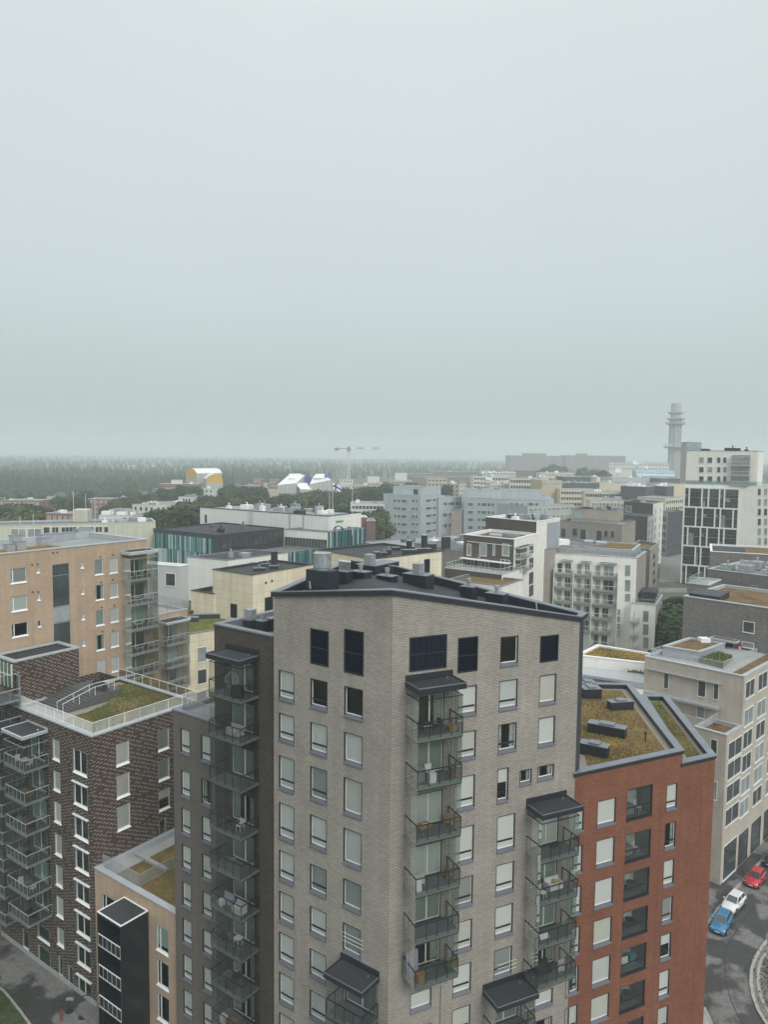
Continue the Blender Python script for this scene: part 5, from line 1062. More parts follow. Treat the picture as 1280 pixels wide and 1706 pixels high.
for j, row in enumerate(PAT):
    zt0 = zg1 - ms * j; g.box(ug0 - 0.25, ug1 + 0.25, -0.5, -0.035, zt0 - 0.22, zt0 + 0.22); s_ = sum(row); x = ug0
    for k, r_ in enumerate(row):
        g.box(x - 0.2, x + 0.2, -0.46, -0.035, zt0 - ms + 0.22, zt0 - 0.22); xn = x + wdt * r_ / s_
        p_ = MB(); p_.quad((x + 0.2, -0.3, zt0 - ms + 0.25), (xn - 0.2, -0.3, zt0 - ms + 0.25), (xn - 0.2, -0.3, zt0 - 0.25), (x + 0.2, -0.3, zt0 - 0.25)); p_.build('balcony_glazing', GLASSB, WT, (f0.p[0], f0.p[1], 0), f0.rz)
        r = MB(); r.box(x + 0.2, xn - 0.2, -0.16, -0.1, zt0 - ms * 0.5 - 0.1, zt0 - ms * 0.5 + 0.1); r.box(x + 0.2, xn - 0.2, -0.2, -0.15, zt0 - ms * 0.5 + 1.0, zt0 - ms * 0.5 + 1.05); r.box(x + 0.2, xn - 0.2, -0.2, -0.15, zt0 - ms + 1.2, zt0 - ms + 1.25)
        if random.random() < 0.6: a_ = x + 0.3; r.box(a_, a_ + (xn - x - 0.5) * random.uniform(0.2, 0.5), -0.12, -0.06, zt0 - ms + 0.3 + random.choice((0, 3)), zt0 - ms + 2.0 + random.choice((0, 2)), 1)
        r.build('balcony_floor', [CONC, CURT], WT, (f0.p[0], f0.p[1], 0), f0.rz); x = xn
    g.box(ug1 - 0.2, ug1 + 0.2, -0.46, -0.035, zt0 - ms + 0.22, zt0 - 0.22)
g.build('white_grid', SLABW, WT, (f0.p[0], f0.p[1], 0), f0.rz)
for j, y in enumerate((814, 831, 847.5, 864, 880, 896)):
    for xl, xr in ((1264, 1269), (1274.5, 1279.5), (1287, 1292)): pfw(WT, f0, xl, xr, y, y + 11, 1, random.choice('dl'))
_, pt2, zt2, ft2 = blk('', '', [(1144, 751), (1263.5, 751.8)], 0, float(along(ft[0].p - ft[0].n * 0.6, ft[0].d, 1144, 780)[1]), WHITE, dep=14, felt=FELT2, cope=COPE, B=WT, plan=[along(ft[0].p - ft[0].n * 0.6, ft[0].d, 1144, 780), along(ft[0].p - ft[0].n * 0.6, ft[0].d, 1263, 780)]); u_, f_ = 0, ft2[0]
for y in (762, 778, 793.5):
    for xl, xr in ((1166, 1173.5), (1180, 1188), (1196, 1201.5), (1206, 1211.5)): pfw(WT, f_, xl, xr, y, y + 9, 1, random.choice('ddl'))
u0_, u1_ = f_.uz(1220, 770)[0], f_.uz(1251, 770)[0]
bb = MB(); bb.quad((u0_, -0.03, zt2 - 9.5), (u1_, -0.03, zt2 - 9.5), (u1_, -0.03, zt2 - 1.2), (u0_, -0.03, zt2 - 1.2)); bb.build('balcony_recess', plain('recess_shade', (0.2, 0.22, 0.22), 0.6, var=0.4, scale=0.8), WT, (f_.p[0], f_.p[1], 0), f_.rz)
for k in range(3): balcony(WT, f_, u0_, u1_, zt2 - 4.2 - 3.0 * k + 0.0, 1.2, 2.9, 'W', True)
clutter(WT, pt2, zt2 - 0.3, 6, (SLATE, DFRAME), (0.8, 2.4), (0.9, 1.5)); q = offs(pt, -0.3); railing(WT, [q[0], q[1]], zt_, 1.3, GFRAME, 0, post=1.5, glass=GLASSG)
GT, pgt, zgt, fgt = blk('office_tower', 'glass topped office tower peeking out behind the white tower', [(1136, 736), (1145, 736.5), (1170, 736)], 1, 420, plan=[aty(1136, 736, 432)[:2], aty(1145, 736, 420)[:2], aty(1170, 736, 428)[:2]], mat= plain('tower_glass', (0.16, 0.26, 0.28), 0.15, var=0.3, scale=0.1, spec=0.9), z0=20, felt=FELT2, cope=ZINC, mats={0: CONC})
for j in range(5):
    fwin(GT, fgt[1], 0.5, zgt - 2.9 - 3.2 * j, fgt[1].L - 1, 2.5, 8, 'l', ZINC)
# --- grey brick building and beige building on the right
GRB, pr, zr_, fr_ = blk('apartment_building', 'dark grey brick apartment block with stepped sedum roofs at the right edge', [(1140, 993.5), (1330, 1021)], 0, 118, BR_GR, dep=16, felt=SED_B, cope=COPEL, par=0.4, cw=0.5)
pfw(GRB, fr_[0], 1240, 1258, 1035, 1052, 1, 'd'); pfw(GRB, fr_[0], 1238, 1257, 1069, 1077, 1, 'l')
u0_, z1_ = fr_[0].uz(1211.5, 1068); q = fr_[0].at(u0_); zdr = z1_ - 2.1; m = MB(); m.box(0, 0.95, -0.06, 0, 0, 2.1); m.build('door', NAVY, GRB, (q[0], q[1], zdr), fr_[0].rz)
uq0, uq1 = fr_[0].uz(1190, 1062)[0], fr_[0].uz(1234, 1066)[0]; zq = fr_[0].uz(1190, 1059)[1]; canopy(GRB, fr_[0], uq0, uq1, zq, 1.6, COPEL, FELT2, WFRAME, 0.3, 0.05)
dbox(GRB, 'planter_edge', SLATE, [(1148, 997), (1200, 1004), (1216, 995)], zr_ - 0.4, 0.9)
q = offs(pr, -0.5)
_, pr2, zr2_, fr2 = blk('', '', [(1180, 948), (1330, 966)], 0, 136, BR_GR, dep=14, felt=FELT3, cope=COPEL, B=GRB, par=0.2); clutter(GRB, pr2, zr2_ - 0.1, 16, (ZINC, GALV, ZINC, CHROME), (0.6, 2.2), (0.6, 1.6)); pfw(GRB, fr2[0], 1251, 1263, 975, 994, 1, 'l', ZINC)
_, pr3, zr3, fr3 = blk('', '', [(1185, 919), (1330, 927)], 0, 168, BR_GR, dep=16, felt=FELT, cope=WFRAME, B=GRB, par=0.3); m = MB(); q = offs(pr3, -0.5); mid = q[0] + (q[1] - q[0]) * 0.42; mid2 = q[3] + (q[2] - q[3]) * 0.42; m.prism([tuple(p) for p in (mid, q[1], q[2], mid2)], zr3 - 0.3, zr3 - 0.2); m.build('sedum_bed', SED_B, GRB)
_, pr4, zr4, fr4 = blk('', '', [(1146, 972), (1182, 976)], 0, 128, BR_GR, dep=8, felt=CONC, cope=COPEL, B=GRB, par=0.2); q = offs(pr4, -0.2); railing(GRB, [q[3], q[0], q[1]], zr4, 1.1, COPEL, 0, post=1.2, glass=GLASSB)
BE, pe, ze, fe = blk('apartment_building', 'beige brick apartment building with roof terrace and wide windows above the parked cars', [(1075, 1094), (1241, 1128), (1330, 1079)], 1, 96, BR_BE, felt=CONC, cope=COPEL, par=0.35, cw=0.5)
for xl, xr, yt, yb in ((1108, 1115, 1120, 1146), (1165, 1177, 1134, 1159), (1191, 1198.5, 1139, 1164)): pfw(BE, fe[0], xl, xr, yt, yb, 1, 'd')
m = MB(); u0_, z_ = fe[0].uz(1080, 1112); u1_ = fe[0].uz(1203, 1136)[0]; m.box(u0_, u1_, -0.5, -0.003, z_ - 0.15, z_); z2q = fe[0].uz(1078, 1148)[1]; m.box(u0_, u1_, -1.2, -0.003, z2q - 0.3, z2q); m.build('ledge', ZINC, BE, (fe[0].p[0], fe[0].p[1], 0), fe[0].rz)
# terrace on top
_, pe2, ze2, fe2 = blk('', '', [(1105, 1077), (1167, 1087), (1209, 1072)], 1, 104, ZINC, z0=ze - 1, felt=SED_B, cope=COPEL, B=BE, par=0.15); m = MB(); p = onz(1174, 1068, ze2); m.box(p[0] - 0.7, p[0] + 0.7, p[1] - 0.7, p[1] + 0.7, ze2 - 0.1, ze2 + 0.5); m.build('roof_box', WFRAME, BE)
m = MB(); pl_ = [onz(x, y, ze)[:2] for x, y in ((1222, 1119), (1241, 1123), (1300, 1093), (1280, 1088))]; m.prism([tuple(p) for p in pl_], ze - 0.34, ze - 0.1); m.build('sedum_bed', SED_B, BE)
r0 = [onz(1086, 1094, ze)[:2], onz(1205, 1116, ze)[:2], onz(1262, 1092, ze)[:2]]; railing(BE, [r0[0] + (r0[2] - r0[1]) * 0.3, r0[0], r0[1], r0[2]], ze, 1.1, COPEL, 0.12, 0.015, post=1.2)
m = MB(); pl_ = [onz(x, y, ze)[:2] for x, y in ((1165, 1100), (1205, 1110), (1222, 1096), (1200, 1088))]; m.prism([tuple(p) for p in pl_], ze - 0.3, ze + 0.1); m.build('planting_bed', SED_G, BE); tufts(BE, pl_, ze + 0.1, 700, [GRN, OLV, GRN], (0.15, 0.5), 'planting_tufts')
rowsE = [(1131, 1168), (1175, 1210), (1213, 1246), (1251, 1284), (1288, 1321), (1325, 1358)]
f1e = fe[1]
u_s = [f1e.uz(x, 1150)[0] for x in (1243, 1257, 1263.5, 1277.5, 1284, 1298)]
ztops = [z_at(f1e.at(u_s[0]), 1243, y) for y in (1135, 1182, 1220, 1259, 1297, 1335)]
for j, zt0 in enumerate(ztops):
    for i in range(0, 6, 2): fwin(BE, f1e, u_s[i], zt0 - 2.4, u_s[i + 1] - u_s[i], 2.2, 2, random.choice('ddl'))
# lower wing in front
_, pe3, ze3, fe3 = blk('', '', [(1158, 1211), (1212, 1226), (1238, 1210)], 1, 92.5, BR_BE, felt=SED_B, cope=COPEL, B=BE, par=0.4, cw=0.45)
q = offs(pe3, -0.2); r0 = [onz(1140, 1204, ze3)[:2], onz(1176, 1213, ze3)[:2], onz(1199, 1199, ze3)[:2]]; railing(BE, r0, ze3, 1.1, COPEL, 0.12, 0.015, post=1.2)
pfw(BE, fe[0], 1163, 1175, 1172, 1194, 1, 'l', WFRAME)
fA = fe3[1]; ua_, ub_ = fA.uz(1213, 1250)[0] + 0.25, fA.uz(1236, 1250)[0] - 0.1
zts = [z_at(fA.at(ua_), 1213, y) for y in (1238, 1272, 1310, 1350)]
for zt0 in zts: fwin(BE, fA, ua_, zt0 - 2.3, ub_ - ua_, 2.2, 2, 'd')
fwin(BE, fA, ua_, 0.4, ub_ - ua_, 4.6, 1, 'd'); pfw(BE, fe3[0], 1186, 1196, 1231, 1262, 1, 'd'); pfw(BE, fe3[0], 1186, 1196, 1300, 1330, 1, 'l')
for i in range(0, 6, 2): fwin(BE, f1e, u_s[i] + 0.3, 0.5, u_s[i + 1] - u_s[i], 4.0, 1, 'd', DFRAME)
# low hall with gold sedum
zl_ = 22.0; P = [onz(x, y, zl_)[:2] for x, y in ((960, 1092), (1090, 1107), (1092, 1090), (996, 1074.5))]
LS = thing('hall', (float(P[0][0]), float(P[0][1]), 0), 'low cream hall with golden sedum roof between the grey tower and beige building', 'building')
shell(LS, P, 0, zl_, CREAMW, cope=WFRAME, felt=SED_Y, par=0.15, cw=0.6); tufts(LS, offs(P, -0.8), zl_ - 0.15, 2600, [YEL, YEL, OCH, OLV], (0.08, 0.22))
P2 = [onz(x, y, 20.3)[:2] for x, y in ((940, 1119), (1095, 1141), (1095, 1112), (945, 1096))]
m = MB(); m.prism([tuple(p) for p in P2], 0, 20.3); m.build('lower_roof', COPEL, LS); m = MB(); q = [onz(x, y, 20.3)[:2] for x, y in ((950, 1105), (1092, 1126), (1092, 1119), (955, 1100))]; m.prism([tuple(p) for p in q], 20.2, 20.5); m.build('sedum_strip', SED_G, LS); tufts(LS, q, 20.5, 900, [GRN, OLV, STR], (0.2, 0.5))
P3_ = [onz(x, y, 19.3)[:2] for x, y in ((940, 1172), (1100, 1195), (1100, 1146), (945, 1124))]; m = MB(); m.prism([tuple(p) for p in P3_], 0, 19.3); m.build('front_roof', CREAMW, LS)
for px, py in ((985, 1138), (1045, 1142)):
    p = onz(px, py, 19.3); m = MB(); m.box(-3.2, 3.2, -1.2, 1.2, 0, 0.5, 0); m.box(-2.8, 2.8, -0.9, 0.9, 0.5, 0.55, 1); m.build('skylight', [COPEL, DFRAME], LS, tuple(p), RAD(-12))

# ================================================================== ground, streets
def gz(Y):
    t = min(1.0, max(0.0, (Y - 112) / (235 - 112))); return 15.0 * t * t * (3 - 2 * t)
def asphalt(name):
    m, nt, b, out = nodes_of(name)
    f = rng(nt, noise(nt, 0.19, 8), 0.485, 0.535, 0, 1); fine = rng(nt, noise(nt, 2.2, 5), 0.3, 0.7, 0.8, 1.2)
    nt.links.new(mul(nt, mixc(nt, f, (0.052, 0.052, 0.051), (0.17, 0.167, 0.16)), fine), b.inputs['Base Color'])
    nt.links.new(rng(nt, f, 0, 1, 0.32, 0.85), b.inputs['Roughness'])
    MATS[name] = m; return m
ASPH = asphalt('wet_asphalt')
GROUNDM = plain('ground_cover', (0.075, 0.085, 0.06), 0.95, var=0.4, scale=0.05)
GRASS = plain('grass_ground', (0.05, 0.075, 0.025), 0.95, var=0.4, scale=1.2, bump=0.6, bscale=12)
ys = [-500, -100, 0, 40, 80, 112] + [112 + 123 * i / 12 for i in range(1, 13)] + [300, 420, 600, 900, 1400, 2200, 3500, 5500, 8200]
xs = [-8200, -4000, -2000, -1000, -500, -250, -120, -60, -30, 0, 30, 60, 120, 250, 500, 1000, 2000, 4000, 8200]
m = MB(); m.v = [(x, y, gz(y)) for y in ys for x in xs]; nx = len(xs)
for j in range(len(ys) - 1):
    for i in range(nx - 1):
        m.f.append((j * nx + i, j * nx + i + 1, (j + 1) * nx + i + 1, (j + 1) * nx + i)); m.mi.append(0); m.uv += [(0, 0)] * 4
tag(m.build('ground', GROUNDM), 'level city ground reaching the horizon', kind='structure')
def sheet(name, pts, z, mat, label=None):
    m = MB(); m.poly([(p[0], p[1], z) for p in pts]); return tag(m.build(name, mat), label, kind='structure')
G = lambda px, py, z=0.0: onz(px, py, z)[:2]
sheet('road', [(18, 40), (75, 40), (95, 150), (30, 118)], 0.004, ASPH, 'wet patched asphalt street curving past the parked cars')
sheet('side_street', [(-75, 20), (-18, 20), (-18, 70), (-75, 118)], 0.004, ASPH, 'damp asphalt lane at the foot of the flecked brick building')
# back street between the ivory and grey buildings follows the rising ground
m = MB(); yy = [150, 165, 180, 195, 210, 225, 240, 300, 360]
for a, b in zip(yy, yy[1:]): m.quad((a * 0.372, a, gz(a) + 0.03), (a * 0.41, a, gz(a) + 0.03), (b * 0.41, b, gz(b) + 0.03), (b * 0.372, b, gz(b) + 0.03))
tag(m.build('back_street', plain('paving_grey', (0.20, 0.195, 0.185), 0.85, var=0.25, scale=0.6)), 'grey paved back street beside the ivory building', kind='structure')
# pavement and granite kerb stones beside the cars
GRAN = plain('granite', (0.36, 0.35, 0.33), 0.8, var=0.2, scale=2)
kl = [G(1176, 1545), G(1200, 1512), G(1226, 1482), G(1262, 1443), G(1300, 1404)]
side = [kl[0], kl[1], kl[2], kl[3], kl[4], G(1300, 1380), G(1190, 1460), G(1150, 1520)]
m = MB(); m.prism([tuple(p) for p in side], -0.05, 0.13); pav = tag(m.build('pavement', ASPH), 'damp asphalt pavement along the beige building', kind='structure')
def stones(parent, line, w, h, step=1.1, mat=GRAN, name='kerb_stone'):
    pts = [np.array(p[:2]) for p in line]
    for a, b in zip(pts, pts[1:]):
        L = np.linalg.norm(b - a); n = max(1, int(round(L / step))); d = (b - a) / L; key = (round(L / n, 2), w, h)
        if key not in FC:
            mm = MB(); mm.box(0.01, L / n - 0.01, -w / 2, w / 2, -0.1, h); FC[key] = mm.mesh(name, mat)
        for i in range(n):
            q = a + d * L * i / n; place(FC[key], name, parent, (q[0], q[1], random.uniform(-0.006, 0.006)), math.atan2(d[1], d[0]))
stones(pav, kl, 0.3, 0.15)
isl = [G(1300, 1548), G(1284, 1562), G(1270, 1580), G(1259, 1598), G(1253, 1618), G(1252, 1640), G(1256, 1662), G(1264, 1684), G(1276, 1704), G(1292, 1724)]
cen = np.array(G(1340, 1630)); m = MB(); m.prism([tuple(p) for p in [*reversed(isl)][::-1] + [np.array(G(1330, 1724)), np.array(G(1360, 1640)), np.array(G(1340, 1548))]][::1], -0.05, 0.1)
island = tag(m.build('traffic_island', plain('island_gravel', (0.2, 0.19, 0.17), 0.95, var=0.4, scale=4)), 'planted traffic island edged with granite', kind='structure')
for mm_ in island.data.polygons: pass
stones(island, isl, 0.32, 0.16, 0.9); isl2 = [p + (cen - p) * 0.13 for p in isl]; stones(island, isl2, 0.3, 0.17, 0.8); isl3 = [p + (cen - p) * 0.065 for p in isl]
m = MB()
for a, b in zip(isl3, isl3[1:]):
    d = b - a; L = np.linalg.norm(d); n = int(L / 0.22); nn = np.array([-d[1], d[0]]) / L
    for i in range(n):
        for k in (-2, -1, 0, 1, 2):
            q = a + d * (i + 0.5) / n + nn * 0.16 * k; s = 0.065; h = 0.125 + random.uniform(0, 0.02); m.box(q[0] - s, q[0] + s, q[1] - s, q[1] + s, 0.05, h, 0, 'b')
o = m.build('cobbles', plain('cobble', (0.24, 0.23, 0.21), 0.8, var=0.3, scale=3), island); o['kind'] = 'stuff'
m = MB()
for k in range(2600):
    a = isl2[random.randrange(len(isl2) - 1)]; t = random.random() ** 0.8; q = a + (cen - a) * t * 0.9 + np.array([random.gauss(0, 0.5), random.gauss(0, 0.5)]); s = random.uniform(0.05, 0.16); an = random.uniform(0, 6.28)
    for j in range(3): b = an + 2.09 * j; m.poly([(q[0] - s * math.sin(b) * 0.5, q[1] + s * math.cos(b) * 0.5, 0.1), (q[0] + s * math.sin(b) * 0.5, q[1] - s * math.cos(b) * 0.5, 0.1), (q[0] + s * math.cos(b), q[1] + s * math.sin(b), 0.1 + s * 1.4)], 0 if random.random() < 0.5 else 1)
tag(m.build('ground_cover_plants', [plain('dry_plant', (0.30, 0.29, 0.26), 0.9), GRASS]), 'sparse dry plants on the traffic island', kind='stuff')
# tar seam
sm_ = [G(1256, 1512), G(1240, 1532), G(1222, 1560), G(1211, 1580), G(1208, 1605), G(1211, 1640), G(1219, 1668), G(1232, 1695), G(1245, 1715)]
m = MB()
for a, b in zip(sm_, sm_[1:]):
    d = (b - a) / np.linalg.norm(b - a); nn = np.array([-d[1], d[0]]) * 0.06; m.quad((*(a - nn), 0.012), (*(b - nn), 0.012), (*(b + nn), 0.012), (*(a + nn), 0.012))
m.build('road_seam', plain('tar', (0.045, 0.045, 0.044), 0.6)); tag(bpy.data.objects['road_seam'], 'dark tar seam curving along the street', kind='structure')
m = MB(); q = [G(1174, 1680), G(1186, 1706), G(1190, 1720), G(1150, 1740), G(1140, 1690)]; m.prism([tuple(p) for p in q], -0.05, 0.13); corner = tag(m.build('pavement', CONC), 'pavement corner at the foot of the red building', kind='structure'); stones(corner, [q[0], q[1], q[2]], 0.25, 0.16, 0.9)
# lower left: pavement along the brick wall, kerb and grass verge
fk = Face(DL, D0); a = D0 - fk.n * -1.6; b = DL + fk.n * 1.6
m = MB(); m.prism([tuple(p) for p in (b, a + fk.d * 3, D0 + fk.d * 3, DL)], -0.05, 0.12); pv2 = tag(m.build('pavement', ASPH), 'narrow asphalt pavement along the flecked brick wall', kind='structure')
kv = [G(-10, 1640), G(8, 1655), G(22, 1672), G(36, 1690), G(52, 1712), G(64, 1730)]
m = MB(); m.prism([tuple(p) for p in kv + [np.array(G(-60, 1760)), np.array(G(-60, 1640))]][::-1][::-1], -0.05, 0.1); verge = tag(m.build('grass_verge', GRASS), 'strip of lawn behind a pale kerb at the bottom left corner', kind='structure'); stones(verge, kv, 0.22, 0.15, 1.0)
m = MB()
for k in range(3500):
    q = np.array(G(random.uniform(-40, 40), random.uniform(1650, 1740))); s = random.uniform(0.04, 0.12)
    an = random.uniform(0, 6.28); m.poly([(q[0] - 0.02, q[1], 0.1), (q[0] + 0.02, q[1], 0.1), (q[0] + s * math.cos(an), q[1] + s * math.sin(an), 0.1 + s * 1.5)])
tag(m.build('grass', GRASS), 'short grass blades on the verge', kind='stuff')
for (px, py), lab in zip(((9, 1526), (19, 1541), (115, 1684), (137, 1694)), ('left manhole cover of the pair on the pavement by the brick wall', 'right manhole cover of the pair on the pavement by the brick wall', 'round manhole cover in the lane near the red post', 'round manhole cover in the lane below the black bay')):
    p = onz(px, py, 0.14 if py < 1600 else 0.02); m = MB(); m.tube((0, 0, -0.03), (0, 0, 0.012), 0.42, 18); m.tube((0, 0, 0.012), (0, 0, 0.02), 0.34, 18); tag(m.build('manhole_cover', SLATE, None, tuple(p)), lab, 'manhole cover', 'manhole covers at the lower left')
p = onz(102, 1700, 0); t = thing('bollard', tuple(p), 'dull red post standing in the lane at the bottom left', 'bollard'); m = MB(); m.tube((0, 0, 0), (0, 0, 1.3), 0.13, 10); m.build('post', plain('dull_red', (0.2, 0.06, 0.05), 0.7), t, tuple(p)); m = MB(); m.tube((0, 0, 1.3), (0, 0, 1.36), 0.16, 10); m.build('cap', SLATE, t, tuple(p))
# street lamp at the bottom left and road sign on the island
p = onz(172, 1745, 0.0); t = thing('street_lamp', tuple(p), 'dark street lamp arm reaching out below the black bay', 'lamp')
m = MB(); m.tube((0, 0, 0), (0, 0, 5.4), 0.07, 8); m.build('pole', SLATE, t, tuple(p)); m = MB(); m.tube((0, 0, 5.4), (-2.6, -0.3, 5.0), 0.05, 6); m.build('arm', SLATE, t, tuple(p)); m = MB(); m.box(-3.2, -2.5, -0.48, -0.18, 4.9, 5.0); m.build('lamp_head', GALV, t, tuple(p))
p = onz(1278, 1600, 0.1); t = thing('road_sign', tuple(p), 'grey round backed road sign on a post at the traffic island', 'sign'); m = MB(); m.tube((0, 0, 0), (0, 0, 3.3), 0.035, 8); m.build('post', GALV, t, tuple(p)); m = MB(); m.tube((0, 0, 2.75), (-0.02, 0.04, 2.75), 0.32, 18); m.build('sign_plate', plain('sign_back', (0.3, 0.36, 0.4), 0.4, 0.5), t, tuple(p))
# ------------------------------------------------------------------ parked cars
TYRE = plain('tyre', (0.015, 0.015, 0.016), 0.85); RIM = plain('rim', (0.4, 0.41, 0.42), 0.35, 0.7); CGL = plain('car_glass', (0.035, 0.042, 0.045), 0.06, var=0.1, spec=0.9); LAMP = plain('headlamp', (0.75, 0.77, 0.78), 0.15, var=0); TAIL = plain('tail_lamp', (0.35, 0.015, 0.012), 0.2, var=0); PLT = plain('number_plate', (0.75, 0.75, 0.73), 0.5, var=0)
def make_car(label, col, px, py, heading, L=4.3, W=1.8, H=1.48, boot=0.25):
    """x runs from nose to tail; built from lofted sections"""
    p = onz(px, py, 0.004); B = thing('parked_car', tuple(p), label, 'car', 'cars parked along the kerb'); rz = heading
    P = bpy.data.materials.new('car_paint'); P.use_nodes = True; bs = P.node_tree.nodes['Principled BSDF']; bs.inputs['Base Color'].default_value = (*col, 1); bs.inputs['Roughness'].default_value = 0.25; bs.inputs['Coat Weight'].default_value = 0.6; bs.inputs['Coat Roughness'].default_value = 0.05
    hw = W / 2; st = [(-0.0, .66, .30, .56), (.10, .80, .22, .66), (.45, .93, .2, .75), (1.1, .98, .2, .88), (1.5, 1, .2, .94), (2.3, 1, .2, .96), (3.1, 1, .2, .97), (3.75, .98, .2, .97), (4.1, .93, .22, .94), (4.24, .86, .28, .86), (4.3, .74, .35, .72)]
    m = MB(); k = L / 4.3; rings = []
    for x, w, zb, zt in st:
        x = x * k - L / 2; w *= hw; zm = zb + (zt - zb) * 0.52
        rings.append([(x, -w * .93, zb), (x, -w, zb + .12), (x, -w, zm), (x, -w * .97, zt - .07), (x, -w * .84, zt), (x, 0, zt + .035), (x, w * .84, zt), (x, w * .97, zt - .07), (x, w, zm), (x, w, zb + .12), (x, w * .93, zb)])
    nr = len(rings[0])
    for r in rings: m.v += r
    for i in range(len(rings) - 1):
        for j in range(nr - 1): m.f.append((i * nr + j, i * nr + j + 1, (i + 1) * nr + j + 1, (i + 1) * nr + j)); m.mi.append(0); m.uv += [(0, 0)] * 4
    m.f.append(tuple(range(nr))[::-1]); m.mi.append(0); m.uv += [(0, 0)] * nr; b0 = (len(rings) - 1) * nr; m.f.append(tuple(b0 + j for j in range(nr))); m.mi.append(0); m.uv += [(0, 0)] * nr
    body = m.build('body', P, B, tuple(p), rz)
    for pl in body.data.polygons: pl.use_smooth = True
    xa, xb, xc, xd = (1.2 * k - L / 2, 2.0 * k - L / 2, (3.45 + boot) * k - L / 2, 4.12 * k - L / 2); zb = .93; zt = H - .05; wb = hw * .86; wt = hw * .66
    c = MB(); base = [(xa, -wb * .92, zb), (xa, wb * .92, zb), (xd, wb * .95, zb), (xd, -wb * .95, zb)]; top = [(xb, -wt, zt), (xb, wt, zt), (xc, wt, zt - .02), (xc, -wt, zt - .02)]
    for i in range(4): j = (i + 1) % 4; c.quad(base[j], base[i], top[i], top[j])
    mid = [((xb + .12), -wt * .85, H), ((xb + .12), wt * .85, H), (xc - .1, wt * .85, H - .01), (xc - .1, -wt * .85, H - .01)]
    for i in range(4): j = (i + 1) % 4; c.quad(top[j], top[i], mid[i], mid[j])
    c.poly(mid[::-1]); c.build('cabin', P, B, tuple(p), rz)
    def pane(name, q, sh):
        q = [np.array(v, float) for v in q]; ce = sum(q) / 4; n = np.cross(q[1] - q[0], q[3] - q[0]); n /= np.linalg.norm(n)
        if n @ (ce - np.array([0, 0, 1.0])) < 0: n = -n
        q = [ce + (v - ce) * sh + n * 0.012 for v in q]; g = MB(); g.quad(*q); g.build(name, CGL, B, tuple(p), rz)
    pane('windscreen', (base[0], base[1], top[1], top[0]), 0.90); pane('rear_window', (base[3], base[2], top[2], top[3]), 0.85)
    for s in (0, 1):
        b_ = (base[0], base[3], top[3], top[0]) if s == 0 else (base[1], base[2], top[2], top[1]); b_ = [np.array(v, float) for v in b_]
        m1 = b_[0] + (b_[1] - b_[0]) * .52; m2 = b_[3] + (b_[2] - b_[3]) * .46
        pane('side_window', (b_[0], m1, m2, b_[3]), 0.86); pane('side_window', (m1, b_[1], b_[2], m2), 0.86)
    for x in (.78 * k - L / 2, 3.42 * k - L / 2):
        for s in (-1, 1):
            w = MB(); w.tube((0, s * -0.1, 0), (0, s * 0.11, 0), .32, 18); w.tube((0, s * .111, 0), (0, s * .125, 0), .22, 14, 1)
            cx, cy = math.cos(rz), math.sin(rz); yy_ = s * (hw - .085); w.build('wheel', [TYRE, RIM], B, (p[0] + x * cx - yy_ * cy, p[1] + x * cy + yy_ * cx, p[2] + .32), rz)
    for s in (-1, 1):
        h = MB(); h.quad((-L / 2 + .12, s * hw * .52, .60), (-L / 2 + .22, s * hw * .86, .60), (-L / 2 + .36, s * hw * .88, .72), (-L / 2 + .2, s * hw * .5, .71)); h.build('headlight', LAMP, B, tuple(p), rz)
        h = MB(); h.box(L / 2 - .12, L / 2 - .0, min(s * hw * .55, s * hw * .86), max(s * hw * .55, s * hw * .86), .68, .84); h.build('tail_light', TAIL, B, tuple(p), rz)
        h = MB(); h.box(xa + .28, xa + .45, min(s * (hw - .06), s * (hw + .14)), max(s * (hw - .06), s * (hw + .14)), .93, 1.07); h.build('mirror', P, B, tuple(p), rz)
    h = MB(); h.box(-L * .33, L * .31, -hw - .008, -hw + .03, .19, .34); h.build('side_skirt', DFRAME, B, tuple(p), rz); h = MB(); h.box(-L * .33, L * .31, hw - .03, hw + .008, .19, .34); h.build('side_skirt', DFRAME, B, tuple(p), rz); h = MB(); h.box(-L / 2 + .1, L / 2 - .1, -hw * .85, hw * .85, .12, .24); h.build('underbody', TYRE, B, tuple(p), rz)
    for x in (.78 * k - L / 2, 3.42 * k - L / 2):
        for s in (-1, 1): h = MB(); h.tube((x, s * (hw - .05), .34), (x, s * (hw + .004), .34), .40, 18); h.build('wheel_arch', TYRE, B, tuple(p), rz)
    h = MB(); h.box(-L / 2 - .03, -L / 2 + .03, -.26, .26, .40, .51); h.build('number_plate', PLT, B, tuple(p), rz); h = MB(); h.box(-L / 2 - .015, -L / 2 + .05, -hw * .55, hw * .55, .27, .39); h.build('grille', DFRAME, B, tuple(p), rz)
_h = math.atan2(kl[2][1] - kl[1][1], kl[2][0] - kl[1][0])
_h2 = math.atan2(kl[3][1] - kl[2][1], kl[3][0] - kl[2][0])
make_car('blue hatchback, nearest of the cars parked below the red building', (0.02, 0.17, 0.34), 1203, 1543, _h + 0.12, 4.4)
make_car('white hatchback parked between the blue and the red car', (0.72, 0.72, 0.71), 1223, 1510, _h2, 4.3)
make_car('red hatchback parked beyond the white car', (0.50, 0.016, 0.035), 1259, 1469, _h2 + 0.05, 4.2)
make_car('dark car cut off by the right edge of the picture', (0.02, 0.02, 0.022), 1290, 1436, _h2, 4.4)

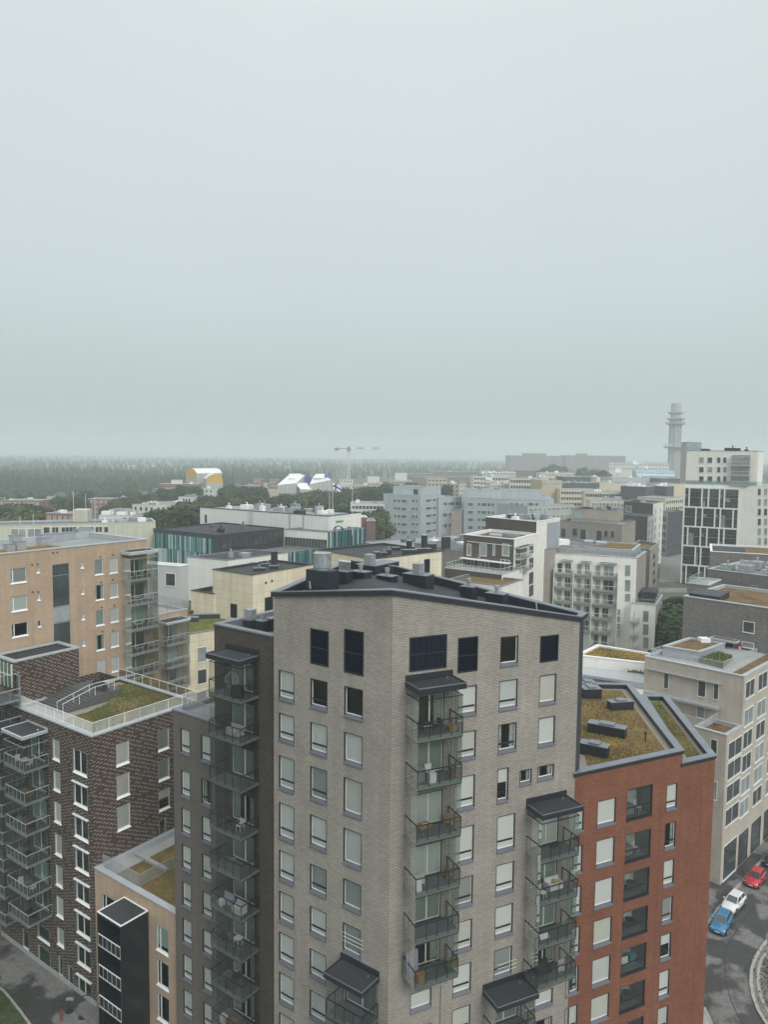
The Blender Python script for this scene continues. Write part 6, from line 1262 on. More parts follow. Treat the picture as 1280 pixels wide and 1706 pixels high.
# ================================================================== trees
def leafm(name, col, var=0.35):
    m, nt, b, out = nodes_of(name)
    oi = N(nt, 'ShaderNodeObjectInfo'); f = math_n(nt, 'MULTIPLY', rng(nt, noise(nt, 0.5, 3), 0.3, 0.7, 1 - var, 1 + var), rng(nt, oi.outputs['Random'], 0, 1, 0.75, 1.25))
    nt.links.new(mul(nt, col, f), b.inputs['Base Color']); b.inputs['Roughness'].default_value = 0.8; b.inputs['Specular IOR Level'].default_value = 0.2
    MATS[name] = m; return m
LEAF = leafm('leaf_mid', (0.055, 0.085, 0.03)); LEAF2 = leafm('leaf_dark', (0.032, 0.055, 0.026)); LEAF3 = leafm('leaf_light', (0.085, 0.11, 0.04)); NEED = leafm('needles', (0.028, 0.045, 0.026)); BARK = plain('bark', (0.06, 0.05, 0.04), 0.9)
def rnd_dir(rg):
    while True:
        v = np.array([rg.uniform(-1, 1) for _ in range(3)]); l = np.linalg.norm(v)
        if 0.1 < l < 1: return v / l
def crown_mesh(seed, mat, n=1500, lobes=11, size=0.085):
    """unit crown (height 0.25..1): leaf clumps spread over many lobes with gaps between them"""
    rg = random.Random(seed); m = MB(); L = []
    for i in range(lobes):
        a = rg.uniform(0, 6.28); r = rg.uniform(0.05, 0.27); z = rg.uniform(0.38, 0.86); r *= 1.15 - abs(z - 0.55); L.append((np.array([r * math.cos(a), r * math.sin(a), z]), rg.uniform(0.10, 0.19)))
    L.append((np.array([0, 0, 0.84]), 0.14))
    for k in range(n):
        c, r = rg.choice(L); d = rnd_dir(rg); p = c + d * r * (rg.uniform(0.55, 1.08)); p[2] = max(0.2, p[2])
        nn = d + rnd_dir(rg) * 0.7 + np.array([0, 0, 0.3]); nn /= np.linalg.norm(nn); u = np.cross(nn, rnd_dir(rg)); u /= np.linalg.norm(u); v = np.cross(nn, u); s = size * rg.uniform(0.25, 0.62)
        m.quad(p - u * s - v * s * 0.6, p + u * s - v * s * 0.5, p + u * s * 0.8 + v * s * 0.7, p - u * s * 0.7 + v * s * 0.6)
    return m.mesh('crown', mat)
def trunk_mesh(seed):
    rg = random.Random(seed); m = MB(); m.tube((0, 0, -0.02), (0.01, 0, 0.35), 0.022, 7, r2=0.015); m.tube((0.01, 0, 0.35), (0, 0.01, 0.8), 0.015, 6, r2=0.004)
    for i in range(6):
        a = rg.uniform(0, 6.28); z = rg.uniform(0.3, 0.6); m.tube((0, 0, z), (0.22 * math.cos(a), 0.22 * math.sin(a), z + rg.uniform(0.12, 0.25)), 0.009, 5, r2=0.003)
    return m.mesh('trunk', BARK)
def spruce_mesh(seed, n=900):
    rg = random.Random(seed); m = MB()
    for k in range(n):
        z = 0.06 + 0.94 * rg.random() ** 1.25; r = 0.17 * (1 - z) ** 0.85 * (0.75 + 0.25 * math.sin(z * 60)) + 0.004; a = rg.uniform(0, 6.28); q = r * rg.uniform(0.5, 1.1); p = np.array([q * math.cos(a), q * math.sin(a), z - 0.15 * q]); s = 0.028 * rg.uniform(0.5, 1.2) * (1.2 - z * 0.6)
        o = np.array([math.cos(a), math.sin(a), -0.5]); t = np.array([-math.sin(a), math.cos(a), 0]); m.quad(p - t * s - o * s, p + t * s - o * s, p + t * s * 0.3 + o * s * 1.5, p - t * s * 0.3 + o * s * 1.5)
    return m.mesh('crown', NEED)
CROWNS = [crown_mesh(1, LEAF, 2600, size=0.065), crown_mesh(2, LEAF2, 2600, size=0.065), crown_mesh(3, LEAF3, 2600, size=0.065), crown_mesh(4, LEAF, 2600, 14, 0.065), crown_mesh(5, LEAF2, 2600, 8, 0.065)]; FINE = [crown_mesh(21, LEAF, 6000, 16, 0.05), crown_mesh(22, LEAF2, 6000, 14, 0.05)]; TRUNKS = [trunk_mesh(1), trunk_mesh(2)]; SPRUCE = [spruce_mesh(1), spruce_mesh(2)]
def tree(x, y, h, label, group, kind='d', wide=1.0, name=None, rg=random):
    z = gz(y); t = thing(name or ('deciduous_tree' if kind == 'd' else 'spruce_tree'), (x, y, z), label, 'tree', group)
    me = rg.choice(FINE if y < 270 else CROWNS) if kind == 'd' else rg.choice(SPRUCE); rz = rg.uniform(0, 6.28); wd = h * wide * rg.uniform(0.9, 1.15)
    place(me, 'crown', t, (0, 0, 0), rz, rel=True, scale=(wd, wd, h)); place(rg.choice(TRUNKS), 'trunk', t, (0, 0, 0), rz, rel=True, scale=(h, h, h)); return t
ORD = ['leftmost', 'second', 'third', 'fourth', 'fifth', 'sixth', 'seventh', 'eighth', 'ninth', 'tenth', 'eleventh', 'twelfth', 'thirteenth', 'fourteenth', 'fifteenth']
def grove(xl, xr, ytop, Y, n, label, group, kind='d', dY=30, wide=1.0, jit=4):
    """trees whose tops reach about row ytop between the columns xl..xr, standing on the ground at distance Y"""
    for i in range(n):
        px = xl + (xr - xl) * (i + random.uniform(0.2, 0.8)) / n; yy_ = Y + random.uniform(-dY, dY); p = aty(px, ytop + random.uniform(-jit, jit), yy_); h = max(5.0, p[2] - gz(yy_)); tree(float(p[0]), float(yy_), h, label + (', ' + ORD[i] + (' from the left' if i else ' one') if n > 1 else ''), group, kind, wide)
grove(-15, 62, 838, 335, 11, 'dense round tree in front of the leftmost red brick houses', 'trees before the leftmost red houses', dY=35, wide=1.15)
grove(96, 142, 830, 420, 8, 'tree between the two rows of red brick houses', 'trees between the red house rows', dY=35, wide=1.1)
grove(188, 232, 830, 430, 9, 'dark tree right of the red brick rows', 'dark trees right of the red houses', dY=30)
grove(168, 188, 842, 400, 3, 'small tree in front of the second red row', 'small trees before the second red row')
grove(262, 332, 847, 262, 11, 'leafy tree behind the teal building and the white hall', 'trees behind the teal building', dY=22, wide=1.1)
grove(300, 345, 836, 330, 8, 'tree among the white low houses', 'trees among the white houses', dY=25)
grove(228, 262, 822, 480, 6, 'tree in front of the spruce forest edge', 'trees at the forest edge', dY=25)
grove(262, 330, 812, 520, 9, 'tree below the yellow wrapped building', 'trees below the yellow roof', dY=30)
grove(372, 440, 812, 470, 12, 'tree between yellow wrapped building and white wrapped building', 'trees right of the yellow roof', dY=40)
grove(420, 500, 826, 420, 12, 'tree behind the white hall roof', 'trees behind the hall roof', dY=30)
grove(500, 585, 818, 440, 14, 'tree behind the flag poles', 'trees behind the flag', dY=30)
grove(572, 642, 812, 470, 12, 'tree left of the blue grey office', 'trees left of the office', dY=30)
grove(598, 636, 852, 300, 7, 'bushy tree beside the white hall end', 'trees beside the hall end', dY=25, jit=6)
grove(606, 624, 842, 330, 3, 'slim dark spruce beside the small white house', 'slim spruces by the white house', 's', dY=6, wide=0.8)
grove(1108, 1136, 1001, 186, 7, 'low street tree between ivory building and grey brick block', 'street trees in the back street', dY=14, wide=1.0, jit=6)
grove(1116, 1140, 1015, 168, 5, 'bush on the slope below the back street', 'bushes below the back street', dY=6, wide=1.6, jit=5)
grove(0, 110, 822, 500, 12, 'small tree just in front of the spruce forest at far left', 'trees at the far left forest edge', dY=40); grove(112, 230, 820, 540, 12, 'small tree before the forest behind the red rows', 'trees behind the red rows', dY=40)
grove(330, 372, 826, 400, 6, 'tree in front of the white house below the yellow roof', 'trees before the white house', dY=25); grove(388, 440, 830, 380, 8, 'round tree just behind the left half of the hall', 'trees behind the left hall half', dY=20); grove(232, 262, 838, 360, 4, 'tree left of the white terraced house', 'trees left of the terraced house', dY=20)
grove(640, 700, 806, 560, 7, 'tree behind the left office wing', 'trees behind the left office', dY=30); grove(560, 600, 838, 350, 5, 'tree by the plain white house', 'trees by the plain white house', dY=15)
grove(905, 940, 776, 900, 5, 'tree in front of the brown archive blocks', 'trees before the brown blocks', dY=30); grove(965, 1010, 781, 900, 6, 'tree below the second brown block', 'trees before the second brown block', dY=30)
grove(1000, 1012, 787, 700, 2, 'tree by the dish antennas', 'trees by the dishes'); grove(738, 752, 806, 520, 3, 'tree beside the cream flats', 'trees beside the cream flats'); grove(826, 836, 800, 560, 2, 'tree between the white blocks', 'trees between white blocks')
t = tree(*[float(v) for v in G(-52, 1690)], 8.0, 'tall green bush cut off at the lower left corner', None, 'd', 1.0)
# ------------------------------------------------------------------ the far spruce forest: one mass
def forest(name, label, spots, mat, seed):
    rg = random.Random(seed); V = []; Fc = []
    for (x, y, h, n) in spots:
        z0 = gz(y); r0 = h * rg.uniform(0.17, 0.26); lean = rg.uniform(-0.02, 0.02) * h
        for t in range(3):
            zb = z0 + h * (0.08 + 0.28 * t); zt = z0 + h * min(1.0, (0.5 + 0.26 * t)); r = r0 * ((1 - 0.26 * t) if n else (1.25, 1.5, 0.9)[t]); i = len(V); k = 6
            for a in range(k): an = 6.283 * a / k + rg.uniform(-0.3, 0.3); rr = r * rg.uniform(0.65, 1.15); V.append((x + rr * math.cos(an), y + rr * math.sin(an), zb + rg.uniform(-0.05, 0.05) * h))
            V.append((x + lean, y, zt))
            for a in range(k): Fc.append((i + a, i + (a + 1) % k, i + k))
    me = bpy.data.meshes.new(name); me.from_pydata(V, [], Fc); me.materials.append(mat); me.update(); return tag(place(me, name), label, kind='stuff')
rg = random.Random(11); sp = []
def clump(x, y): return 0.55 + 0.45 * math.sin(x * 0.021 + 1.3 * math.sin(y * 0.013)) * math.cos(y * 0.017 + x * 0.006)
k = 0
while k < 2300:
    y = rg.uniform(640, 1150); s = rg.uniform(-0.60, -0.10)
    if y < 900 and s > -0.20: continue
    if y < 740 and s > -0.33 and rg.random() < 0.8: continue
    c = clump(s * y, y)
    if rg.random() > c: continue
    sp.append((s * y, y, rg.uniform(7, 13) + 8 * c * rg.random(), 0 if rg.random() < 0.65 else 1)); k += 1
k = 0
while k < 2200:
    y = rg.uniform(1150, 2100); x = rg.uniform(-0.60, 0.62) * y; c = clump(x * 0.6, y * 0.5)
    if rg.random() > c: continue
    sp.append((x, y, rg.uniform(8, 13) + 8 * c * rg.random(), 0 if rg.random() < 0.65 else 1)); k += 1
for k in range(2400):
    y = 2100 + 2000 * rg.random() ** 1.3; x = rg.uniform(-0.62, 0.65) * y; sp.append((x, y, rg.uniform(8, 12) + 8 * clump(x * 0.3, y * 0.3), 0 if rg.random() < 0.8 else 1))
forest('forest', 'dark spruce forest fading into the haze along the horizon', sp, NEED, 3)
# ================================================================== distant buildings
PALE = plain('far_white', (0.62, 0.62, 0.58), 0.8, var=0.06); TANF = plain('far_tan', (0.52, 0.42, 0.29), 0.85, var=0.08); CRF = plain('far_cream', (0.62, 0.55, 0.42), 0.85, var=0.07); GRF = plain('far_slate', (0.085, 0.09, 0.10), 0.7, var=0.1); BRF = plain('far_brown', (0.15, 0.105, 0.09), 0.85, var=0.08); LGF = plain('far_light_grey', (0.42, 0.45, 0.46), 0.7, var=0.06)
def far(label, xl, xr, yt, Y, mat, dep=12, win=None, slope=0.0, felt=FELT3, name='building', z0=8, group=None, clut=0, cope=COPEL, B=None, wdark='m', sx=None):
    """a distant block with its roof edge at row yt; win = (columns, rows, width, height)"""
    pts = [(xl, yt - slope), (xr, yt + slope)] if sx is None else [(xl, yt - 0.8), (sx, yt + 0.8), (xr, yt - 0.2)]
    b, poly, z, f = blk(name, label, pts, 0 if sx is None else 1, Y, mat, z0=z0, dep=dep, felt=felt, cope=cope, par=0.3, cw=0.35, group=group, B=B)
    if win:
        fs = [f[0]] if sx is None else [f[0], f[1]]
        for ff in fs:
            nc = max(1, int(round(win[0] * ff.L / sum(q.L for q in fs)))); gwin(b, ff, 0.4, ff.L - 0.4, nc, z - 1.0, win[4] if len(win) > 4 else 3.1, win[1], min(win[2], ff.L / nc * 0.8), win[3], 1, wdark)
    if clut: clutter(b, poly, z - 0.3, clut, (FELT3, ZINC, WFRAME), (1.0, 4.0), (0.5, 2.0))
    return b, poly, z, f
far('red brick row house with flat roof at the left edge behind the big trees', -25, 66, 833.5, 450, BR_RH, 14, (12, 3, 1.6, 1.5), 0.6, clut=5)
far('red brick row house with grey balconies next to the leftmost row', 64, 111, 832, 470, BR_RH, 14, (7, 3, 2.2, 1.8), -0.4, clut=4)
far('red brick house row in the middle of the left wood edge', 146, 232, 831.5, 475, BR_RH, 14, (10, 3, 1.6, 1.5), 0.4, clut=6)
far('red brick strip house with white doors behind the olive building', 75, 124, 855.5, 300, BR_RH, 10, (5, 2, 1.1, 1.9), 0.5, clut=2)
far('small red house low between trees at far left', -20, 20, 848, 380, BR_RH, 10, (4, 2, 1.4, 1.4), clut=1)
far('flat white workshop with a tall box behind the olive building', 164, 222, 858.5, 285, PALE, 12, None, 0.3, felt=FELT3, clut=8)
far('white box house on the roof line behind the olive building', 181, 204, 849.5, 300, PALE, 8, None, 0.2)
far('white terraced house with roof box among the trees', 220, 277, 841, 330, PALE, 14, (6, 2, 1.3, 1.6), 0.6, clut=5, sx=258)
far('upper storey of the white terraced house', 236, 270, 838, 338, PALE, 10, None, 0.3)
far('white and red low house behind the terraced house', 276, 311, 836.5, 365, PALE, 12, (3, 2, 1.4, 1.5), 0.4, clut=2, sx=296)
far('small red brick wing of the low white house', 279, 294, 841, 352, BR_RH, 8, (2, 1, 1.2, 1.4))
far('white house with stepped roof right of the terraces', 297, 319, 828, 410, PALE, 12, (4, 2, 1.2, 1.5), 0.3, clut=2)
far('red brick corner house in front of the forest', 254, 271, 814.5, 540, BR_RH, 14, (3, 2, 1.6, 1.4), 0.3, felt=FELT3)
far('long red brick building with white roof box left of the yellow roof', 265, 330, 806.5, 570, BR_RH, 16, (9, 2, 1.8, 1.4), 0.2, clut=3); far('white roof box above the long red building', 285, 304, 800, 575, PALE, 8)
far('white house below the yellow wrapped roof', 332, 356, 814, 520, PALE, 12, (3, 3, 1.4, 1.5), 0.2, clut=1)
far('red brick building below the yellow roof', 355, 380, 813.5, 530, BR_RH, 12, (4, 2, 1.4, 1.4), 0.2); far('three storey red brick house near the white hall', 365, 394.5, 822, 480, BR_RH, 14, (5, 3, 1.3, 1.7), 0.5, clut=2, sx=381)
far('red brick house at the right of the yellow roof', 400, 424, 810, 560, BR_RH, 14, (4, 3, 1.5, 1.5), 0.2, clut=2); far('red brick tower flat left of the white wrapped building', 422, 436, 798.5, 640, BR_RH, 12, (3, 4, 1.5, 1.5)); far('red brick tower flat beside the white wrapped building', 449, 463, 800, 640, BR_RH, 12, (3, 4, 1.5, 1.5)); far('pale infill between two red tower flats', 435, 450, 805, 645, PALE, 10, (2, 2, 1.6, 1.5))
far('tan low building left of the white wrapped building', 424, 464, 817, 560, TANF, 12, (6, 1, 1.6, 1.3)); far('tan low shed below the wrapped building', 430, 446, 824, 520, TANF, 10)
far('white glazed house behind the hall roof', 441, 462, 832, 420, PALE, 12, (4, 2, 1.2, 1.4), 0.3)
far('white block with stepped base right of the wrapped buildings', 566, 588, 799, 640, PALE, 14, (4, 3, 1.2, 1.3), 0.1); far('low white annexe below the stepped white block', 560, 584, 808, 600, PALE, 12, (5, 2, 1.2, 1.3))
far('tan flats between crane and office', 586, 652, 808, 610, TANF, 14, (12, 2, 1.4, 1.4), 0.1, clut=3); far('white roof house above the tan flats', 612.5, 632.5, 794, 625, PALE, 12, None); far('tan upper storey under the white roof house', 606, 641, 804, 620, TANF, 12, (6, 1, 1.4, 1.3))
far('white cube above the blue grey office', 658.5, 678.5, 788, 630, PALE, 12); far('tan storey below the white cube', 651, 687, 800.5, 622, TANF, 14, (7, 1, 1.4, 1.3)); far('plain white house beyond the flagpoles', 584, 641, 839, 330, PALE, 16, (9, 2, 1.4, 1.4), 0.3, clut=2)
far('red brick lean-to at the end of the white hall', 603, 612, 862, 240, BR_RH, 8, None, cope=WFRAME); far('dark red shed beside the brick lean-to', 611, 626, 868, 238, BRF, 10)
far('tan block of flats above the office link', 712, 745, 797, 560, TANF, 14, (5, 3, 1.8, 1.2), 0.1, clut=1); far('cream and tan flats with balconies above the office link', 744, 777, 806, 520, CRF, 14, (5, 5, 2.4, 1.3), 0.3, sx=766, clut=3)
far('long dark brown building in the haze behind the offices', 724, 808, 785.5, 1050, BRF, 20, (20, 3, 1.8, 1.6), clut=6); far('brown hazy building left of the long dark one', 668, 726, 789, 1000, BRF, 20, (12, 2, 1.8, 1.6), clut=2); far('brown hazy slab below the long dark building', 690, 790, 794, 900, BRF, 16, (18, 2, 1.8, 1.4))
far('white research complex with dishes behind the offices', 789, 862, 794, 560, PALE, 24, (14, 4, 1.8, 1.5), 0.4, clut=9); far('upper white storeys of the research complex', 806, 860, 785.5, 600, PALE, 20, (10, 2, 3, 1.5), clut=6); far('cream front block of the research complex', 800, 842, 801, 500, CRF, 14, (8, 3, 1.4, 1.4), 0.3, clut=3); far('white stepped wing of the research complex', 818, 872, 806, 470, PALE, 14, (10, 4, 1.6, 1.4), 0.2, clut=4)
far('cream office with rows of dark windows', 850, 906, 797, 450, CRF, 20, (12, 6, 1.7, 1.7, 3.4), 0.4, clut=4, wdark='d'); far('white house at the left of the cream office', 838, 858, 785, 620, PALE, 14, (4, 3, 2, 1.4), clut=2)
far('tan blank walled office with ribbon window', 904, 937, 800.5, 420, TANF, 20, (8, 1, 1.4, 1.8, 3.4), 0.1, clut=1); far('cream upper storey with round tanks', 900, 957, 787.5, 640, CRF, 16, (12, 1, 1.6, 1.6), clut=3)
far('slate clad long storey on the cream offices', 935, 999, 804.5, 430, GRF, 14, None, 0.2, clut=3); far('slate roof storey further back on the cream offices', 940, 1003, 794.5, 520, GRF, 16, None, 0.2, clut=3); far('cream office ribbon below the slate storey', 934, 1000, 816, 410, CRF, 16, (14, 3, 1.3, 1.5), 0.4)
far('light grey low hall with ramped roof in front of the cream offices', 880, 957, 842, 300, LGF, 20, (10, 2, 3.5, 1.2), -1.5, felt=FELT3); far('pale blue glazed link beside the grey hall', 878, 919, 826.5, 330, LGF, 14, (9, 3, 2.2, 1.9), -0.5)
far('cream block in the middle of the office quarter', 1000, 1058, 804.5, 440, CRF, 20, None, 0.3, clut=3); far('long cream office with a row of small windows', 975, 1080, 820, 380, CRF, 20, (26, 3, 1.1, 1.6), 1.0, clut=4); far('cream chimney block on the office quarter roofs', 995, 1001.5, 795, 460, CRF, 6)
far('slate box on the long cream office', 1035, 1091, 810.5, 360, GRF, 16, None, 0.6, sx=1077, clut=4); far('second slate box beside the cream side wall', 1090, 1124, 810, 370, GRF, 16, None, 0.4, sx=1112, clut=3); far('cream side wall next to the white tower', 1111, 1145, 806.5, 400, CRF, 18, None); far('cream corner office with window rows by the white tower', 1110, 1140, 829.5, 340, CRF, 14, (9, 4, 1.3, 1.5), -1.0); far('light grey long roof below the glass vault', 1020, 1104, 796, 560, LGF, 20, None, clut=3); far('slate hall beside the tower base', 1100, 1140, 797, 560, GRF, 18, None)
far('cream terrace house behind the greige block', 985, 1042, 834, 300, CRF, 14, (9, 3, 2.0, 1.6), 0.5, clut=4)
def fbox(B, xl, xr, z, h, fc):
    u0, u1 = fc.uz(xl, 765)[0], fc.uz(xr, 765)[0]; m = MB(); m.box(u0, u1, 10, 30, z - 0.3, z + h); m.build('roof_plant', BRF, B, (fc.p[0], fc.p[1], 0), fc.rz)
b, poly, z, f = far('huge brown archive block in the haze, left one with pale joints', 850, 937.5, 758.8, 1700, BRF, 60, (6, 1, 0.5, 20), felt=FELT2, name='archive_building'); fbox(b, 874, 912, z, 5.5, f[0])
b, poly, z, f = far('huge brown archive block in the haze, right one behind the dishes', 943.5, 1043, 758.6, 1700, BRF, 60, (5, 1, 0.5, 20), felt=FELT2, name='archive_building'); fbox(b, 965, 981, z, 4.5, f[0])
far('white long broadcasting hall below the archive blocks', 1016, 1116, 771.5, 800, PALE, 30, (16, 2, 5, 1.2, 4), clut=3); far('white lower deck of the broadcasting hall', 1016, 1060, 778, 720, PALE, 20, (8, 1, 4, 1.2)); far('brown low building under the left archive block', 846, 906, 783, 900, BRF, 20, (12, 1, 3, 1.6))
for (xl, xr, yt, Y, lab) in ((17, 40, 777, 2300, 'cream church like building in the far haze at left'), (65, 79, 773, 2600, 'pale block in the far haze above the forest, left'), (92, 112, 775, 2500, 'low pale hall in the far haze above the forest'), (130, 143, 763, 3200, 'grey high rise in the far haze above the forest'), (195, 262, 774.5, 2000, 'long white block with dark windows far above the forest'), (272, 310, 773, 2300, 'white low block far behind the yellow roof'), (330, 356, 773, 2400, 'white hall far behind the yellow roof'), (403, 425, 772, 2300, 'small white block far above the forest, middle'), (455, 482, 777, 2000, 'pale block far behind the white wrapped building'), (150, 175, 771, 2900, 'faint pale block in the far haze')):
    far(lab, xl, xr, yt, Y, PALE, 30, (10, 3, 2.2, 3.5, 5) if xl == 195 else None, z0=10)
# ------------------------------------------------------------------ glass vault, dishes, tower
p0 = aty(1058, 796, 600); VT = thing('vaulted_hall', tuple(map(float, (p0[0], p0[1], 10))), 'blue glass barrel vault hall left of the telecom tower', 'building'); zb0 = p0[2]; L = (1121 - 1058) / FPX * 600
m = MB(); n = 9
for i in range(n):
    a, b_ = math.pi / 2 * i / n, math.pi / 2 * (i + 1) / n; ya, za, yb, zb1 = -5 * math.cos(a), 6.0 * math.sin(a), -5 * math.cos(b_), 6.0 * math.sin(b_)
    m.quad((0, ya, za), (L, ya, za), (L - 0, yb, zb1), (0, yb, zb1), 0 if i > 1 else 0); m.quad((0, ya, za - 0.0), (0, yb, zb1), (0, 6, zb1), (0, 6, za), 1)
m.quad((0, 0, 6), (L, 0, 6), (L, 8, 5), (0, 8, 5), 1); m.box(-1, L + 1, -5.5, 8, -25, 0, 1)
m.build('vault', [plain('vault_glass', (0.22, 0.36, 0.44), 0.15, var=0.15, scale=0.2), LGF], VT, (p0[0], p0[1], zb0))
r = MB()
for i in range(19):
    x = L * i / 18
    for k in range(n): a, b_ = math.pi / 2 * k / n, math.pi / 2 * (k + 1) / n; r.tube((x, -5.05 * math.cos(a), 6.05 * math.sin(a)), (x, -5.05 * math.cos(b_), 6.05 * math.sin(b_)), 0.08, 4)
r.build('ribs', WFRAME, VT, (p0[0], p0[1], zb0))['kind'] = 'stuff'
def dish(px, py, Y, rad, az, label, grp='dish antennas'):
    p = aty(px, py, Y); t = thing('dish_antenna', tuple(map(float, p)), label, 'antenna', grp); m = MB(); n = 16; R = []
    ax = np.array([math.sin(RAD(az)) * 0.8, -math.cos(RAD(az)) * 0.8, 0.6]); u = np.cross(ax, [0, 0, 1.0]); u /= np.linalg.norm(u); v = np.cross(u, ax)
    for k in range(4):
        rr = rad * k / 3; dd = 0.28 * rad * (k / 3) ** 2
        R.append([ax * dd + (u * math.cos(6.283 * i / n) + v * math.sin(6.283 * i / n)) * rr for i in range(n)])
    for k in range(3):
        for i in range(n): m.quad(R[k][i], R[k][(i + 1) % n], R[k + 1][(i + 1) % n], R[k + 1][i])
    m.build('reflector', PALE, t, tuple(p)); m = MB(); m.tube((0, 0, 0), (0, 0.6, -rad * 1.6), rad * 0.12, 8); m.tube(ax * 0.28 * rad, ax * rad * 0.9, rad * 0.03, 5); m.build('mount', GALV, t, tuple(p))
dish(1061, 771, 690, 2.9, -20, 'largest white dish antenna standing on the broadcasting hall'); dish(1031, 784, 640, 2.7, -15, 'white dish antenna left of the glass vault'); dish(1077, 779, 690, 2.0, 30, 'small dish antenna right of the largest dish'); dish(806, 787, 560, 1.4, -30, 'small dish on the white research complex, left'); dish(817, 787, 560, 1.2, 20, 'small dish on the white research complex, right'); dish(901, 793, 560, 1.1, -20, 'round white dish on the cream storey, left of two'); dish(907.5, 793.5, 560, 0.9, 10, 'round white dish on the cream storey, right of two'); dish(1060, 788, 600, 1.7, -40, 'white dish at the end of the glass vault')
Yt = 1080.0; pt_ = aty(1123, 790, Yt); tx, ty = float(pt_[0]), Yt; zt0 = lambda y: float(aty(1123, y, Yt)[2]); TW = thing('telecom_tower', (tx, ty, 15.0), 'grey concrete telecom tower vanishing upward into the cloud', 'tower')
CT = plain('tower_concrete', (0.36, 0.36, 0.355), 0.85, var=0.08); m = MB(); r0_ = 8.2
m.tube((0, 0, 0), (0, 0, zt0(672) - 15), r0_, 20, r2=r0_ * 0.84, cap=True)
for k in range(10): a = 6.283 * k / 10; m.box(r0_ * math.cos(a) - 0.5, r0_ * math.cos(a) + 0.5, r0_ * math.sin(a) - 0.5, r0_ * math.sin(a) + 0.5, 0, zt0(700) - 15)
m.build('shaft', CT, TW, (tx, ty, 15.0))
for y, rr, h in ((745, 15.8, 1.4), (706, 13.4, 1.8), (698, 13.0, 1.4), (688, 11.5, 1.4)):
    zz = zt0(y) - 15; d = MB(); d.tube((0, 0, zz - h), (0, 0, zz), rr * 0.8, 20, r2=rr); d.tube((0, 0, zz), (0, 0, zz + 0.4), rr, 20); d.build('platform', CT, TW, (tx, ty, 15.0))
    d = MB()
    for k in range(24): a = 6.283 * k / 24; d.tube((rr * 0.97 * math.cos(a), rr * 0.97 * math.sin(a), zz), (rr * 0.97 * math.cos(a), rr * 0.97 * math.sin(a), zz + 1.6), 0.12, 4)
    for k in range(24): a, b_ = 6.283 * k / 24, 6.283 * (k + 1) / 24; d.tube((rr * 0.97 * math.cos(a), rr * 0.97 * math.sin(a), zz + 1.6), (rr * 0.97 * math.cos(b_), rr * 0.97 * math.sin(b_), zz + 1.6), 0.12, 4)
    d.build('platform_railing', GALV, TW, (tx, ty, 15.0))['kind'] = 'stuff'
for k, (y, a) in enumerate(((741, 3.4), (742, 3.9), (704, 3.3), (703, 0.2))):
    zz = zt0(y) - 15; d = MB(); d.tube((13.5 * math.cos(a), 13.5 * math.sin(a), zz), (15.2 * math.cos(a), 15.2 * math.sin(a), zz), 1.6, 12); d.build('radio_drum', PALE, TW, (tx, ty, 15.0))
# ------------------------------------------------------------------ wrapped buildings under repair
def scaff_mat(name, col):
    m, nt, b, out = nodes_of(name); uv = N(nt, 'ShaderNodeUVMap').outputs[0]; t = N(nt, 'ShaderNodeTexBrick'); nt.links.new(uv, t.inputs['Vector']); t.offset = 0
    t.inputs['Scale'].default_value = 1; t.inputs['Brick Width'].default_value = 2.5; t.inputs['Row Height'].default_value = 2.0; t.inputs['Mortar Size'].default_value = 0.12; t.inputs['Color1'].default_value = (*col, 1); t.inputs['Color2'].default_value = (*[c * 0.85 for c in col], 1); t.inputs['Mortar'].default_value = (*[c * 0.55 for c in col], 1)
    nt.links.new(t.outputs[0], b.inputs['Base Color']); b.inputs['Roughness'].default_value = 0.6; MATS[name] = m; return m
SCW = scaff_mat('scaffold_sheet', (0.50, 0.50, 0.47)); TARP = plain('white_tarp', (0.78, 0.79, 0.78), 0.5, var=0.05, bump=0.4, bscale=1.2); YELT = plain('yellow_tarp', (0.62, 0.36, 0.03), 0.55, var=0.08, bump=0.3, bscale=1.5); BLUT = plain('blue_tarp', (0.03, 0.075, 0.34), 0.5, var=0.1)
def gable(B, p, ang, w, l, zb, ze, zr, mat_g, name):
    """gable hall: local x across the gable (width w), y along the ridge (length l)"""
    a = MB(); a.prism([(-w / 2, 0), (w / 2, 0), (w / 2, l), (-w / 2, l)], zb, ze); place(a.mesh('scaffold', SCW), 'scaffold', B, (p[0], p[1], 0), ang)
    g = MB(); zq = ze - 0.0; g.poly([(-w / 2, -0.05, ze - 3.0), (w / 2, -0.05, ze - 3.0), (w / 2, -0.05, ze), (w * 0.28, -0.05, zr - 0.8), (0, -0.05, zr), (-w * 0.28, -0.05, zr - 0.8), (-w / 2, -0.05, ze)]); place(g.mesh('gable_sheet', mat_g), 'gable_sheet', B, (p[0], p[1], 0), ang)
    r = MB(); pr_ = [(-w / 2 - 0.3, ze), (-w * 0.28, zr - 0.75), (0, zr + 0.1), (w * 0.28, zr - 0.75), (w / 2 + 0.3, ze)]
    for i in range(4):
        (x0, z0_), (x1, z1_) = pr_[i], pr_[i + 1]; nseg = 8
        for k in range(nseg): r.quad((x0, l * k / nseg, z0_), (x0, l * (k + 1) / nseg, z0_), (x1, l * (k + 1) / nseg, z1_), (x1, l * k / nseg, z1_))
    place(r.mesh('tarp_roof', TARP), 'tarp_roof', B, (p[0], p[1], 0), ang)
    k = MB(); k.poly([(-w / 2, l, ze), (-w * 0.28, l, zr - 0.8), (0, l, zr), (w * 0.28, l, zr - 0.8), (w / 2, l, ze)]); place(k.mesh('rear_sheet', TARP), 'rear_sheet', B, (p[0], p[1], 0), ang)
Yy = 610.0; pa = aty(318.5, 800, Yy); z_ = lambda x, y: float(aty(x, y, Yy)[2])
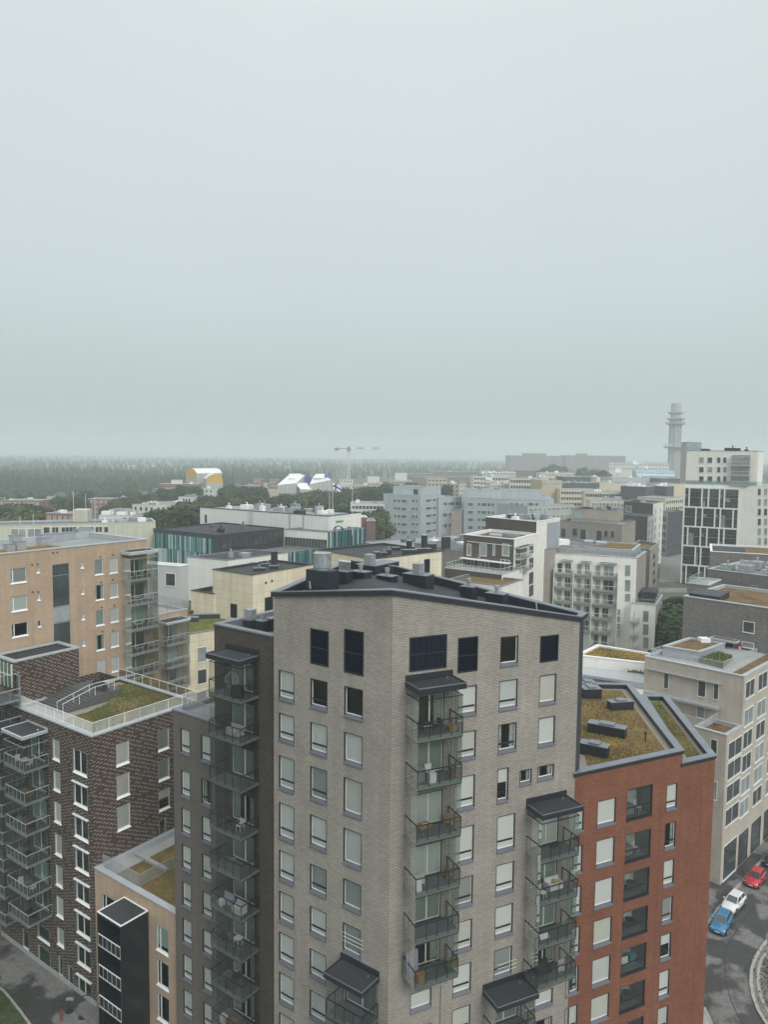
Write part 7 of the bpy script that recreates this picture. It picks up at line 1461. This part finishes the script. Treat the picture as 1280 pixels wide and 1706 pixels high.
YB = thing('wrapped_building', (float(pa[0]), Yy, 10), 'building under a white weather tent with yellow gable ends', 'building'); gable(YB, pa, RAD(-38), 14.0, 26, 10, z_(318, 788.5), z_(318, 780.5), YELT, 'a')
pb_ = aty(357.5, 805, 585); gable(YB, pb_, RAD(18), 12.5, 24, 10, float(aty(357, 798, 585)[2]), float(aty(357, 790, 585)[2]), YELT, 'b')
Yy = 640.0
WWR = thing('wrapped_building', (float(aty(490, 815, Yy)[0]), Yy, 10), 'building wrapped in white and blue sheeting below the crane', 'building')
def sheet_on(B, name, mat, pts, thick=0.25):
    """a stretched tarpaulin panel between points given as (column, row, distance)"""
    q = [aty(*p) for p in pts]; m = MB(); c = sum(q) / len(q); n = len(q); k = 5
    if n == 4:
        for i in range(k):
            for j in range(k):
                def P_(u, v):
                    p = (q[0] * (1 - u) + q[1] * u) * (1 - v) + (q[3] * (1 - u) + q[2] * u) * v
                    return p + np.array([0, 0, -0.5 * math.sin(math.pi * u) * math.sin(math.pi * v) + 0.12 * math.sin(u * 19 + v * 7)])
                m.quad(P_(i / k, j / k), P_((i + 1) / k, j / k), P_((i + 1) / k, (j + 1) / k), P_(i / k, (j + 1) / k))
    else: m.poly(q)
    return m.build(name, mat, B)
def tent(B, ridge, eave, zb_row, Yr, Ye, rights):
    """one wrapped roof: ridge (x0,x1,row), eave (x0,y0,x1,y1), scaffold wall below the eave, gable on the right"""
    (rx0, rx1, ry), (ex0, ey0, ex1, ey1) = ridge, eave
    sheet_on(B, 'tarp_slope', TARP, [(ex0, ey0, Ye), (ex1, ey1, Ye), (rx1, ry, Yr), (rx0, ry, Yr)])
    sheet_on(B, 'scaffold', SCW, [(ex0, zb_row, Ye), (ex1, zb_row, Ye), (ex1, ey1, Ye), (ex0, ey0, Ye)])
    sheet_on(B, 'gable_sheet', rights, [(ex1, zb_row, Ye), (rx1 + 4, zb_row, Yr + 8), (rx1 + 3, ey1 - 3, Yr + 8), (rx1, ry, Yr), (ex1, ey1, Ye)])
    sheet_on(B, 'rear_slope', TARP, [(rx0, ry, Yr), (rx1, ry, Yr), (rx1 + 4, ey1, Yr + 14), (rx0, ey0, Yr + 14)]); sheet_on(B, 'end_sheet', SCW, [(ex0, zb_row, Ye), (ex0, ey0, Ye), (rx0, ry, Yr), (rx0, ey0, Yr + 14), (rx0, zb_row, Yr + 14)])
tent(WWR, (481, 508, 791), (462, 808, 494, 805), 822, 652, 636, SCW); tent(WWR, (482, 502, 789), (481, 797, 500, 798), 806, 650, 645, TARP)
tent(WWR, (492, 511, 804.5), (500, 815, 519, 815.5), 824, 640, 630, TARP); sheet_on(WWR, 'blue_sheet', BLUT, [(508, 806, 651), (519.5, 807, 656), (519.5, 796, 656), (508, 794, 651)])
tent(WWR, (523, 543, 793), (516, 806.5, 552, 799.5), 818, 655, 638, SCW); tent(WWR, (526, 541, 789.5), (523, 796, 541, 796.5), 800, 652, 646, TARP); sheet_on(WWR, 'blue_sheet', BLUT, [(540, 799, 645), (548, 798.5, 648), (547, 793, 650), (543, 790.5, 651), (540.5, 791, 650)])
# ------------------------------------------------------------------ crane
Yc = 720.0; pc = aty(581, 800, Yc); CN = thing('tower_crane', (float(pc[0]), Yc, 15), 'white and red tower crane with long jib above the wrapped building', 'crane'); zc_ = lambda y: float(aty(581, y, Yc)[2]); CW = plain('crane_white', (0.7, 0.7, 0.68), 0.5); CRD = plain('crane_red', (0.30, 0.20, 0.18), 0.5); CGR = plain('crane_grey', (0.25, 0.25, 0.25), 0.6)
m = MB(); zt1 = zc_(752) - 15; s = 1.1
for x in (-s, s):
    for y in (-s, s): m.tube((x, y, 0), (x, y, zt1), 0.34, 5)
nseg = 14
for k in range(nseg):
    a, b_ = zt1 * k / nseg, zt1 * (k + 1) / nseg
    for (x0, y0, x1, y1) in ((-s, -s, s, -s), (s, -s, s, s), (s, s, -s, s), (-s, s, -s, -s)): m.tube((x0, y0, a), (x1, y1, b_), 0.12, 4); m.tube((x0, y0, b_), (x1, y1, b_), 0.12, 4)
m.build('mast', CW, CN, (pc[0], Yc, 15)); m = MB(); m.box(-1.7, 1.7, -1.7, 1.7, zt1, zt1 + 3.2); m.box(-1.2, 1.2, -1.2, 1.2, zt1 + 3.2, zt1 + 4.6); m.build('slewing_cab', CGR, CN, (pc[0], Yc, 15))
m = MB(); zj = zt1 + 2.6; xr_, xl_ = 51 / FPX * Yc, -24 / FPX * Yc
for k in range(20):
    a, b_ = xr_ * k / 20, xr_ * (k + 1) / 20; c_ = (k // 5) % 2
    for y in (-0.7, 0.7): m.tube((a, y, zj), (b_, y, zj), 0.28, 4, c_); m.tube((a, y, zj), ((a + b_) / 2, 0, zj + 1.6), 0.1, 4, c_); m.tube(((a + b_) / 2, 0, zj + 1.6), (b_, y, zj), 0.1, 4, c_)
    if k: m.tube((a - xr_ / 40, 0, zj + 1.6), ((a + b_) / 2, 0, zj + 1.6), 0.14, 4, c_)
m.build('jib', [CW, CRD], CN, (pc[0], Yc, 15)); m = MB()
for y in (-0.7, 0.7): m.tube((0, y, zj), (xl_, y, zj), 0.32, 4)
for k in range(8): a = xl_ * k / 8; m.tube((a, -0.7, zj), (a + xl_ / 8, 0.7, zj), 0.1, 4)
m.build('counter_jib', CRD, CN, (pc[0], Yc, 15)); m = MB(); m.box(xl_ + 0.3, xl_ + 4.2, -1, 1, zj - 2.0, zj + 0.8); m.build('counterweight', CGR, CN, (pc[0], Yc, 15))
# ------------------------------------------------------------------ flag poles on the teal building roof
def pole(px, yb, yt, Y, label):
    p = aty(px, yb, Y); z1 = float(aty(px, yt, Y)[2]); t = thing('flagpole', tuple(map(float, p)), label, 'flagpole', 'flagpoles on the finned building'); m = MB(); m.tube((0, 0, -1.5), (0, 0, z1 - p[2]), 0.07, 8, r2=0.045); m.build('pole', WFRAME, t, tuple(p)); m = MB(); m.ball((0, 0, z1 - p[2] + 0.08), 0.1, 8); m.build('finial', WFRAME, t, tuple(p)); return p, z1
pF, zF = pole(554, 886, 804, 186, 'white flagpole carrying the blue cross flag'); pole(587, 882, 811, 190, 'bare white flagpole right of the flag'); pole(549, 864, 823, 205, 'short bare pole left of the flag')
t = thing('flag', (float(pF[0]), float(pF[1]), zF - 0.3), 'white flag with blue cross waving from its pole', 'flag'); fl = MB(); nx_, nz_ = 26, 14; FWd, FHt = 2.3, 1.5
def fpt(i, j):
    u, v = i / nx_, j / nz_; return (u * FWd * 0.82, 0.22 * math.sin(u * 7 + v) * u ** 0.5, -FHt * v - 0.75 * u * u + 0.08 * math.sin(u * 6))
for i in range(nx_):
    for j in range(nz_):
        u, v = (i + 0.5) / nx_ * 18, (j + 0.5) / nz_ * 11; blue = 5 <= u <= 8 or 4 <= v <= 7
        fl.quad(fpt(i, j), fpt(i, j + 1), fpt(i + 1, j + 1), fpt(i + 1, j), 1 if blue else 0)
fl.build('cloth', [plain('flag_white', (0.8, 0.8, 0.8), 0.7, var=0), plain('flag_blue', (0.01, 0.05, 0.25), 0.7, var=0)], t, (pF[0] + 0.08, pF[1], zF - 0.15))
# ------------------------------------------------------------------ haze
def volume_box(name, label, x0, x1, y0, y1, z0, z1, col, dens, aniso=0.0):
    m = MB(); m.box(x0, x1, y0, y1, z0, z1); mt = bpy.data.materials.new(name); mt.use_nodes = True; nt = mt.node_tree; nt.nodes.clear(); out = nt.nodes.new('ShaderNodeOutputMaterial'); v = nt.nodes.new('ShaderNodeVolumePrincipled')
    v.inputs['Color'].default_value = (*col, 1); v.inputs['Density'].default_value = dens; v.inputs['Anisotropy'].default_value = aniso; nt.links.new(v.outputs[0], out.inputs['Volume'])
    return tag(m.build(name, mt), label, kind='stuff')
HAZE_D = 0.00048
volume_box('haze', 'pale damp haze filling the air', -8600, 8600, -700, 8600, -1.0, zt0(672) + 4, (0.86, 0.935, 0.945), HAZE_D)


# ================================================================== things on the balconies
PLB = plain('furniture_black', (0.02, 0.02, 0.022), 0.6); PLW = plain('furniture_white', (0.72, 0.72, 0.70), 0.6); WOOD = plain('furniture_wood', (0.32, 0.18, 0.08), 0.7, var=0.2); GRYF = plain('furniture_grey', (0.22, 0.23, 0.24), 0.8); PUF = plain('cushion_stripe', (0.45, 0.44, 0.42), 0.9, var=0.5, scale=6); TEALF = plain('cover_teal', (0.05, 0.2, 0.27), 0.8); LILAC = plain('cover_lilac', (0.36, 0.35, 0.45), 0.8, var=0.25, scale=4); TERR = plain('pot_clay', (0.26, 0.11, 0.06), 0.8); YELC = plain('cushion_yellow', (0.5, 0.36, 0.08), 0.9)
def spot(fc, u, out, z):
    q = fc.at(u, -out); return (float(q[0]), float(q[1]), float(z) + 0.014)
def chair(loc, rz, label, mat=PLB, seat=0.45, w=0.5):
    t = thing('chair', loc, label, 'chair', 'balcony chairs', rz); h = w / 2
    m = MB(); m.box(-h, h, -h, h, seat - 0.04, seat); place(m.mesh('seat', mat), 'seat', t, rel=True)
    m = MB(); m.box(-h, h, h - 0.05, h, seat + 0.05, seat + 0.45); place(m.mesh('backrest', mat), 'backrest', t, rel=True)
    lg = MB(); lg.tube((0, 0, 0), (0, 0, seat - 0.04), 0.02, 5); lm = lg.mesh('leg', mat)
    for x in (-h + 0.03, h - 0.03):
        for y in (-h + 0.03, h - 0.03): place(lm, 'leg', t, (x, y, 0), rel=True)
    return t
def table(loc, rz, label, mat=PLB, r=0.38, h=0.7, rnd=True):
    t = thing('table', loc, label, 'table', 'balcony tables', rz); m = MB()
    if rnd: m.tube((0, 0, h - 0.03), (0, 0, h), r, 16)
    else: m.box(-r * 1.3, r * 1.3, -r, r, h - 0.04, h)
    place(m.mesh('tabletop', mat), 'tabletop', t, rel=True); lg = MB(); lg.tube((0, 0, 0), (0, 0, h - 0.04), 0.022, 5); lm = lg.mesh('leg', mat)
    for x in (-0.6 * r, 0.6 * r):
        for y in (-0.6 * r, 0.6 * r): place(lm, 'leg', t, (x, y, 0), rel=True)
    return t
def sofa(loc, rz, label, mat=PUF, w=1.2, cush=None):
    t = thing('sofa', loc, label, 'sofa', 'balcony sofas', rz); m = MB(); m.box(-w / 2, w / 2, -0.35, 0.35, 0.08, 0.4); place(m.mesh('seat', mat), 'seat', t, rel=True)
    m = MB(); m.box(-w / 2, w / 2, 0.22, 0.36, 0.402, 0.8); place(m.mesh('backrest', mat), 'backrest', t, rel=True)
    for x in (-w / 2, w / 2 - 0.14): m = MB(); m.box(x, x + 0.14, -0.35, 0.218, 0.402, 0.6); place(m.mesh('armrest', mat), 'armrest', t, rel=True)
    lg = MB(); lg.box(-w / 2 + 0.05, w / 2 - 0.05, -0.3, 0.3, 0, 0.079); place(lg.mesh('base', PLB), 'base', t, rel=True)
    if cush: m = MB(); m.ball((0.15, 0.05, 0.55), 0.2, 8, sz=0.7); place(m.mesh('cushion', cush), 'cushion', t, rel=True)
    return t
def pot(loc, label, leaf=None, h=0.6):
    t = thing('potted_plant', loc, label, 'plant', 'balcony plants'); m = MB(); m.tube((0, 0, 0), (0, 0, 0.32), 0.14, 10, r2=0.19); place(m.mesh('pot', TERR), 'pot', t, rel=True); m = MB()
    for k in range(70):
        d = rnd_dir(random); p = np.array([0, 0, 0.32 + h * 0.5]) + d * np.array([0.24, 0.24, h * 0.55]); a = rnd_dir(random); b = np.cross(a, d); m.quad(p - a * 0.05, p + b * 0.07, p + a * 0.05, p - b * 0.07)
    place(m.mesh('leaves', leaf or LEAF3), 'leaves', t, rel=True); return t
def chest(loc, rz, label, mat=GRYF, w=0.7, d=0.4, h=0.6):
    t = thing('storage_box', loc, label, 'box', 'balcony boxes', rz); m = MB(); m.box(-w / 2, w / 2, -d / 2, d / 2, 0, h - 0.06); place(m.mesh('body', mat), 'body', t, rel=True); m = MB(); m.box(-w / 2 - 0.02, w / 2 + 0.02, -d / 2 - 0.02, d / 2 + 0.02, h - 0.058, h); place(m.mesh('lid', mat), 'lid', t, rel=True); return t
def cloth(loc, rz, label, mat=PLW, w=0.7, h=0.7):
    m = MB(); n = 8
    for i in range(n):
        a, b = -w / 2 + w * i / n, -w / 2 + w * (i + 1) / n; ya, yb = 0.05 * (i % 2), 0.05 * ((i + 1) % 2); m.quad((a, ya - 0.12, 0.02), (b, yb - 0.12, 0.02), (b, yb * 0.5, h), (a, ya * 0.5, h)); m.quad((b, 0.14 + yb, 0.02), (a, 0.14 + ya, 0.02), (a, ya * 0.5, h), (b, yb * 0.5, h))
    return tag(m.build('draped_cloth', mat, None, loc, rz), label, 'cloth', 'cloths on balconies')
def egg(loc, label):
    t = thing('hanging_chair', loc, label, 'chair'); m = MB(); R, Hh = 0.52, 1.35
    def pr(th, z): r = R * math.sin(math.pi * min(1, max(0.02, (z / Hh)) ** 1.15)) ** 0.75 + 0.02; return (r * math.cos(th), r * math.sin(th), 0.35 + z)
    for k in range(14):
        th = math.pi * (0.05 + 1.9 * k / 13) + math.pi * 0.5; prev = None
        for j in range(11):
            p = pr(th, Hh * j / 10)
            if prev: m.tube(prev, p, 0.012, 4, cap=False)
            prev = p
    place(m.mesh('basket', PLW), 'basket', t, rel=True); m = MB(); m.tube((0, 0, 1.7), (0, 0, 2.3), 0.015, 5); place(m.mesh('rope', PLW), 'rope', t, rel=True); m = MB(); m.ball((0, 0, 0.55), 0.36, 10, sz=0.45); place(m.mesh('cushion', GRYF), 'cushion', t, rel=True); return t
def bicycle(loc, rz, label):
    t = thing('bicycle', loc, label, 'bicycle', None, rz)
    for x in (-0.5, 0.5):
        m = MB(); p0 = None
        for k in range(15): a = 6.283 * k / 14; p = (x + 0.33 * math.cos(a), 0, 0.34 + 0.33 * math.sin(a)); (m.tube(p0, p, 0.02, 4) if p0 else None); p0 = p
        place(m.mesh('wheel', PLB), 'wheel', t, rel=True)
    m = MB()
    for a, b in (((-0.5, 0, 0.34), (-0.05, 0, 0.3)), ((-0.05, 0, 0.3), (-0.2, 0, 0.85)), ((-0.2, 0, 0.8), (0.35, 0, 0.8)), ((-0.05, 0, 0.3), (0.36, 0, 0.75)), ((0.5, 0, 0.34), (0.33, 0, 0.95)), ((-0.5, 0, 0.34), (-0.2, 0, 0.8))): m.tube(a, b, 0.02, 5)
    place(m.mesh('frame', GRYF), 'frame', t, rel=True); m = MB(); m.tube((0.33, -0.25, 0.97), (0.33, 0.25, 0.97), 0.015, 5); place(m.mesh('handlebar', PLB), 'handlebar', t, rel=True); m = MB(); m.box(-0.32, -0.08, -0.07, 0.07, 0.86, 0.91); place(m.mesh('saddle', PLB), 'saddle', t, rel=True); return t
FL = ['top', 'second', 'third', 'fourth', 'fifth', 'sixth', 'seventh', 'eighth', 'ninth']
def put(stk, fc, floor, frac, out): u0, u1, zs, _ = stk; return spot(fc, u0 + (u1 - u0) * frac, out, zs[floor])
a_, A_ = fMR.rz, "balcony of the grey tower's middle stack"
table(put(s1, fMR, 0, 0.36, 0.9), a_, f'small round dark table on the top {A_}'); chair(put(s1, fMR, 0, 0.2, 0.9), a_ + 1.4, f'dark chair left of the table on the top {A_}'); chair(put(s1, fMR, 0, 0.56, 0.9), a_ - 1.3, f'dark chair right of the table on the top {A_}'); chest(put(s1, fMR, 0, 0.86, 1.1), a_, f'low tan crate on the top {A_}', WOOD, 0.5, 0.4, 0.4)
chest(put(s1, fMR, 1, 0.2, 0.8), a_, f'grey storage box on the second {A_}', GRYF, 0.6, 0.5, 0.9); chair(put(s1, fMR, 1, 0.45, 0.6), a_, f'white chair on the second {A_}', PLW); chest(put(s1, fMR, 1, 0.38, 1.4), a_, f'white box by the rail of the second {A_}', PLW, 0.5, 0.35, 0.7); pot(put(s1, fMR, 1, 0.87, 1.1), f'potted plant on the second {A_}')
table(put(s1, fMR, 2, 0.3, 0.9), a_ + 0.2, f'wooden table with white cloth on the third {A_}', WOOD, 0.4, 0.6, False); cloth(put(s1, fMR, 2, 0.32, 0.9)[:2] + (s1[2][2] + 0.6,), a_, f'white cloth on the table of the third {A_}', PLW, 0.4, 0.1); chair(put(s1, fMR, 2, 0.86, 0.8), a_ - 0.6, f'light wooden chair on the third {A_}', WOOD)
cloth(put(s1, fMR, 3, 0.12, 1.4), a_, f'white draped cloth on the fourth {A_}', PLW, 0.4, 0.8); chest(put(s1, fMR, 3, 0.22, 0.5), a_, f'pale bench box on the fourth {A_}', CURT, 1.0, 0.45, 0.45); pot(put(s1, fMR, 3, 0.85, 0.9), f'small plant on the fourth {A_}')
chest(put(s1, fMR, 5, 0.2, 1.4), a_, f'wooden cabinet on the lowest {A_}', WOOD, 0.6, 0.4, 0.6); bicycle(put(s1, fMR, 5, 0.5, 1.0), a_ + 0.15, f'bicycle leaning on the lowest {A_}'); cloth(put(s1, fMR, 5, 0.88, 1.1), a_, f'green bag on the lowest {A_}', GRN, 0.4, 0.5); cloth(put(s1, fMR, 5, 0.1, 0.7), a_, f'tall lilac curtain on the lowest {A_}', LILAC, 0.9, 1.9)
A_ = "balcony of the grey tower's right stack"
chest(put(s2, fMR, 0, 0.65, 0.4), a_, f'low black bag on the top {A_}', PLB, 0.6, 0.3, 0.25); chair(put(s2, fMR, 1, 0.2, 1.2), a_ + 0.5, f'white chair under a cloth on the second {A_}', PLW); sofa(put(s2, fMR, 1, 0.62, 0.6), a_, f'white sofa with yellow cushion on the second {A_}', PLW, 1.3, YELC); cloth(put(s2, fMR, 2, 0.3, 1.1), a_, f'white draped cloth on the third {A_}', PLW, 0.8, 0.4); sofa(put(s2, fMR, 3, 0.4, 0.6), a_, f'dark bench on the lowest {A_}', PLB, 1.2); cloth(put(s2, fMR, 3, 0.8, 1.0), a_, f'pale towel hung on the lowest {A_}', PUF, 0.6, 0.9)
b_, A_ = fU.rz, "balcony of the umber wing"
egg(put(s5, fU, 0, 0.42, 0.9), f'white wire hanging egg chair on the top {A_}'); chest(put(s5, fU, 0, 0.72, 1.3), b_, f'black storage box beside the egg chair on the top {A_}', PLB, 0.8, 0.6, 0.85); sofa(put(s5, fU, 1, 0.55, 1.0), b_, f'striped cushioned sofa on the second {A_}', PUF, 1.3); chair(put(s5, fU, 1, 0.2, 1.2), b_ + 0.6, f'dark wicker chair on the second {A_}')
chair(put(s5, fU, 3, 0.7, 1.0), b_, f'chair with white cushion on the fourth {A_}', PLW); pot(put(s5, fU, 3, 0.15, 1.4), f'leafy plant at the corner of the fourth {A_}', LEAF); pot(put(s5, fU, 3, 0.35, 1.5), f'second leafy plant on the fourth {A_}', LEAF); table(put(s5, fU, 3, 0.5, 1.3), b_, f'dark round table on the fourth {A_}')
table(put(s5, fU, 4, 0.4, 0.8), b_, f'small table on the fifth {A_}', GRYF, 0.25, 0.5); cloth(put(s5, fU, 5, 0.35, 1.0), b_, f'lilac cover over a bicycle on the sixth {A_}', LILAC, 1.1, 1.0); cloth(put(s5, fU, 5, 0.55, 1.1), b_, f'teal cover on the sixth {A_}', TEALF, 0.6, 0.6); sofa(put(s5, fU, 5, 0.75, 1.3), b_, f'cream sofa on the sixth {A_}', CURT, 1.0); chest(put(s5, fU, 5, 0.2, 1.4), b_, f'white box on the sixth {A_}', PLW, 0.5, 0.4, 0.4)
table(put(s5, fU, 6, 0.55, 0.8), b_, f'dark table with white top on the seventh {A_}', PLW, 0.35, 0.7); chair(put(s5, fU, 6, 0.25, 1.2), b_ + 1, f'black chair on the seventh {A_}'); chair(put(s5, fU, 6, 0.75, 1.2), b_ - 0.8, f'black chair with white seat on the seventh {A_}', GRYF); table(put(s5, fU, 7, 0.5, 0.7), b_, f'dark oval table on the eighth {A_}', PLB, 0.45, 0.6); pot(put(s5, fU, 7, 0.4, 1.5), f'small plant on the eighth {A_}'); chest(put(s5, fU, 8, 0.5, 1.2), b_, f'tan box on the ninth {A_}', WOOD, 0.7, 0.5, 0.5); chest(put(s5, fU, 8, 0.25, 1.4), b_, f'white box on the ninth {A_}', PLW, 0.6, 0.4, 0.6)
c_, A_ = fDL.rz, 'balcony of the flecked brick building'
for i in range(6):
    table(put(s6, fDL, i, 0.62, 1.7), c_, f'pale garden table on the {FL[i]} {A_}', (PLW, WOOD, TERR, PLB, GRYF, PLB)[i], 0.4); chair(put(s6, fDL, i, 0.35, 1.9), c_ + 1.2, f'garden chair left of the table on the {FL[i]} {A_}', (PLW, PLB, GRYF, GRYF, PLW, PLB)[i]); chair(put(s6, fDL, i, 0.85, 1.7), c_ - 1.2, f'garden chair right of the table on the {FL[i]} {A_}', (PLW, WOOD, PLB, GRYF, PLW, PLB)[i])
A_ = 'balcony of the tan building'
for i in range(4):
    table(put(s7, fT, i, 0.4, 1.2), fT.rz, f'small table on the {FL[i]} {A_}', PLB if i != 1 else PLW, 0.35); chair(put(s7, fT, i, 0.2, 1.2), fT.rz + 1.2, f'chair left of the table on the {FL[i]} {A_}', PLB if i != 1 else PLW); chair(put(s7, fT, i, 0.65, 1.2), fT.rz - 1.2, f'chair right of the table on the {FL[i]} {A_}', PLB if i != 1 else PLW)
pot(put(s7, fT, 0, 0.85, 1.0), 'tall green plant on the top balcony of the tan building', LEAF, 1.1)
A_ = 'loggia of the red building'
for i, (z0, z1) in enumerate(LOG[:6]):
    if i in (0, 1): chest(spot(fR, ua + 0.9, -0.9, z0 + 0.01), fR.rz, f'grey sofa box in the {FL[i]} {A_}', GRYF, 1.0, 0.5, 0.7); chair(spot(fR, ub - 0.8, -0.8, z0 + 0.01), fR.rz + 0.4, f'pale chair in the {FL[i]} {A_}', CURT)
    elif i == 4: cloth(spot(fR, ua + 1.2, -0.9, z0 + 0.01), fR.rz, f'white laundry on a rack in the {FL[i]} {A_}', PLW, 0.7, 0.7); chest(spot(fR, ub - 0.7, -0.9, z0 + 0.01), fR.rz, f'blue box in the {FL[i]} {A_}', TEALF, 0.6, 0.4, 0.8)
    else: chair(spot(fR, ua + 0.8, -0.9, z0 + 0.01), fR.rz + 0.5, f'black chair in the {FL[i]} {A_}'); table(spot(fR, ua + 1.6, -0.9, z0 + 0.01), fR.rz, f'dark round table in the {FL[i]} {A_}')
# dark garden furniture on the flecked building's terrace
tb = o_ + dB * 5.2 - dA * 1.6
table((float(tb[0]), float(tb[1]), zg + 0.96), _rz, 'dark long table on the roof terrace landing', PLB, 0.55, 0.75, False)
for k, lab in ((-1, 'left'), (1, 'right')): q = tb - dA * 1.15 * k; chair((float(q[0]), float(q[1]), zg + 0.96), _rz + 1.57 * k, f'dark chair at the {lab} end of the roof terrace table')
EX = thing('fire_extinguisher_cabinet', (float(fr_[0].at(fr_[0].uz(1232, 1075)[0])[0]), float(fr_[0].at(fr_[0].uz(1232, 1075)[0])[1]), zdr), 'bright red box beside the door of the grey brick block', 'cabinet'); m = MB(); m.box(0, 0.5, -0.25, -0.01, 0.9, 2.0); m.build('body', plain('signal_red', (0.5, 0.02, 0.03), 0.5), EX, (EX.location.x, EX.location.y, zdr), fr_[0].rz); m = MB(); m.box(0.08, 0.42, -0.28, -0.25, 1.2, 1.7); m.build('label_plate', PLW, EX, (EX.location.x, EX.location.y, zdr), fr_[0].rz)
